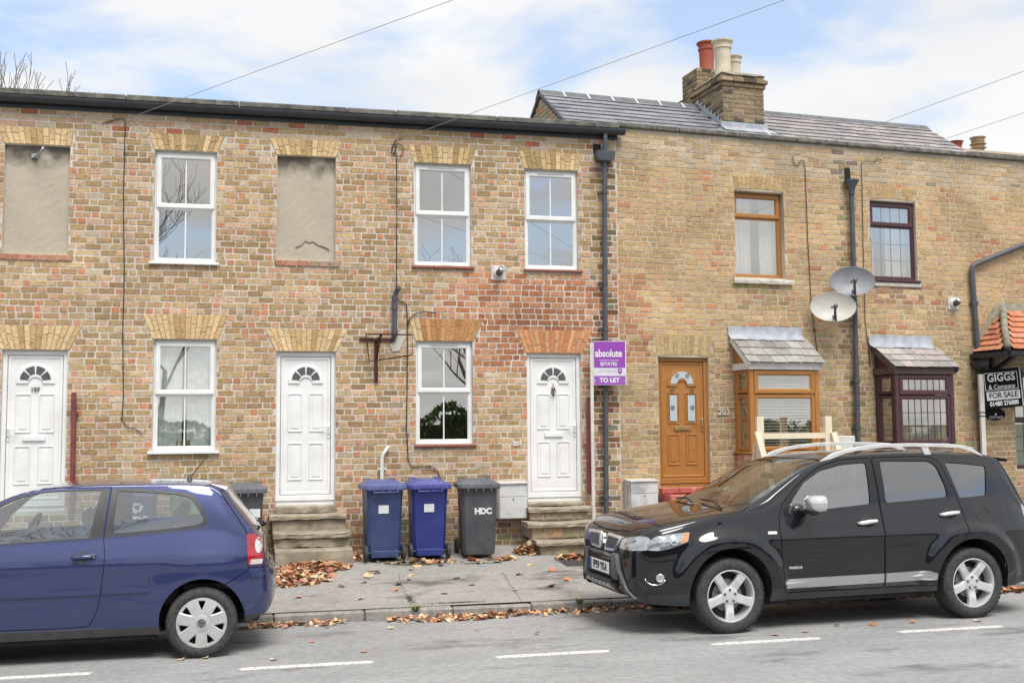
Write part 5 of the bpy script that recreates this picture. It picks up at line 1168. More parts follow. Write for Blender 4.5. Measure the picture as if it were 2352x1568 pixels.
def wire(label, a, sag):
    a = Vector(a); pts = []
    for k in range(41): t = k/40; p = a.lerp(POLE, t); p.z -= sag*4*t*(1-t); pts.append(p)
    cable(label, pts, .0034, 5, 'telephone_wire', 'overhead telephone wires', WIRE)
wire('overhead wire tied above the net curtained window, leftmost of the four', F(-1.72, 6.08, -.04), -.02); wire('overhead wire tied beside the looped cable, second from the left', F(1.93, 6.0, -.04), .0)
wire('overhead wire tied above the orange framed window, third from the left', G2(2.98, 6.12, -.04), .0); wire('overhead wire tied above the plum framed window, rightmost of the four', G2(4.60, 6.17, -.04), .14)
# ------------------------------------------------------------------ fallen leaves
rl_ = random.Random(99)
LEAFA = colmat('leaf_joined', 'attr', rough=.8, contrast=.25, nscale=60, bump=0); LEAFO = colmat('leaf_piece', 'object', rough=.8, contrast=.25, nscale=60, bump=0)
LC = tuple((a*1.32, b*1.28, c*1.2) for a, b, c in ((.36, .175, .10), (.42, .22, .13), (.30, .135, .08), (.46, .29, .17), (.52, .39, .24), (.24, .115, .07), (.44, .33, .20), (.38, .15, .095), (.54, .44, .31), (.20, .12, .08)))
def leaf(rng, s, curl=1.):
    """five-lobed curled leaf, ten triangles"""
    pts = [(0, -.55), (.32, -.42), (.5, -.02), (.26, .12), (.22, .5), (0, .42), (-.22, .5), (-.26, .12), (-.5, -.02), (-.32, -.42)]
    k1, k2 = rng.uniform(-.7, .9)*curl, rng.uniform(-.5, .7)*curl
    vs = [(0, 0, 0)]+[(a*s, b*s, (k1*a*a+k2*b*b+rng.uniform(-.06, .06))*s) for a, b in pts]
    return vs, [(0, i+1, (i+1) % 10+1) for i in range(10)]
def litter(name, label, spots, ns, rng):
    """heap of leaves nobody could count"""
    m = MB(); m.cc = (1, 1, 1)
    for (fx, n, smin, smax) in spots:
        for _ in range(n):
            x, y, z = fx(rng); s = rng.uniform(smin, smax); vs, fs = leaf(rng, s); M = Matrix.Translation((x, y, z+.012)) @ Matrix.Rotation(rng.uniform(0, 6.3), 4, 'Z') @ Matrix.Rotation(rng.gauss(0, .35), 4, 'X') @ Matrix.Rotation(rng.gauss(0, .35), 4, 'Y')
            c = rng.choice(LC); f = rng.uniform(.6, 1.25); m.cc = (c[0]*f, c[1]*f, c[2]*f); m.add([M @ Vector(v) for v in vs], fs)
    o = m.build(name, LEAFA); return tag(o, label, 'leaf litter', None, 'stuff')
def heap(cx, cy, rx, ry, h, zf):
    def f(r):
        a, q = r.uniform(0, 6.283), r.random()**.6; x, y = cx+rx*q*math.cos(a), cy+ry*q*math.sin(a); return x, y, zf(y)+h*max(0, 1-q)*r.random()
    return f
litter('leaf_pile', 'brown autumn leaves heaped at the foot of the left stone steps', [(heap(.72, 13.82, .42, .26, .09, pavz), 330, .05, .11), (heap(.35, 13.35, .55, .55, .05, pavz), 420, .045, .10), (heap(.05, 14.2, .14, .45, .18, pavz), 150, .06, .12), (heap(1.24, 14.45, .10, .25, .10, pavz), 60, .06, .11)], 0, rl_)
def gutterline(x0, x1):
    return lambda r: (r.uniform(x0, x1), PAV0-.02-abs(r.gauss(0, .10)), roadz(PAV0)+r.random()*.03)
litter('gutter_leaves', 'drift of brown and yellow leaves lying along the kerb in the gutter', [(gutterline(-.8, .9), 240, .02, .075), (gutterline(1.3, 4.5), 330, .02, .085), (gutterline(4.5, 10), 1000, .04, .10), (heap(2.1, 11.33, .5, .10, .03, roadz), 130, .04, .08)], 0, rl_)
litter('step_leaves', 'brown leaves gathered round the right hand stone steps and drain cover', [(heap(3.52, 14.35, .16, .18, .13, pavz), 75, .07, .13), (heap(4.18, 13.85, .42, .14, .05, pavz), 55, .08, .14), (heap(4.62, 14.6, .08, .2, .08, pavz), 22, .07, .12), (heap(2.2, 13.95, .8, .07, .02, pavz), 34, .06, .13), (heap(3.15, 13.95, .14, .1, .04, pavz), 16, .06, .12)], 0, rl_)
lm = []
for k in range(5):
    vs, fs = leaf(rl_, 1, .8); o = MB().add(vs, fs).build('fallen_leaf', LEAFO); lm.append(o.data); bpy.data.objects.remove(o)
spots = [(1.35, 13.55), (1.42, 13.40), (1.30, 13.2), (1.22, 12.9), (.95, 12.75), (1.75, 12.95), (1.58, 12.72), (1.52, 12.45), (1.86, 13.5), (1.80, 13.2), (2.32, 12.95), (2.42, 12.55), (1.95, 13.72), (2.25, 13.7), (.45, 12.3), (.82, 13.05), (2.75, 13.75), (3.0, 13.8), (3.35, 13.55), (3.1, 13.0), (3.55, 13.15), (3.95, 12.95), (2.85, 12.2), (.15, 9.62), (.92, 9.75), (5.85, 9.72), (5.5, 9.78), (6.3, 9.74), (5.05, 9.55), (4.7, 9.5), (6.95, 9.62), (-.42, 9.86), (-.62, 9.85), (2.1, 10.6), (.5, 10.4), (3.3, 12.3), (1.1, 12.1), (3.6, 12.6), (2.05, 12.2), (1.3, 10.95), (3.4, 10.9), (2.6, 10.2)]
for x, y in spots:
    z = (pavz(y) if y > PAV0 else roadz(y))+.014; s = rl_.uniform(.06, .13) if y > 11 else rl_.uniform(.05, .09)
    o = link('fallen_leaf', rl_.choice(lm), None, (x, y, z), (rl_.gauss(0, .2), rl_.gauss(0, .2), rl_.uniform(0, 6.3))); o.scale = (s, s, s); c = rl_.choice(LC[:8]); o.color = (*c, 1); zone = 'on the pavement between the steps and the bins' if y > 12.4 and x < 2.6 else 'on the pavement right of the grey bin' if y > 12.4 else 'near the kerb edge' if y > 10.5 else 'on the road before the black car' if x > 4 else 'on the road by the blue car'
    tag(o, 'single loose brown autumn leaf lying flat '+zone, 'leaf', 'loose leaves '+zone)
tag(MB().box(2.72, 2.83, 13.60, 13.62, pavz(13.6)+.001, pavz(13.6)+.012, .003).build('blue_stick', pm('pale_blue', (.2, .45, .62), None, 9, .5)), 'small pale blue plastic stick lying on pavement before the grey bin', 'litter')
# moss and weeds along joints
m = MB(); m.cc = (1, 1, 1)
for (cx, cy, rx, ry, n) in ((2.0, 13.85, .55, .16, 2600), (2.75, 13.78, .35, .1, 900), (1.63, 12.0, .06, .35, 600), (2.1, 11.75, .5, .05, 900), (4.2, 14.12, .42, .03, 700)):
    for _ in range(n):
        a, q = rl_.uniform(0, 6.28), abs(rl_.gauss(0, .45)); x, y = cx+rx*q*math.cos(a), cy+ry*q*math.sin(a); s = rl_.uniform(.002, .006); b = rl_.uniform(0, 6.28); g_ = rl_.uniform(.7, 1.2); m.cc = (.09*g_, .11*g_, .035*g_); z = pavz(y)+.002
        m.add([(x+s*math.cos(b), y+s*math.sin(b), z), (x-s*math.cos(b), y-s*math.sin(b), z), (x+rl_.uniform(-s, s), y+rl_.uniform(-s, s), z+rl_.uniform(.003, .009))], [(0, 1, 2)])
tag(m.build('moss', LEAFA), 'thin green moss spread over the pavement before the bins', 'moss', None, 'stuff')
for x, lab in ((1.63, 'small green weed in the kerb joint below the blue bins'), (3.42, 'small green weed in the kerb joint left of the black car')):
    m = MB(); m.cc = (.12, .19, .04)
    for k in range(26):
        a = rl_.uniform(0, 6.28); h = rl_.uniform(.02, .05); w = .004; dx_, dy_ = math.cos(a), math.sin(a); q = rl_.uniform(.02, .06)
        m.add([(x-dy_*w, PAV0+.0+dx_*w, PAVZ-.03), (x+dy_*w, PAV0-dx_*w, PAVZ-.03), (x+dx_*q*.6+dy_*w, PAV0+dy_*q*.6, PAVZ+h*.7), (x+dx_*q, PAV0+dy_*q-.02, PAVZ+h*.8)], [(0, 1, 2, 3)])
    tag(m.build('weed', LEAFA), lab, 'weed')
# ------------------------------------------------------------------ trees
BARK = pm('bark', (.13, .105, .08), (.19, .16, .13), 14, .9, bump=.5); TWIG = pm('twig', (.20, .15, .12), (.26, .21, .17), 9, .85)
def tree(label, base, h, rng, spread=1., lean=(0, 0), levels=5, trunk=.2, rmin=.006, name='bare_tree', up=.35, top=None):
    t = thing(name, label, 'tree', base); mt, mc = MB(), MB()
    def grow(p, d, l, r, lev):
        n = 4 if lev < 3 else 3; pts = [p]; rad = [r]; q = Vector(p); dd = Vector(d)
        for k in range(n):
            dd = (dd+Vector((rng.gauss(0, .12), rng.gauss(0, .12), rng.gauss(.04, .08)))).normalized(); q = q+dd*l/n; pts.append(q.copy()); rad.append(max(rmin, r*(1-.45*(k+1)/n)))
        (mt if lev == 0 else mc).tube(pts, rad, 8 if lev < 2 else 5 if lev < 4 else 3, lev == 0)
        if lev >= levels: return
        kids = rng.randint(3, 4) if lev < levels-1 else rng.randint(3, 5)
        for k in range(kids):
            f = rng.uniform(.35, 1.) if k else 1.; i = min(n, max(1, int(f*n+.5))); a = rng.uniform(0, 6.283)
            side = Vector((math.cos(a), math.sin(a), up)); nd = (dd*rng.uniform(.5, 1.)+side*rng.uniform(.45, .85)*spread).normalized()
            grow(pts[i], nd, l*rng.uniform(.58, .8), rad[i]*rng.uniform(.55, .75), lev+1)
    grow(Vector((0, 0, 0)), Vector((lean[0], lean[1], 1)).normalized(), h*.34, trunk, 0)
    if top:
        k = top/max(v[2] for v in mc.v); mt.v = [(a, b, c*k) for a, b, c in mt.v]; mc.v = [(a, b, c*k) for a, b, c in mc.v]
    mt.build('trunk', BARK, t, True); mc.build('crown', TWIG, t, True); return t
tree('bare winter tree whose twigs show over the roof at upper left', (-4.9, 26, -.1), 12., random.Random(12), .55, levels=5, up=.9, rmin=.0075, top=12.0)
tree('bare tree across the road that the windows mirror', (-3.2, -8.5, 0), 13.5, random.Random(5), 1.0, levels=5, trunk=.26)
tree('second bare tree across the road nearer the telegraph pole', (7.6, -9.5, 0), 9.5, random.Random(8), 1.0, levels=5, trunk=.22)
# clipped hedge across the road, seen mirrored in the glass and car doors
def hedge(label, x0, x1, y0, y1, h, rng, n):
    t = thing('hedge', label, 'hedge', (0, 0, 0)); m = MB(); m.cc = (1, 1, 1); hh = lambda x: h*(.82+.14*math.sin(x*1.3)+.08*math.sin(x*3.1+1))
    for _ in range(n):
        x = rng.uniform(x0, x1); u = rng.random(); top = hh(x)
        if u < .65: y, z = y1-abs(rng.gauss(0, .12)), rng.uniform(.05, top)
        else: y, z = rng.uniform(y0, y1), top-abs(rng.gauss(0, .12))
        s = rng.uniform(.05, .12); a = Vector((rng.gauss(0, 1), rng.gauss(0, 1), rng.gauss(0, 1))).normalized(); b = a.orthogonal().normalized(); g_ = rng.uniform(.5, 1.4); m.cc = (.08*g_, .135*g_, .035*g_); p = Vector((x, y, z))
        m.add([p-a*s, p+b*s*.5, p+a*s, p-b*s*.5], [(0, 1, 2, 3)])
    m.build('foliage', LEAFA, t); q = MB(); k = x0
    while k < x1: q.box(k, min(k+1, x1), y0+.3, y1-.25, 0, hh(k+.5)-.3); k += 1
    q.build('branches', pm('hedge_core', (.03, .035, .02), None, 5, .95), t)
hedge('green garden hedge across the road, seen only as a reflection', -22, 24, -6.6, -5.2, 2.7, random.Random(6), 26000)
# ================================================================== cars
# local axes: x runs rearwards from the front axle, y = 0 is the car's middle (the street side is -y), z up
def inpoly(p, poly):
    c = False; n = len(poly)
    for i in range(n):
        (x1, y1), (x2, y2) = poly[i], poly[(i+1) % n]
        if (y1 > p[1]) != (y2 > p[1]) and p[0] < (x2-x1)*(p[1]-y1)/(y2-y1)+x1: c = not c
    return c
def roundpoly(poly, r, n=4):
    """round the corners of an outline"""
    out = []; N_ = len(poly)
    for i in range(N_):
        p, q, s = Vector(poly[i-1]), Vector(poly[i]), Vector(poly[(i+1) % N_]); a, b = (p-q), (s-q); k = min(r, a.length*.45, b.length*.45)
        a, b = q+a.normalized()*k, q+b.normalized()*k
        for j in range(n+1): t = j/n; out.append(tuple(a*(1-t)**2+q*2*t*(1-t)+b*t*t))
    return out
class Car:
    def __init__(s, P):
        s.P = P; xs = P['xs']; bm = bmesh.new(); rows = []
        for x in xs: rows.append([bm.verts.new(p) for p in s.section(x)])
        n = len(rows[0])
        for a, b in zip(rows, rows[1:]):
            for k in range(n-1):
                try: bm.faces.new((a[k], b[k], b[k+1], a[k+1]))
                except ValueError: pass
        for r in (rows[0], rows[-1]):
            h = n//2
            for k in range(h-0):
                a, b, c, d = r[k], r[k+1], r[n-2-k], r[n-1-k]
                if len({a, b, c, d}) == 4 and k < n-2-k:
                    try: bm.faces.new((a, b, c, d))
                    except ValueError: pass
        bmesh.ops.remove_doubles(bm, verts=bm.verts, dist=1e-5); bmesh.ops.recalc_face_normals(bm, faces=bm.faces); bm.normal_update()
        s.bm = bm; base = bm.copy(); bmesh.ops.triangulate(base, faces=base.faces); base.normal_update()
        base.verts.ensure_lookup_table(); base.faces.ensure_lookup_table(); s.base = base; s.bvh = BVHTree.FromBMesh(base)
    def section(s, x):
        P = s.P; zb, zs, zr, zt, W = (sinterp(P[k], x) for k in ('zb', 'zs', 'zr', 'zt', 'W')); T = P['tum']; z0 = P['tz']
        zs = min(zs, zr-.004); zt = max(zt, zr+.004)
        Ws = W-T*max(0, zs-z0)-.01; Wr = Ws-T*max(0, zr-zs); zm = lerp(zb, zs, .55); Wb = W-P['tuck']; pts = []
        for k in range(15): t = k/14; z = lerp(zb, zm, t); pts.append((W-(W-Wb)*(1-t)**2.2, z))
        for k in range(1, 15): t = k/14; z = lerp(zm, zs, t); pts.append((W-T*max(0, z-z0)-.01*t*t, z))
        for k in range(1, 13): t = k/12; pts.append((lerp(Ws, Wr, t)+P.get('bul', .012)*math.sin(math.pi*t)*min(1, (zr-zs)/.2), lerp(zs, zr, t)))
        for k in range(1, 15): a = R(90*k/14); y = Wr*math.cos(a)**.75; n = P.get('n', 2.5); pts.append((y, zr+(zt-zr)*max(0, 1-(y/Wr)**n)**(1/n)))
        pts[-1] = (0, zt); out = []
        for y, z in pts: out.append((y+s.bump(x, z, y), z))
        bend = sinterp(P['bend'], x); full = []
        for y, z in out: full.append((x+bend*(1-min(1, (y/max(W, .01))**2)), -y, z))
        return full+[(p, -q, r) for p, q, r in full[-2::-1]]
    def bump(s, x, z, y):
        d = 0
        if y < .3: return 0
        for (cx, cz, ra, rb_, h) in s.P['flare']:
            r = math.hypot(x-cx, (z-cz)); t = min(1, max(0, (rb_-r)/(rb_-ra))); d += h*t*t*(3-2*t)
        for (za, zb_, x0, x1, h) in s.P.get('crease', []):
            if x0 < x < x1 and za < z < zb_: t = (z-za)/(zb_-za); e = min(1, (x-x0)/.25, (x1-x)/.25); d += h*e*math.sin(math.pi*t)
        return d
    def cut(s, poly, ax='y', cond=None):
        bm = s.bm; I = {'y': (0, 2), 'z': (0, 1), 'x': (1, 2)}[ax]; n = len(poly); i0, i1 = I
        def over(f, x0, x1, y0, y1):
            us = [v.co[i0] for v in f.verts]
            if max(us) < x0 or min(us) > x1: return False
            vs = [v.co[i1] for v in f.verts]
            return max(vs) >= y0 and min(vs) <= y1
        X = [p[0] for p in poly]; Y = [p[1] for p in poly]; e = .0005
        cand = {f for f in bm.faces if over(f, min(X)-e, max(X)+e, min(Y)-e, max(Y)+e) and (not cond or cond(f.calc_center_median()))}
        for i in range(n):
            a, b = poly[i], poly[(i+1) % n]
            if (Vector(a)-Vector(b)).length < 1e-4: continue
            cand = {f for f in cand if f.is_valid}
            fs = [f for f in cand if over(f, min(a[0], b[0])-e, max(a[0], b[0])+e, min(a[1], b[1])-e, max(a[1], b[1])+e)]
            if not fs: continue
            co = [0, 0, 0]; no = [0, 0, 0]; co[i0], co[i1] = a; no[i0], no[i1] = -(b[1]-a[1]), b[0]-a[0]
            geom = list({*fs, *[x_ for f in fs for x_ in f.edges], *[x_ for f in fs for x_ in f.verts]})
            ret = bmesh.ops.bisect_plane(bm, geom=geom, dist=1e-5, plane_co=co, plane_no=no)
            cand.update(g for g in ret['geom'] if isinstance(g, bmesh.types.BMFace))
    def split(s, regions):
        """regions: (name, axis, outline, cond, gap). Returns name -> faces; gap faces go under None"""
        res = {}; tests = []
        for nm, ax, poly, cond, gap in regions:
            I = {'y': (0, 2), 'z': (0, 1), 'x': (1, 2)}[ax]; tests.append((nm, I, inset(poly, gap) if gap else poly, inset(poly, -gap) if gap else None, cond))
            if gap: s.cut(inset(poly, gap), ax, cond); s.cut(inset(poly, -gap), ax, cond)
            else: s.cut(poly, ax, cond)
        s.bm.faces.ensure_lookup_table(); s.bm.verts.index_update()
        for f in s.bm.faces:
            c = f.calc_center_median(); put = 'body'
            for nm, I, pin, pout, cond in tests:
                p = (c[I[0]], c[I[1]])
                if cond and not cond(c): continue
                if inpoly(p, pin): put = nm; break
                if pout and inpoly(p, pout): put = None; break
            res.setdefault(put, []).append(f)
        return res
    def normal(s, co):
        loc, no, idx, d = s.bvh.find_nearest(co)
        if loc is None: return Vector((0, 0, 1))
        f = s.base.faces[idx]; w = interpolate.poly_3d_calc([v.co for v in f.verts], loc); n = Vector()
        for v, k in zip(f.verts, w): n += v.normal*k
        return n.normalized()
    def part(s, name, faces, mat, parent, off=0., thick=0., cond=None):
        idx = {}; vs = []; ns = []; fs = []
        for f in faces:
            if cond and not cond(f.calc_center_median()): continue
            q = []
            for v in f.verts:
                key = v.index
                if key not in idx: idx[key] = len(vs); n = s.normal(v.co); vs.append(v.co+n*off); ns.append(n)
                q.append(idx[key])
            fs.append(q)
        if not fs: return None
        me = bpy.data.meshes.new(name); me.from_pydata([tuple(v) for v in vs], [], fs); me.materials.append(mat); me.update()
        me.polygons.foreach_set('use_smooth', [True]*len(me.polygons))
        me.validate()
        me.normals_split_custom_set_from_vertices([tuple(n) for n in ns]); return link(name, me, parent)
    def hit(s, x, z, side=-1):
        h = s.bvh.ray_cast(Vector((x, side*3, z)), Vector((0, -side, 0))); return h[0] if h[0] is not None else Vector((x, side*.8, z))
    def hitx(s, y, z, sgn=-1):
        h = s.bvh.ray_cast(Vector((sgn*5 if sgn < 0 else 8, y, z)), Vector((-sgn, 0, 0))); return h[0] if h[0] is not None else Vector((0, y, z))
    def patch(s, name, poly, mat, parent, off=.006, ax='y', side=-1, th=.01, dens=.03, bev=.0):
        """solid patch following the body surface under a traced outline"""
        bm = bmesh.new(); top = []; bot = []
        f = (lambda p: s.hit(p[0], p[1], side)) if ax == 'y' else (lambda p: s.hitx(p[0], p[1], side))
        P_ = []
        for i in range(len(poly)):
            a, b = Vector(poly[i]), Vector(poly[(i+1) % len(poly)]); k = max(1, int((b-a).length/dens))
            for j in range(k): P_.append(tuple(a.lerp(b, j/k)))
        c = (sum(p[0] for p in P_)/len(P_), sum(p[1] for p in P_)/len(P_)); rings = [P_, [tuple(Vector(p).lerp(Vector(c), .5)) for p in P_]]
        vr = []
        for q, ring in enumerate(rings):
            r = []
            for p in ring: h = f(p); n = s.normal(h); r.append(bm.verts.new(h+n*(off if (q or not bev) else off-bev*0)))
            vr.append(r)
        h = f(c); cv_ = bm.verts.new(h+s.normal(h)*off); base = []
        for p in P_: h = f(p); base.append(bm.verts.new(h+s.normal(h)*(off-th)))
        n = len(P_)
        for i in range(n):
            j = (i+1) % n
            for q in (((vr[0][i], vr[0][j], vr[1][j], vr[1][i])), (vr[1][i], vr[1][j], cv_), (base[i], base[j], vr[0][j], vr[0][i])):
                try: bm.faces.new(q)
                except ValueError: pass
        bmesh.ops.recalc_face_normals(bm, faces=bm.faces); me = bpy.data.meshes.new(name); bm.to_mesh(me); bm.free(); me.materials.append(mat)
        return link(name, me, parent)
def paint(name, col, flake=.35, coat=1.):
    m = pm(name, col, tuple(min(1, c*1.06+.001) for c in col), 3, .34, flake, coat=coat, spec=.1)
    return m
TYRE = pm('tyre_rubber', (.028, .028, .03), (.055, .054, .052), 30, .78, bump=.3, bscale=120)
ALLOY = pm('silver_alloy', (.70, .70, .70), (.64, .64, .64), 9, .35, .45); HUBC = pm('silver_hubcap', (.60, .60, .59), (.52, .52, .51), 12, .38, .45)
WELL = pm('wheel_well', (.012, .012, .012), (.02, .019, .018), 9, .9); DISC = pm('brake_disc', (.20, .17, .15), (.28, .26, .24), 25, .5, .6)
def wheel(par, x, y, r, wdt, rim, kind, side=-1):
    w = thing_part('wheel', par, (x, y, r)); h = wdt/2; s = side
    pr = [(rim*.98, -h*.86), (rim*1.03, -h*.98), (lerp(rim, r, .5), -h*1.06), (r*.955, -h*.93), (r*.985, -h*.80), (r, -h*.6), (r, h*.6), (r*.985, h*.80), (r*.955, h*.93), (rim*1.03, h*.98), (rim*.98, h*.86)]
    me = MB().lathe(pr, 56, (0, 0, 0), 'y', False); t = me.build('tyre', TYRE, w, True, auto=50)
    # tread blocks
    m = MB()
    for k in range(48):
        a = 2*math.pi*k/48
        for (ya, yb) in ((-h*.88, -h*.34), (-.02, .02), (h*.34, h*.88)):
            m.add([((r+.001)*math.cos(a+d), yy, (r+.001)*math.sin(a+d)) for yy in (ya, yb) for d in (0, .085)]+[((r-.004)*math.cos(a+d), yy, (r-.004)*math.sin(a+d)) for yy in (ya, yb) for d in (0, .085)], [(0, 1, 3, 2), (0, 4, 5, 1), (2, 3, 7, 6), (0, 2, 6, 4), (1, 5, 7, 3)])
    m.build('tread', TYRE, t)
    o = s*h
    MB().lathe([(rim*.99, s*h*.80), (rim*1.0, s*h*.92), (rim*.965, s*h*.95), (rim*.94, s*h*.84), (rim*.90, s*h*.3), (rim*.84, -s*h*.5)], 48, ax='y', cap=False).build('rim', ALLOY if kind == 5 else HUBC, w, True, auto=45)
    MB().lathe([(rim*.86, s*h*.0), (.001, s*h*.0)], 40, ax='y', cap=False).build('inner_disc', WELL, w)
    if kind == 5:
        MB().lathe([(rim*.62, s*h*.08), (rim*.62, s*h*.14), (.05, s*h*.16)], 36, ax='y', cap=False).build('brake_disc', DISC, w)
        for k in range(5):
            a = R(-90+72*k); ca, sa = math.cos(a), math.sin(a); m = MB(); sec = [(.045, .050, .62, .0), (.10, .044, .70, .0), (rim*.62, .040, .84, 0), (rim*.955, .048, .88, 0)]; vs = []
            for rad, hw, d, _ in sec:
                for (q, dd) in ((-hw, d-.16), (-hw*.72, d), (hw*.72, d), (hw, d-.16)): vs.append((ca*rad-sa*q, s*h*dd, sa*rad+ca*q))
                for q in (hw*.9, -hw*.9): vs.append((ca*rad-sa*q, s*h*(d-.5), sa*rad+ca*q))
            m.add(vs, [(i*6+q, i*6+(q+1) % 6, i*6+6+(q+1) % 6, i*6+6+q) for i in range(3) for q in range(6)]+[(0, 1, 2, 3, 4, 5), (18, 19, 20, 21, 22, 23)]); m.build('spoke', ALLOY, w)
        MB().lathe([(.085, s*h*.45), (.085, s*h*.66), (.07, s*h*.72), (.001, s*h*.72)], 24, ax='y', cap=False).build('hub', ALLOY, w, True, auto=40)
        for k in range(5): a = R(-54+72*k); MB().lathe([(.013, s*h*.5), (.013, s*h*.78), (.008, s*h*.82), (.001, s*h*.82)], 8, (.057*math.cos(a), 0, .057*math.sin(a)), 'y', False).build('wheel_nut', GREYPIPE, w)
    else:
        n = 7; m = MB()
        MB().lathe([(rim*.99, s*h*.90), (rim*.99, s*h*.97), (rim*.90, s*h*.99), (rim*.87, s*h*.90)], 56, ax='y', cap=False).build('hubcap_ring', HUBC, w, True, auto=40)
        for k in range(n):
            a = R(-90+360/n*k); ca, sa = math.cos(a), math.sin(a); vs = []
            for rad, hw, d in ((.03, .03, 1.07), (rim*.42, rim*.215, 1.07), (rim*.70, rim*.225, 1.04), (rim*.93, rim*.26, .97)):
                for (q, dd) in ((-hw, d-.05), (-hw*.86, d), (hw*.86, d), (hw, d-.05), (hw, d-.2), (-hw, d-.2)): vs.append((ca*rad-sa*q, s*h*dd+s*.0006*k, sa*rad+ca*q))
            m.add(vs, [(i*6+q, i*6+(q+1) % 6, i*6+6+(q+1) % 6, i*6+6+q) for i in range(3) for q in range(6)]+[(0, 1, 2, 3, 4, 5), (18, 19, 20, 21, 22, 23)])
        m.build('hubcap', HUBC, w)
        MB().lathe([(.072, s*h*1.06), (.072, s*h*1.12), (.06, s*h*1.16), (.001, s*h*1.17)], 28, ax='y', cap=False).build('hub', HUBC, w, True, auto=40)
        MB().lathe([(.042, s*h*1.17), (.042, s*h*1.215), (.036, s*h*1.215), (.036, s*h*1.17)], 24, ax='y', cap=False).build('emblem_ring', CHROME, w); MB().lathe([(.036, s*h*1.172), (.036, s*h*1.19), (.001, s*h*1.19)], 24, ax='y', cap=False).build('emblem_disc', pm('emblem_dark', (.09, .09, .10), None, 9, .4), w)
        m = MB()
        for pl in ([(-.016, .03), (0, .002), (.016, .03)], [(-.03, .012), (-.013, -.03), (0, -.004), (.013, -.03), (.03, .012)]): m.tube([(p, s*h*1.20, q) for p, q in pl], .0035, 5)
        m.build('emblem_letters', CHROME, w)
    return w
def halfwell(t, x, z, r, w):
    for s in (-1, 1):
        pr = arc(x, z, r, -12, 192, 26); m = MB(); n = len(pr)
        m.add([(a, s*w, b) for a, b in pr]+[(a, s*.45, b) for a, b in pr], [(i, i+1, n+i+1, n+i) for i in range(n-1)]+[tuple(range(n, 2*n))]); m.build('wheel_well', WELL, t, True, auto=40)
def thing_part(name, par, loc):
    return link(name, None, par, loc)
def mirror(pts): return [(x, -y, z) for x, y, z in pts]
def sider(m): 
    return m
# ------------------------------------------------------------------ black sport utility car
def frange(a, b, n): return [a+(b-a)*i/n for i in range(n)]
SUV = dict(tum=.36, tz=.88, tuck=.07, n=2.6, bul=.012,
 xs=[-.945, -.94, -.93, -.915, -.90, -.88, -.86, -.83, -.80]+frange(-.77, 3.30, 176)+[3.30, 3.34, 3.38, 3.42, 3.46, 3.50, 3.53, 3.56, 3.59, 3.62, 3.64, 3.66, 3.675, 3.69, 3.70],
 W=[(-.945, .50), (-.93, .60), (-.90, .70), (-.85, .765), (-.77, .82), (-.62, .866), (-.4, .892), (0, .90), (2.7, .90), (3.1, .885), (3.35, .85), (3.5, .80), (3.6, .73), (3.66, .64), (3.70, .50)],
 zb=[(-.945, .40), (-.90, .34), (-.8, .30), (-.5, .28), (-.3, .28), (3.2, .30), (3.5, .34), (3.7, .42)],
 zs=[(-.945, .66), (-.90, .74), (-.8, .84), (-.6, .90), (-.25, .99), (.06, 1.03), (.42, 1.06), (.60, 1.07), (1.7, 1.155), (2.6, 1.195), (3.2, 1.22), (3.40, 1.10), (3.55, .95), (3.66, .75), (3.70, .62)],
 zr=[(-.945, .69), (-.92, .78), (-.88, .86), (-.82, .915), (-.7, .955), (-.5, 1.0), (-.25, 1.055), (.06, 1.105), (.30, 1.14), (.40, 1.155), (.465, 1.175), (.613, 1.275), (.925, 1.468), (1.24, 1.585), (1.525, 1.62), (1.86, 1.635), (2.2, 1.64), (2.53, 1.632), (2.87, 1.612), (3.18, 1.592), (3.26, 1.56), (3.32, 1.45), (3.39, 1.25), (3.46, 1.10), (3.55, 1.0), (3.62, .90), (3.68, .74), (3.70, .66)],
 zt=[(-.945, .72), (-.93, .82), (-.91, .90), (-.88, .945), (-.8, 1.0), (-.6, 1.06), (-.3, 1.105), (0, 1.14), (.16, 1.165), (.26, 1.215), (.40, 1.29), (.7, 1.44), (.95, 1.555), (1.1, 1.605), (1.3, 1.645), (1.6, 1.672), (2.1, 1.685), (2.7, 1.672), (3.1, 1.645), (3.30, 1.61), (3.38, 1.50), (3.46, 1.33), (3.54, 1.16), (3.60, 1.02), (3.66, .86), (3.70, .70)],
 bend=[(-.945, 0), (-.5, 0), (0, -.05), (.5, -.02), (1.2, 0), (3.3, .02), (3.7, .0)],
 flare=[(0, .35, .53, .65, .036), (2.70, .35, .53, .65, .036)], crease=[(.80, .92, .2, 3.4, .006)])
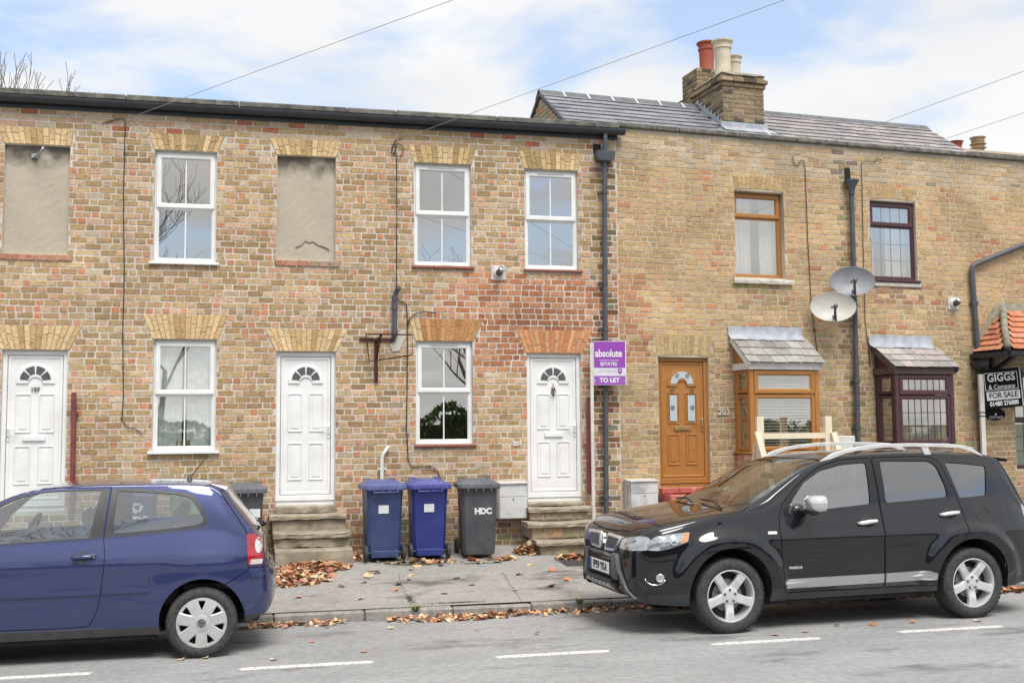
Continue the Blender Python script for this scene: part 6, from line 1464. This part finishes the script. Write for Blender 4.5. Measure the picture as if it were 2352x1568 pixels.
def make_suv():
    t = thing('sport_utility_car', 'black sport utility car with silver roof rails parked facing left', 'car', (4.357-math.sin(R(2.7))*.90, 9.665+.90, -.004), R(2.7))
    c = Car(SUV); BLK = paint('black_car_paint', (.005, .0055, .008), .0); GL = glass('privacy_glass', (.10, .11, .12), .26); WS = glass('windscreen_glass', (.70, .76, .72), .16); CLAD = pm('grey_black_cladding', (.030, .031, .034), (.045, .046, .05), 14, .55)
    notop = lambda p: abs(p.y) > .30
    fw = roundpoly([(.66, 1.098), (.735, 1.222), (.905, 1.387), (1.125, 1.500), (1.379, 1.553), (1.655, 1.570), (1.60, 1.166)], .03)
    rw = roundpoly([(1.82, 1.583), (2.40, 1.571), (2.47, 1.525), (2.52, 1.30), (2.515, 1.21), (2.05, 1.184), (1.782, 1.172)], .03)
    qw = roundpoly([(2.585, 1.555), (2.80, 1.541), (3.08, 1.512), (2.99, 1.216), (2.80, 1.205), (2.66, 1.198)], .025)
    fwo = [(.585, 1.08), (.64, 1.19), (.80, 1.335), (.95, 1.435), (1.13, 1.53), (1.36, 1.588), (1.735, 1.604), (1.70, 1.16)]
    rwo = [(1.735, 1.604), (2.2, 1.61), (2.44, 1.603), (2.51, 1.55), (2.62, 1.195), (1.70, 1.16)]
    d1 = roundpoly([(.56, 1.075), (.62, 1.19), (.80, 1.345), (.95, 1.447), (1.13, 1.542), (1.36, 1.60), (1.725, 1.615), (1.70, 1.16), (1.665, .78), (1.675, .35), (.57, .35), (.545, .60), (.535, .92)], .03, 2)
    d2 = roundpoly([(1.735, 1.615), (2.2, 1.622), (2.44, 1.615), (2.52, 1.56), (2.63, 1.195), (2.65, 1.03), (2.64, .89), (2.555, .76), (2.43, .665), (2.335, .53), (2.30, .35), (1.685, .35), (1.677, .78), (1.71, 1.16)], .03, 2)
    arches = [arc(0, .375, .425, -40, 220, 40), arc(2.70, .375, .425, -40, 220, 40)]
    arches = [a+[(a[-1][0], .1), (a[0][0], .1)] for a in arches]
    wsp = [(.30, -.69), (.13, -.5), (.06, -.25), (.045, 0), (.06, .25), (.13, .5), (.30, .69), (.36, .725), (1.16, .60), (1.17, .57), (1.11, 0), (1.17, -.57), (1.16, -.60), (.36, -.725)]
    hood = [(-.86, -.50), (-.885, -.25), (-.893, 0), (-.885, .25), (-.86, .50), (-.74, .68), (-.45, .775), (0, .80), (.22, .79), (.30, .72), (.10, .5), (.02, .25), (.005, 0), (.02, -.25), (.10, -.5), (.30, -.72), (.22, -.79), (0, -.80), (-.45, -.775), (-.74, -.68)]
    rwin = [(3.37, -.50), (3.37, .50), (3.50, .55), (3.50, -.55)]
    hl = lambda p: p.z > .60
    reg = [('gone', 'y', arches[0], notop, 0), ('gone', 'y', arches[1], notop, 0), ('window', 'y', fw, notop, 0), ('window_rear', 'y', rw, notop, 0), ('window_quarter', 'y', qw, notop, 0),
     ('trim', 'y', inset(fwo, .012), notop, 0), ('trim', 'y', inset(rwo, .012), notop, 0), ('door', 'y', d1, notop, .004), ('door_rear', 'y', d2, notop, .004),
     ('windscreen', 'z', wsp, lambda p: p.z > 1.1, 0), ('rear_window', 'z', rwin, lambda p: p.z > 1.1, 0), ('bonnet', 'z', hood, lambda p: p.z > .85, .004),
     ('cladding', 'y', [(-.99, .2), (3.8, .2), (3.8, .40), (-.45, .40), (-.99, .36)], lambda p: abs(p.y) > .2, 0)]
    ps = c.split(reg)
    body = c.part('body', ps['body'], BLK, t); [c.part('cladding', ps['cladding'], CLAD, t, 0, 0, lambda p, s=s: p.y*s > 0) for s in (-1, 1)]
    shell = [f for k in ps for f in ps[k] if k not in ('gone', 'window', 'window_rear', 'window_quarter', 'windscreen', 'rear_window')]
    c.part('inner_shell', shell, pm('car_lining', (.02, .02, .022), None, 9, .9), t, -.022)
    for s in (-1, 1):
        sd = lambda p, s=s: p.y*s > 0
        d = c.part('door', ps['door'], BLK, t, 0, 0, sd); e = c.part('door', ps['door_rear'], BLK, t, 0, 0, sd)
        c.part('window', ps['window'], glass('front_door_glass', (.45, .48, .48), .34), d, -.008, 0, sd); c.part('window', ps['window_rear'], GL, e, -.008, 0, sd); c.part('quarter_window', ps['window_quarter'], GL, t, -.008, 0, sd)
        c.part('window_trim', ps['trim'], pm('gloss_black_trim', (.012, .012, .014), None, 9, .25), t, .001, 0, sd)
        for dd, (xa, za), (xb, zb_) in ((d, (1.40, .985), (1.63, 1.0)), (e, (2.36, 1.04), (2.60, 1.055))):
            p, q = c.hit(xa, za, s), c.hit(xb, zb_, s); cx = (xa+xb)/2+.0; cz = (za+zb_)/2+.005
            c.patch('handle_recess_shade', [(cx+.075*math.cos(a), cz+.055*math.sin(a)) for a in [2*math.pi*k/20 for k in range(20)]], RUBBER, dd, .0015, side=s, th=.004)  # flush ellipse, not hollowed: shade behind the handle put into a dark colour
            o = s*Vector((0, 1, 0)); MB().tube([p+o*.004, p+o*.03+Vector((.03, 0, .003)), p.lerp(q, .5)+o*.036+Vector((0, 0, .006)), q+o*.03+Vector((-.03, 0, .003)), q+o*.004], [.012, .020, .022, .020, .013], 10).build('handle', pm('bright_handle', (.78, .78, .78), None, 9, .2, .3, coat=1), dd, True)
        tr1 = [(.575, .44), (.62, .483), (1.662, .49), (1.665, .405), (.58, .397)]; tr2 = [(1.685, .49), (2.16, .499), (2.255, .471), (2.253, .412), (1.688, .405)]
        for dd, tp_ in ((d, tr1), (e, tr2)): c.patch('sill_trim', tp_, pm('satin_silver', (.50, .50, .505), (.45, .45, .46), 9, .35, .6), dd, .018, side=s, th=.03)
        c.patch('repeater', roundpoly([(.405, .912), (.50, .912), (.50, .938), (.405, .938)], .008, 2), pm('clear_lens', (.8, .74, .7), None, 9, .15, 0, coat=1), t, .008, side=s)
        # headlamp: chrome bowl behind a lens, wrapping the corner
        hlp = roundpoly([(-.80, .80), (-.80, .875), (-.72, .925), (-.55, .948), (-.40, .960), (-.43, .875), (-.56, .825), (-.70, .795)], .015, 2)
        c.patch('headlamp', hlp, pm('headlamp_lens', (.50, .52, .54), (.34, .36, .38), 14, .08, .5, coat=1), t, .008, side=s, dens=.02)
        c.patch('headlamp', roundpoly([(s*.43, .79), (s*.46, .87), (s*.60, .905), (s*.76, .925), (s*.80, .90), (s*.80, .80), (s*.66, .785)], .015, 2), MATS['headlamp_lens'], t, .008, 'x', -1, .01, .02)
        c.patch('indicator', roundpoly([(-.50, .855), (-.46, .950), (-.405, .956), (-.435, .88)], .008, 2), pm('amber_lens', (.75, .28, .10), None, 9, .15, 0, coat=1), t, .0105, side=s)
        for (lx, lz, r) in ((-.66, .872, .045), (-.565, .885, .05)):
            h = c.hit(lx, lz, s); n = c.normal(h); m = MB(); q = n.to_track_quat('Z', 'Y').to_matrix().to_4x4()
            m.lathe([(r, .009), (r*.96, .016), (r*.7, .012), (r*.62, .014), (.001, .018)], 20, cap=False); m.v = [tuple(h+(q @ Vector(v))) for v in m.v]; m.build('lamp_reflector', CHROME, t, True)
        fg = [(-.74+.085*math.cos(a), .545+.062*math.sin(a)) for a in [2*math.pi*k/24 for k in range(24)]]
        c.patch('fog_recess_shade', fg, RUBBER, t, .002, side=s, th=.004, dens=.05); h = c.hit(-.70, .545, s); n = c.normal(h); q = n.to_track_quat('Z', 'Y').to_matrix().to_4x4(); m = MB().lathe([(.042, .0), (.040, .012), (.032, .015), (.027, .006), (.001, .010)], 18, cap=False); m.v = [tuple(h+(q @ Vector(v))) for v in m.v]; m.build('fog_lamp', CHROME, t, True)  # no hollow round the fog lamp: a flush dark ellipse paints its shade
        MB().tube([c.hit(-.74+.088*math.cos(a), .545+.065*math.sin(a), s)+Vector((0, s*.003, 0)) for a in [R(185+20*k) for k in range(9)]], .005, 6).build('fog_bezel', CHROME, t, True)
        # door mirror
        mm = MB(); cx, cz, cy = .86, 1.20, s*1.0; vs = []; n = 16
        prof = [(-.095, .25, .3), (-.085, .55, .6), (-.06, .82, .85), (-.02, .97, .98), (.03, 1.0, 1.0), (.055, .96, .96)]
        for xo, a, b in prof:
            for k in range(n): th = 2*math.pi*k/n; cs, sn = math.cos(th), math.sin(th); vs.append((cx+xo+.0, cy+.125*a*math.copysign(abs(cs)**.7, cs), cz+.02*(1-b)+.085*b*math.copysign(abs(sn)**.7, sn)))
        mm.add(vs, [(k*n+i, k*n+(i+1) % n, (k+1)*n+(i+1) % n, (k+1)*n+i) for k in range(len(prof)-1) for i in range(n)]+[tuple(range(n))[::-1], tuple(range(len(vs)-n, len(vs)))]); mo = mm.build('door_mirror', pm('mirror_cap', (.72, .72, .72), None, 9, .12, .55, coat=1), t, True, auto=50)
        MB().tube([(cx-.02, cy-s*.09, cz-.055), (cx-.03, cy, cz-.075), (cx-.03, cy+s*.07, cz-.066)], [.035, .04, .03], 10).tube([(cx-.02, cy-s*.07, cz-.06), (cx-.03, s*.86, 1.12)], [.025, .035], 8).build('mirror_foot', BLACKPL, mo, True)
        MB().box(cx+.058, cx+.064, cy-.095, cy+.095, cz-.055, cz+.055, .002).build('mirror_glass', CHROME, mo)
        # roof rail
        rp_ = [(1.16, 1.585), (1.30, 1.645), (1.45, 1.688), (1.62, 1.716), (1.89, 1.738), (2.22, 1.742), (2.55, 1.735), (2.80, 1.722), (2.95, 1.685), (3.08, 1.622)]; yr = s*.605; m = MB(); vs = []
        for i, (x, z) in enumerate(rp_):
            e_ = .5 if i in (0, len(rp_)-1) else 1.; hh = (.008 if i in (0, len(rp_)-1) else .028 if i in (1, len(rp_)-2) else .020)
            for (yy, zz) in ((-.018*e_, -hh), (.018*e_, -hh), (.018*e_, hh*.5), (.009*e_, hh*.8), (-.009*e_, hh*.8), (-.018*e_, hh*.5)): vs.append((x, yr+yy, z+zz))
        m.add(vs, [(i*6+k, i*6+(k+1) % 6, i*6+6+(k+1) % 6, i*6+6+k) for i in range(len(rp_)-1) for k in range(6)]+[(0, 1, 2, 3, 4, 5), tuple(range(len(vs)-6, len(vs)))]); m.build('roof_rail', pm('bright_silver_rail', (.74, .74, .74), None, 9, .3, .3), t, True, auto=45)
        MB().prism([(2.38, 1.63), (2.46, 1.63), (2.42, 1.725), (2.34, 1.725)], yr-.012, yr+.012).build('rail_foot', MATS['bright_silver_rail'], t)
    c.part('bonnet', ps['bonnet'], BLK, t); c.part('windscreen', ps['windscreen'], WS, t, -.004); c.part('rear_window', ps['rear_window'], GL, t, -.004)
    # wheels, wells, underside
    for x in (0, 2.70):
        for s in (-1, 1): wheel(t, x, s*.785, .352, .225, .246, 5, s)
        halfwell(t, x, .375, .432, .865)
    MB().box(.42, 2.29, -.80, .80, .235, .33, .02).box(-.75, -.42, -.6, .6, .28, .4, .02).box(3.1, 3.5, -.7, .7, .30, .4, .02).box(-.4, 2.9, -.32, .32, .24, .42, .02).build('underbody', WELL, t)
    # grille, emblem, plate, bumper bar
    GR = pm('grille_grey', (.16, .165, .175), (.12, .125, .13), 60, .4, .5)
    for s in (-1, 1):
        gp = [(s*.06, .735), (s*.31, .745), (s*.47, .893), (s*.10, .905)]
        c.patch('grille_surround', roundpoly(gp, .02, 3), pm('bright_surround', (.74, .74, .74), None, 9, .25, .2, coat=1), t, .016, 'x', -1, .02); g_ = c.patch('grille', roundpoly(inset(gp, .026 if True else 0), .015, 3), GR, t, .0185, 'x', -1, .02)
        m = MB()
        for k in range(8):
            y = s*lerp(.12, .36, k/7); za, zb_ = .772, .868
            a, b = c.hitx(y, za), c.hitx(y+s*.02, zb_); m.tube([a+Vector((-.020, 0, 0)), b+Vector((-.020, 0, .006))], .0055, 5)
        m.build('grille_bars', GREYPIPE, t)
    for ad in (90, 210, 330):
        dx_, dz_ = math.cos(R(ad)), math.sin(R(ad)); L_, w_ = .062, .018; C_ = (0, .832); h = c.hitx(0, .832+.03*dz_)
        MB().prism([(C_[0]+dx_*.004, C_[1]+dz_*.004), (C_[0]+dx_*L_/2-dz_*w_, C_[1]+dz_*L_/2+dx_*w_), (C_[0]+dx_*L_, C_[1]+dz_*L_), (C_[0]+dx_*L_/2+dz_*w_, C_[1]+dz_*L_/2-dx_*w_)], h.x-.028, h.x+.004, 'x').build('diamond_emblem', MATS['bright_surround'], t)
    xb = -.975
    MB().box(xb-.01, xb+.07, -.36, .36, .645, .72, .02).build('bumper_upper_bar', BLK, t); MB().box(xb-.004, xb+.06, -.34, .34, .50, .648, .01).build('plate_backing', BLACKPL, t)
    pl = MB().box(xb-.016, xb-.006, -.26, .26, .523, .634, .003).build('number_plate', pm('plate_white', (.92, .92, .90), None, 9, .4), t)
    MB().box(xb-.018, xb-.0165, .215, .257, .525, .632).build('plate_band', pm('plate_blue', (.03, .08, .40), None, 9, .4), pl)
    text('FP59 YKA', .105, BPR, pl, (xb-.0175, -.02, .578), (R(90), 0, R(-90)), bold=.003, ext=.0008, sx=.88)
    MB().prism([(xb-.035, .475), (xb+.1, .50), (xb+.1, .46), (xb-.02, .445)], -.33, .33).build('skid_shelf', BLACKPL, t)
    MB().prism([(xb-.02, .445), (xb+.1, .46), (xb+.16, .33), (xb+.06, .345)], -.38, .38).build('skid_plate', BLACKPL, t)
    for k in range(6): y = lerp(-.27, .27, k/5); MB().add([(xb-.026, y-.022, .44), (xb-.026, y+.022, .44), (xb+.058, y+.012, .36), (xb+.058, y-.012, .36), (xb-.04, y, .41)], [(0, 1, 4), (1, 2, 4), (2, 3, 4), (3, 0, 4), (0, 3, 2, 1)]).build('skid_fin', MATS['satin_silver'], t)
    for s in (-1, 1):
        o = [(.345, .735), (.42, .725), (.47, .60), (.60, .42), (.70, .345), (.57, .325), (.45, .39), (.36, .50), (.34, .62)]
        m = MB(); vs = []
        for y, z in o: h = c.hitx(s*min(y, .68), z); vs.append((max(-.99, min(h.x-.045, -.80)) if y < .5 else h.x-.03, s*y, z))
        n = len(vs); m.add(vs+[(x+.06, y, z) for x, y, z in vs], [tuple(range(n)), tuple(range(2*n-1, n-1, -1))]+[(i, (i+1) % n, n+(i+1) % n, n+i) for i in range(n)]); m.build('bumper_guard', pm('guard_grey', (.10, .10, .105), (.14, .14, .145), 12, .45), t)
    # wipers, aerial, interior
    for (a, b) in (((.06, -.62), (.10, .02)), ((.05, .0), (.08, .60))):
        pa, pb = [c.bvh.ray_cast(Vector((x+.02, y, 3)), Vector((0, 0, -1)))[0] for x, y in (a, b)]
        MB().tube([pa+Vector((-.03, 0, .01)), pa.lerp(pb, .5)+Vector((.03, 0, .045)), pb+Vector((.03, 0, .03))], .009, 6).build('wiper', RUBBER, t)
    MB().lathe([(.02, 0), (.014, .02), (.008, .03)], 10, (3.05, .1, 1.645)).tube([(3.05, .1, 1.66), (3.22, .1, 1.80)], [.005, .004], 6).build('aerial', BLACKPL, t)
    SEAT = pm('dark_seat', (.03, .03, .032), (.045, .045, .048), 12, .85)
    for x, ys in ((1.35, (-.38, .38)), (2.25, (-.4, .0, .4))):
        for y in ys: MB().box(x-.25, x+.22, y-.24, y+.24, .55, .80, .06).box(x+.12, x+.28, y-.23, y+.23, .75, 1.32, .05).box(x+.16, x+.27, y-.12, y+.12, 1.34, 1.50, .04).build('seat', SEAT, t)
    MB().prism([(.20, .75), (.75, .70), (.75, 1.0), (.60, 1.09), (.24, 1.10)], -.70, .70).build('dashboard', SEAT, t)
    MB().tube([(.82+.05*math.sin(a), .38+.18*math.cos(a), 1.0+.17*math.sin(a)) for a in [2*math.pi*k/24 for k in range(25)]], .016, 8).build('steering_wheel', SEAT, t)
    MB().box(.88, .91, -.12, .12, 1.40, 1.46, .01).build('rear_view_mirror', SEAT, t)
    MB().prism([(3.26, 1.60), (3.43, 1.575), (3.42, 1.55), (3.26, 1.555)], -.58, .58).build('roof_spoiler', BLK, t)
    for s in (-1, 1): c.patch('tail_lamp', roundpoly([(3.42, .98), (3.52, .96), (3.48, 1.08), (3.43, 1.12)], .01, 2), pm('red_lens', (.45, .40, .40), (.35, .3, .3), 9, .15, .3, coat=1), t, .006, side=s)
    text('WARRIOR', .035, TXTW, t, tuple(c.hit(.685, .588)+Vector((0, -.003, 0))), ext=.001, sx=.9)
    fu = [(2.88+.085*math.cos(a), 1.03+.075*math.sin(a)) for a in [2*math.pi*k/28 for k in range(28)]]; fu = [(x+.0, z) for x, z in fu]
    m = MB(); m.tube([c.hit(x, z)+Vector((0, -.0005, 0)) for x, z in fu+fu[:1]], .003, 5); m.build('fuel_flap_gap', RUBBER, t)
    return t
suv = make_suv()
# ------------------------------------------------------------------ blue hatchback
POLO = dict(tum=.34, tz=.86, tuck=.05, n=2.8, bul=.015,
 xs=[-.80, -.79, -.775, -.755, -.73, -.70]+frange(-.66, 2.50, 88)+frange(2.50, 2.70, 16)+frange(2.70, 3.00, 20)+[3.0, 3.015, 3.03, 3.045, 3.058, 3.07, 3.082, 3.09, 3.098],
 W=[(-.80, .40), (-.77, .58), (-.70, .68), (-.55, .76), (-.3, .805), (0, .82), (1.5, .825), (2.3, .822), (2.6, .805), (2.75, .785), (2.87, .755), (2.95, .715), (3.0, .67), (3.04, .60), (3.07, .50), (3.098, .30)],
 zb=[(-.80, .30), (-.6, .23), (-.3, .205), (2.6, .215), (2.82, .27), (3.0, .33), (3.06, .40), (3.098, .48)],
 zs=[(-.80, .56), (-.7, .68), (-.4, .80), (0, .88), (.35, .955), (.83, 1.0), (1.64, 1.035), (2.45, 1.09), (2.6, 1.08), (2.75, 1.02), (2.85, .96), (2.95, .84), (3.0, .73), (3.06, .62), (3.098, .54)],
 zr=[(-.80, .58), (-.75, .68), (-.6, .76), (-.3, .85), (0, .905), (.25, .95), (.36, .985), (.50, 1.11), (.66, 1.25), (.80, 1.352), (.93, 1.408), (1.13, 1.452), (1.36, 1.464), (1.94, 1.463), (2.24, 1.462), (2.42, 1.452), (2.52, 1.432), (2.575, 1.385), (2.68, 1.24), (2.79, 1.095), (2.84, 1.045), (2.90, .99), (2.955, .90), (2.985, .80), (3.02, .715), (3.06, .675), (3.085, .62), (3.098, .56)],
 zt=[(-.80, .61), (-.77, .72), (-.65, .80), (-.4, .885), (0, .955), (.12, .985), (.25, 1.06), (.5, 1.21), (.75, 1.345), (.95, 1.425), (1.2, 1.473), (1.6, 1.497), (2.1, 1.492), (2.45, 1.472), (2.60, 1.455), (2.645, 1.42), (2.72, 1.32), (2.82, 1.19), (2.90, 1.08), (2.94, 1.02), (2.97, .94), (2.995, .83), (3.015, .745), (3.045, .715), (3.075, .68), (3.098, .60)],
 bend=[(-.80, 0), (-.3, 0), (.3, -.06), (.8, -.02), (1.2, 0), (2.5, .01), (3.0, .025), (3.098, 0)],
 flare=[(0, .30, .34, .56, .012), (2.465, .30, .36, .62, .016)], crease=[(.74, .86, .2, 2.9, .006)])
def make_polo():
    t = thing('hatchback_car', 'dark blue three-door hatchback car at the left edge of the photo', 'car', (-2.923, 9.885+.825, -.002), 0)
    c = Car(POLO); BL_ = paint('blue_car_paint', (.034, .045, .130), .35); GL = glass('tinted_car_glass', (.78, .84, .82), .26); TRIM = pm('satin_black_trim', (.035, .034, .036), (.05, .048, .05), 12, .45)
    notop = lambda p: abs(p.y) > .30
    dw = roundpoly([(.50, .995), (.62, 1.16), (.80, 1.32), (.932, 1.382), (1.131, 1.430), (1.359, 1.438), (1.600, 1.436), (1.53, 1.042), (.836, 1.013)], .02)
    dwo = [(.43, .975), (.52, 1.10), (.66, 1.24), (.80, 1.345), (.93, 1.395), (1.13, 1.442), (1.36, 1.450), (1.680, 1.450), (1.655, 1.21), (1.643, 1.034), (.836, .995)]
    qo = roundpoly([(1.695, 1.455), (1.944, 1.441), (2.243, 1.410), (2.364, 1.388), (2.415, 1.335), (2.49, 1.193), (2.508, 1.135), (2.433, 1.093), (2.08, 1.064), (1.655, 1.037)], .03)
    qg = roundpoly([(1.738, 1.427), (1.945, 1.413), (2.244, 1.386), (2.341, 1.360), (2.384, 1.316), (2.454, 1.194), (2.465, 1.150), (2.397, 1.121), (2.079, 1.091), (1.713, 1.070)], .03)
    dg = roundpoly([(.36, .955), (.50, 1.105), (.66, 1.262), (.80, 1.36), (.93, 1.412), (1.13, 1.456), (1.36, 1.462), (1.685, 1.460), (1.659, 1.214), (1.645, 1.027), (1.662, .92), (1.662, .801), (1.645, .671), (1.636, .552), (1.61, .435), (1.567, .335), (1.523, .303), (1.354, .298), (.42, .305), (.37, .45), (.35, .70)], .02, 2)
    ar = [arc(0, .31, .335, -30, 210, 36), arc(2.465, .315, .355, -20, 200, 36)]; ar = [a+[(a[-1][0], .1), (a[0][0], .1)] for a in ar]
    wsp = [(.30, -.62), (.14, -.45), (.07, -.2), (.06, 0), (.07, .2), (.14, .45), (.30, .62), (.36, .65), (.92, .57), (.93, .53), (.87, 0), (.93, -.53), (.92, -.57), (.36, -.65)]
    rwn = roundpoly([(2.68, -.50), (2.68, .50), (2.90, .585), (2.905, .54), (2.925, 0), (2.905, -.54), (2.90, -.585)], .02, 2)
    hood = [(-.70, -.40), (-.735, 0), (-.70, .40), (-.5, .66), (0, .72), (.25, .72), (.27, .60), (.10, .45), (.03, .2), (.02, 0), (.03, -.2), (.10, -.45), (.27, -.60), (.25, -.72), (0, -.72), (-.5, -.66)]
    lampp = roundpoly([(2.832, 1.032), (2.905, 1.030), (2.955, .976), (2.975, .86), (2.972, .764), (2.846, .766), (2.838, .894)], .015, 2)
    tg = [(2.60, 1.40), (2.81, 1.085), (2.838, 1.03), (2.845, .765), (2.86, .735), (3.3, .735), (3.3, 1.6), (2.75, 1.6)]
    bump = [(2.655, .615), (2.835, .715), (2.862, .742), (3.3, .742), (3.3, .15), (2.70, .15)]
    low = [(2.70, .15), (3.2, .15), (3.2, .335), (2.78, .335)]
    sill = [(.30, .15), (2.2, .15), (2.2, .278), (.30, .286)]
    reg = [('gone', 'y', ar[0], notop, 0), ('gone', 'y', ar[1], notop, 0), ('window', 'y', dw, notop, 0), ('window_quarter', 'y', qg, notop, 0), ('trim', 'y', inset(dwo, .006), notop, 0), ('trimq', 'y', qo, notop, 0),
     ('door', 'y', dg, notop, .0035), ('tail_lamp', 'y', lampp, notop, 0), ('windscreen', 'z', wsp, lambda p: p.z > .95, 0), ('rear_window', 'z', rwn, lambda p: p.z > 1.05, 0), ('bonnet', 'z', hood, lambda p: p.z > .65, .0035),
     ('lower', 'y', low, None, 0), ('bumper', 'y', bump, None, .0035), ('sill', 'y', sill, notop, 0), ('tailgate', 'y', tg, None, .0035)]
    ps = c.split(reg)
    c.part('body', ps['body'], BL_, t); c.part('bumper', ps['bumper'], BL_, t); c.part('bumper_lower', ps['lower'], TRIM, t); [c.part('sill', ps['sill'], TRIM, t, 0, 0, lambda p, s=s: p.y*s > 0) for s in (-1, 1)]; tgp = c.part('tailgate', ps['tailgate'], BL_, t); c.part('bonnet', ps['bonnet'], BL_, t)
    shell = [f for k in ps for f in ps[k] if k not in ('gone', 'window', 'window_quarter', 'windscreen', 'rear_window')]; c.part('inner_shell', shell, pm('car_lining_grey', (.05, .05, .052), None, 9, .9), t, -.02)
    c.part('windscreen', ps['windscreen'], GL, t, -.004); c.part('rear_window', ps['rear_window'], GL, tgp, -.003)
    LR = pm('tail_lamp_red', (.42, .012, .025), (.30, .008, .018), 14, .12, 0, coat=1); LW = pm('tail_lamp_clear', (.72, .68, .68), (.6, .56, .57), 30, .15, .2, coat=1)
    for s in (-1, 1):
        sd = lambda p, s=s: p.y*s > 0
        d = c.part('door', ps['door'], BL_, t, 0, 0, sd); c.part('window', ps['window'], GL, d, -.006, 0, sd); c.part('quarter_window', ps['window_quarter'], GL, t, -.006, 0, sd); c.part('window_trim', ps['trim'], TRIM, d, .0012, 0, sd); c.part('quarter_trim', ps['trimq'], TRIM, t, .0012, 0, sd)
        lp_ = c.part('tail_lamp', ps['tail_lamp'], LR, t, .004, 0, sd)
        c.patch('reversing_lens', roundpoly([(2.862, .772), (2.966, .770), (2.970, .812), (2.870, .815)], .01, 2), LW, lp_, .0065, side=s, dens=.02); c.patch('round_lens', [(2.934+.030*math.cos(a), .930+.066*math.sin(a)) for a in [2*math.pi*k/22 for k in range(22)]], LW, lp_, .0065, side=s, dens=.02)
        cx, cz = 1.495, .89; c.patch('handle_recess_shade', [(cx-.01+.075*math.cos(a), cz-.002+.052*math.sin(a)) for a in [2*math.pi*k/22 for k in range(22)]], pm('shaded_recess_blue', (.012, .016, .06), None, 9, .3, .2, coat=1), d, .0012, side=s, th=.004)  # darker copy of the body blue paints shade behind the handle, surface stays flush
        p, q = c.hit(1.40, .887, s), c.hit(1.59, .892, s); o = Vector((0, s, 0)); MB().tube([p+o*.004, p+o*.03+Vector((.02, 0, 0)), p.lerp(q, .5)+o*.036, q+o*.032+Vector((-.03, 0, 0)), q+o*.012], [.010, .016, .018, .019, .016], 10).build('handle', BL_, d, True)
        MB().lathe([(.013, s*.0), (.013, s*.012), (.001, s*.013)], 12, tuple(q+o*.024+Vector((-.012, 0, 0))), 'y', False).build('door_lock', CHROME, d)
        for dd, pl in ((d, [(.40, .565), (.40, .605), (1.632, .622), (1.630, .575)]), (t, [(1.650, .576), (1.652, .622), (2.02, .625), (2.035, .61), (2.035, .585), (2.02, .58)])): c.patch('side_moulding', pl, BL_, dd, .016, side=s, th=.03)
        c.patch('bumper_strip', roundpoly([(2.87, .655), (2.985, .668), (2.985, .702), (2.872, .690)], .01, 2), BL_, t, .016, side=s, th=.03)
        cxm, czm = .42, 1.02; MB().tube([(cxm, s*.80, czm), (cxm-.01, s*.86, czm+.03)], [.03, .035], 8).box(cxm-.07, cxm+.05, s*.92-.085, s*.92+.085, czm-.01, czm+.115, .035).build('door_mirror', BL_, t)
        c.patch('headlamp', roundpoly([(-.66, .60), (-.45, .68), (-.42, .76), (-.62, .70)], .02, 2), LW, t, .006, side=s)
    # spoiler lip, aerial, rear wiper, seats, steering wheel
    MB().add([(2.50, -.50, 1.472), (2.50, .50, 1.472), (2.665, .50, 1.438), (2.665, -.50, 1.438), (2.53, -.58, 1.448), (2.53, .58, 1.448), (2.64, .52, 1.415), (2.64, -.52, 1.415), (2.60, -.50, 1.405), (2.60, .50, 1.405)], [(0, 1, 2, 3), (3, 2, 6, 7), (7, 6, 9, 8), (0, 3, 7, 4), (1, 5, 6, 2), (4, 7, 8), (5, 9, 6)]).build('roof_spoiler', BL_, t)
    MB().lathe([(.034, 0), (.022, .018), (.012, .05), (.006, .055)], 12, (2.30, 0, 1.475)).tube([(2.315, 0, 1.52), (2.46, 0, 1.71)], [.0065, .004], 6).build('aerial', BLACKPL, t, True, auto=40)
    MB().tube([(2.965, .0, 1.055), (3.01, -.03, 1.065), (3.0, -.2, 1.085)], [.022, .018, .01], 8).bar((2.99, -.02, 1.07), (2.93, -.36, 1.12), .014, .012).build('rear_wiper', BLACKPL, tgp)
    ST = pm('grey_cloth_seat', (.055, .055, .06), (.075, .075, .08), 14, .9)
    for x, ys in ((1.28, (-.36, .36)), (2.05, (-.36, .36))):
        for y in ys: MB().box(x-.25, x+.2, y-.23, y+.23, .42, .66, .06).box(x+.10, x+.25, y-.22, y+.22, .60, 1.10, .05).box(x+.14, x+.24, y-.12, y+.12, 1.11, 1.27, .045).build('seat', ST, t)
    MB().tube([(.86+.07*math.sin(a), .36+.18*math.cos(a), 1.02+.155*math.sin(a)) for a in [2*math.pi*k/24 for k in range(25)]], .017, 8).tube([(.62, .36, .9), (.86, .36, 1.02)], .03, 8).build('steering_wheel', ST, t)
    MB().prism([(.15, .7), (.70, .66), (.70, .92), (.52, .99), (.2, .975)], -.62, .62).build('dashboard', ST, t); MB().box(2.30, 2.85, -.6, .6, .55, .60).build('parcel_shelf', ST, t)
    for x in (0, 2.465):
        for s in (-1, 1): wheel(t, x, s*.735, .297, .19, .213, 7, s)
        halfwell(t, x, .315, .365, .78)
    MB().box(.34, 2.10, -.74, .74, .165, .26, .02).box(-.6, -.34, -.55, .55, .2, .3, .02).box(2.75, 2.95, -.55, .55, .25, .35, .02).box(-.3, 2.7, -.28, .28, .17, .3, .02).build('underbody', WELL, t)
    MB().tube([(2.2, -.45, .20), (2.86, -.45, .21)], .025, 10).build('exhaust', GALV, t)
    pl = MB().box(3.078, 3.086, -.26, .26, .50, .61, .003).build('number_plate', pm('plate_yellow', (.75, .52, .05), None, 9, .4), t)
    MB().lathe([(.05, 0), (.05, .012), (.001, .016)], 20, (2.975, 0, .93), 'x', False).build('badge', CHROME, tgp)
    return t
polo = make_polo()
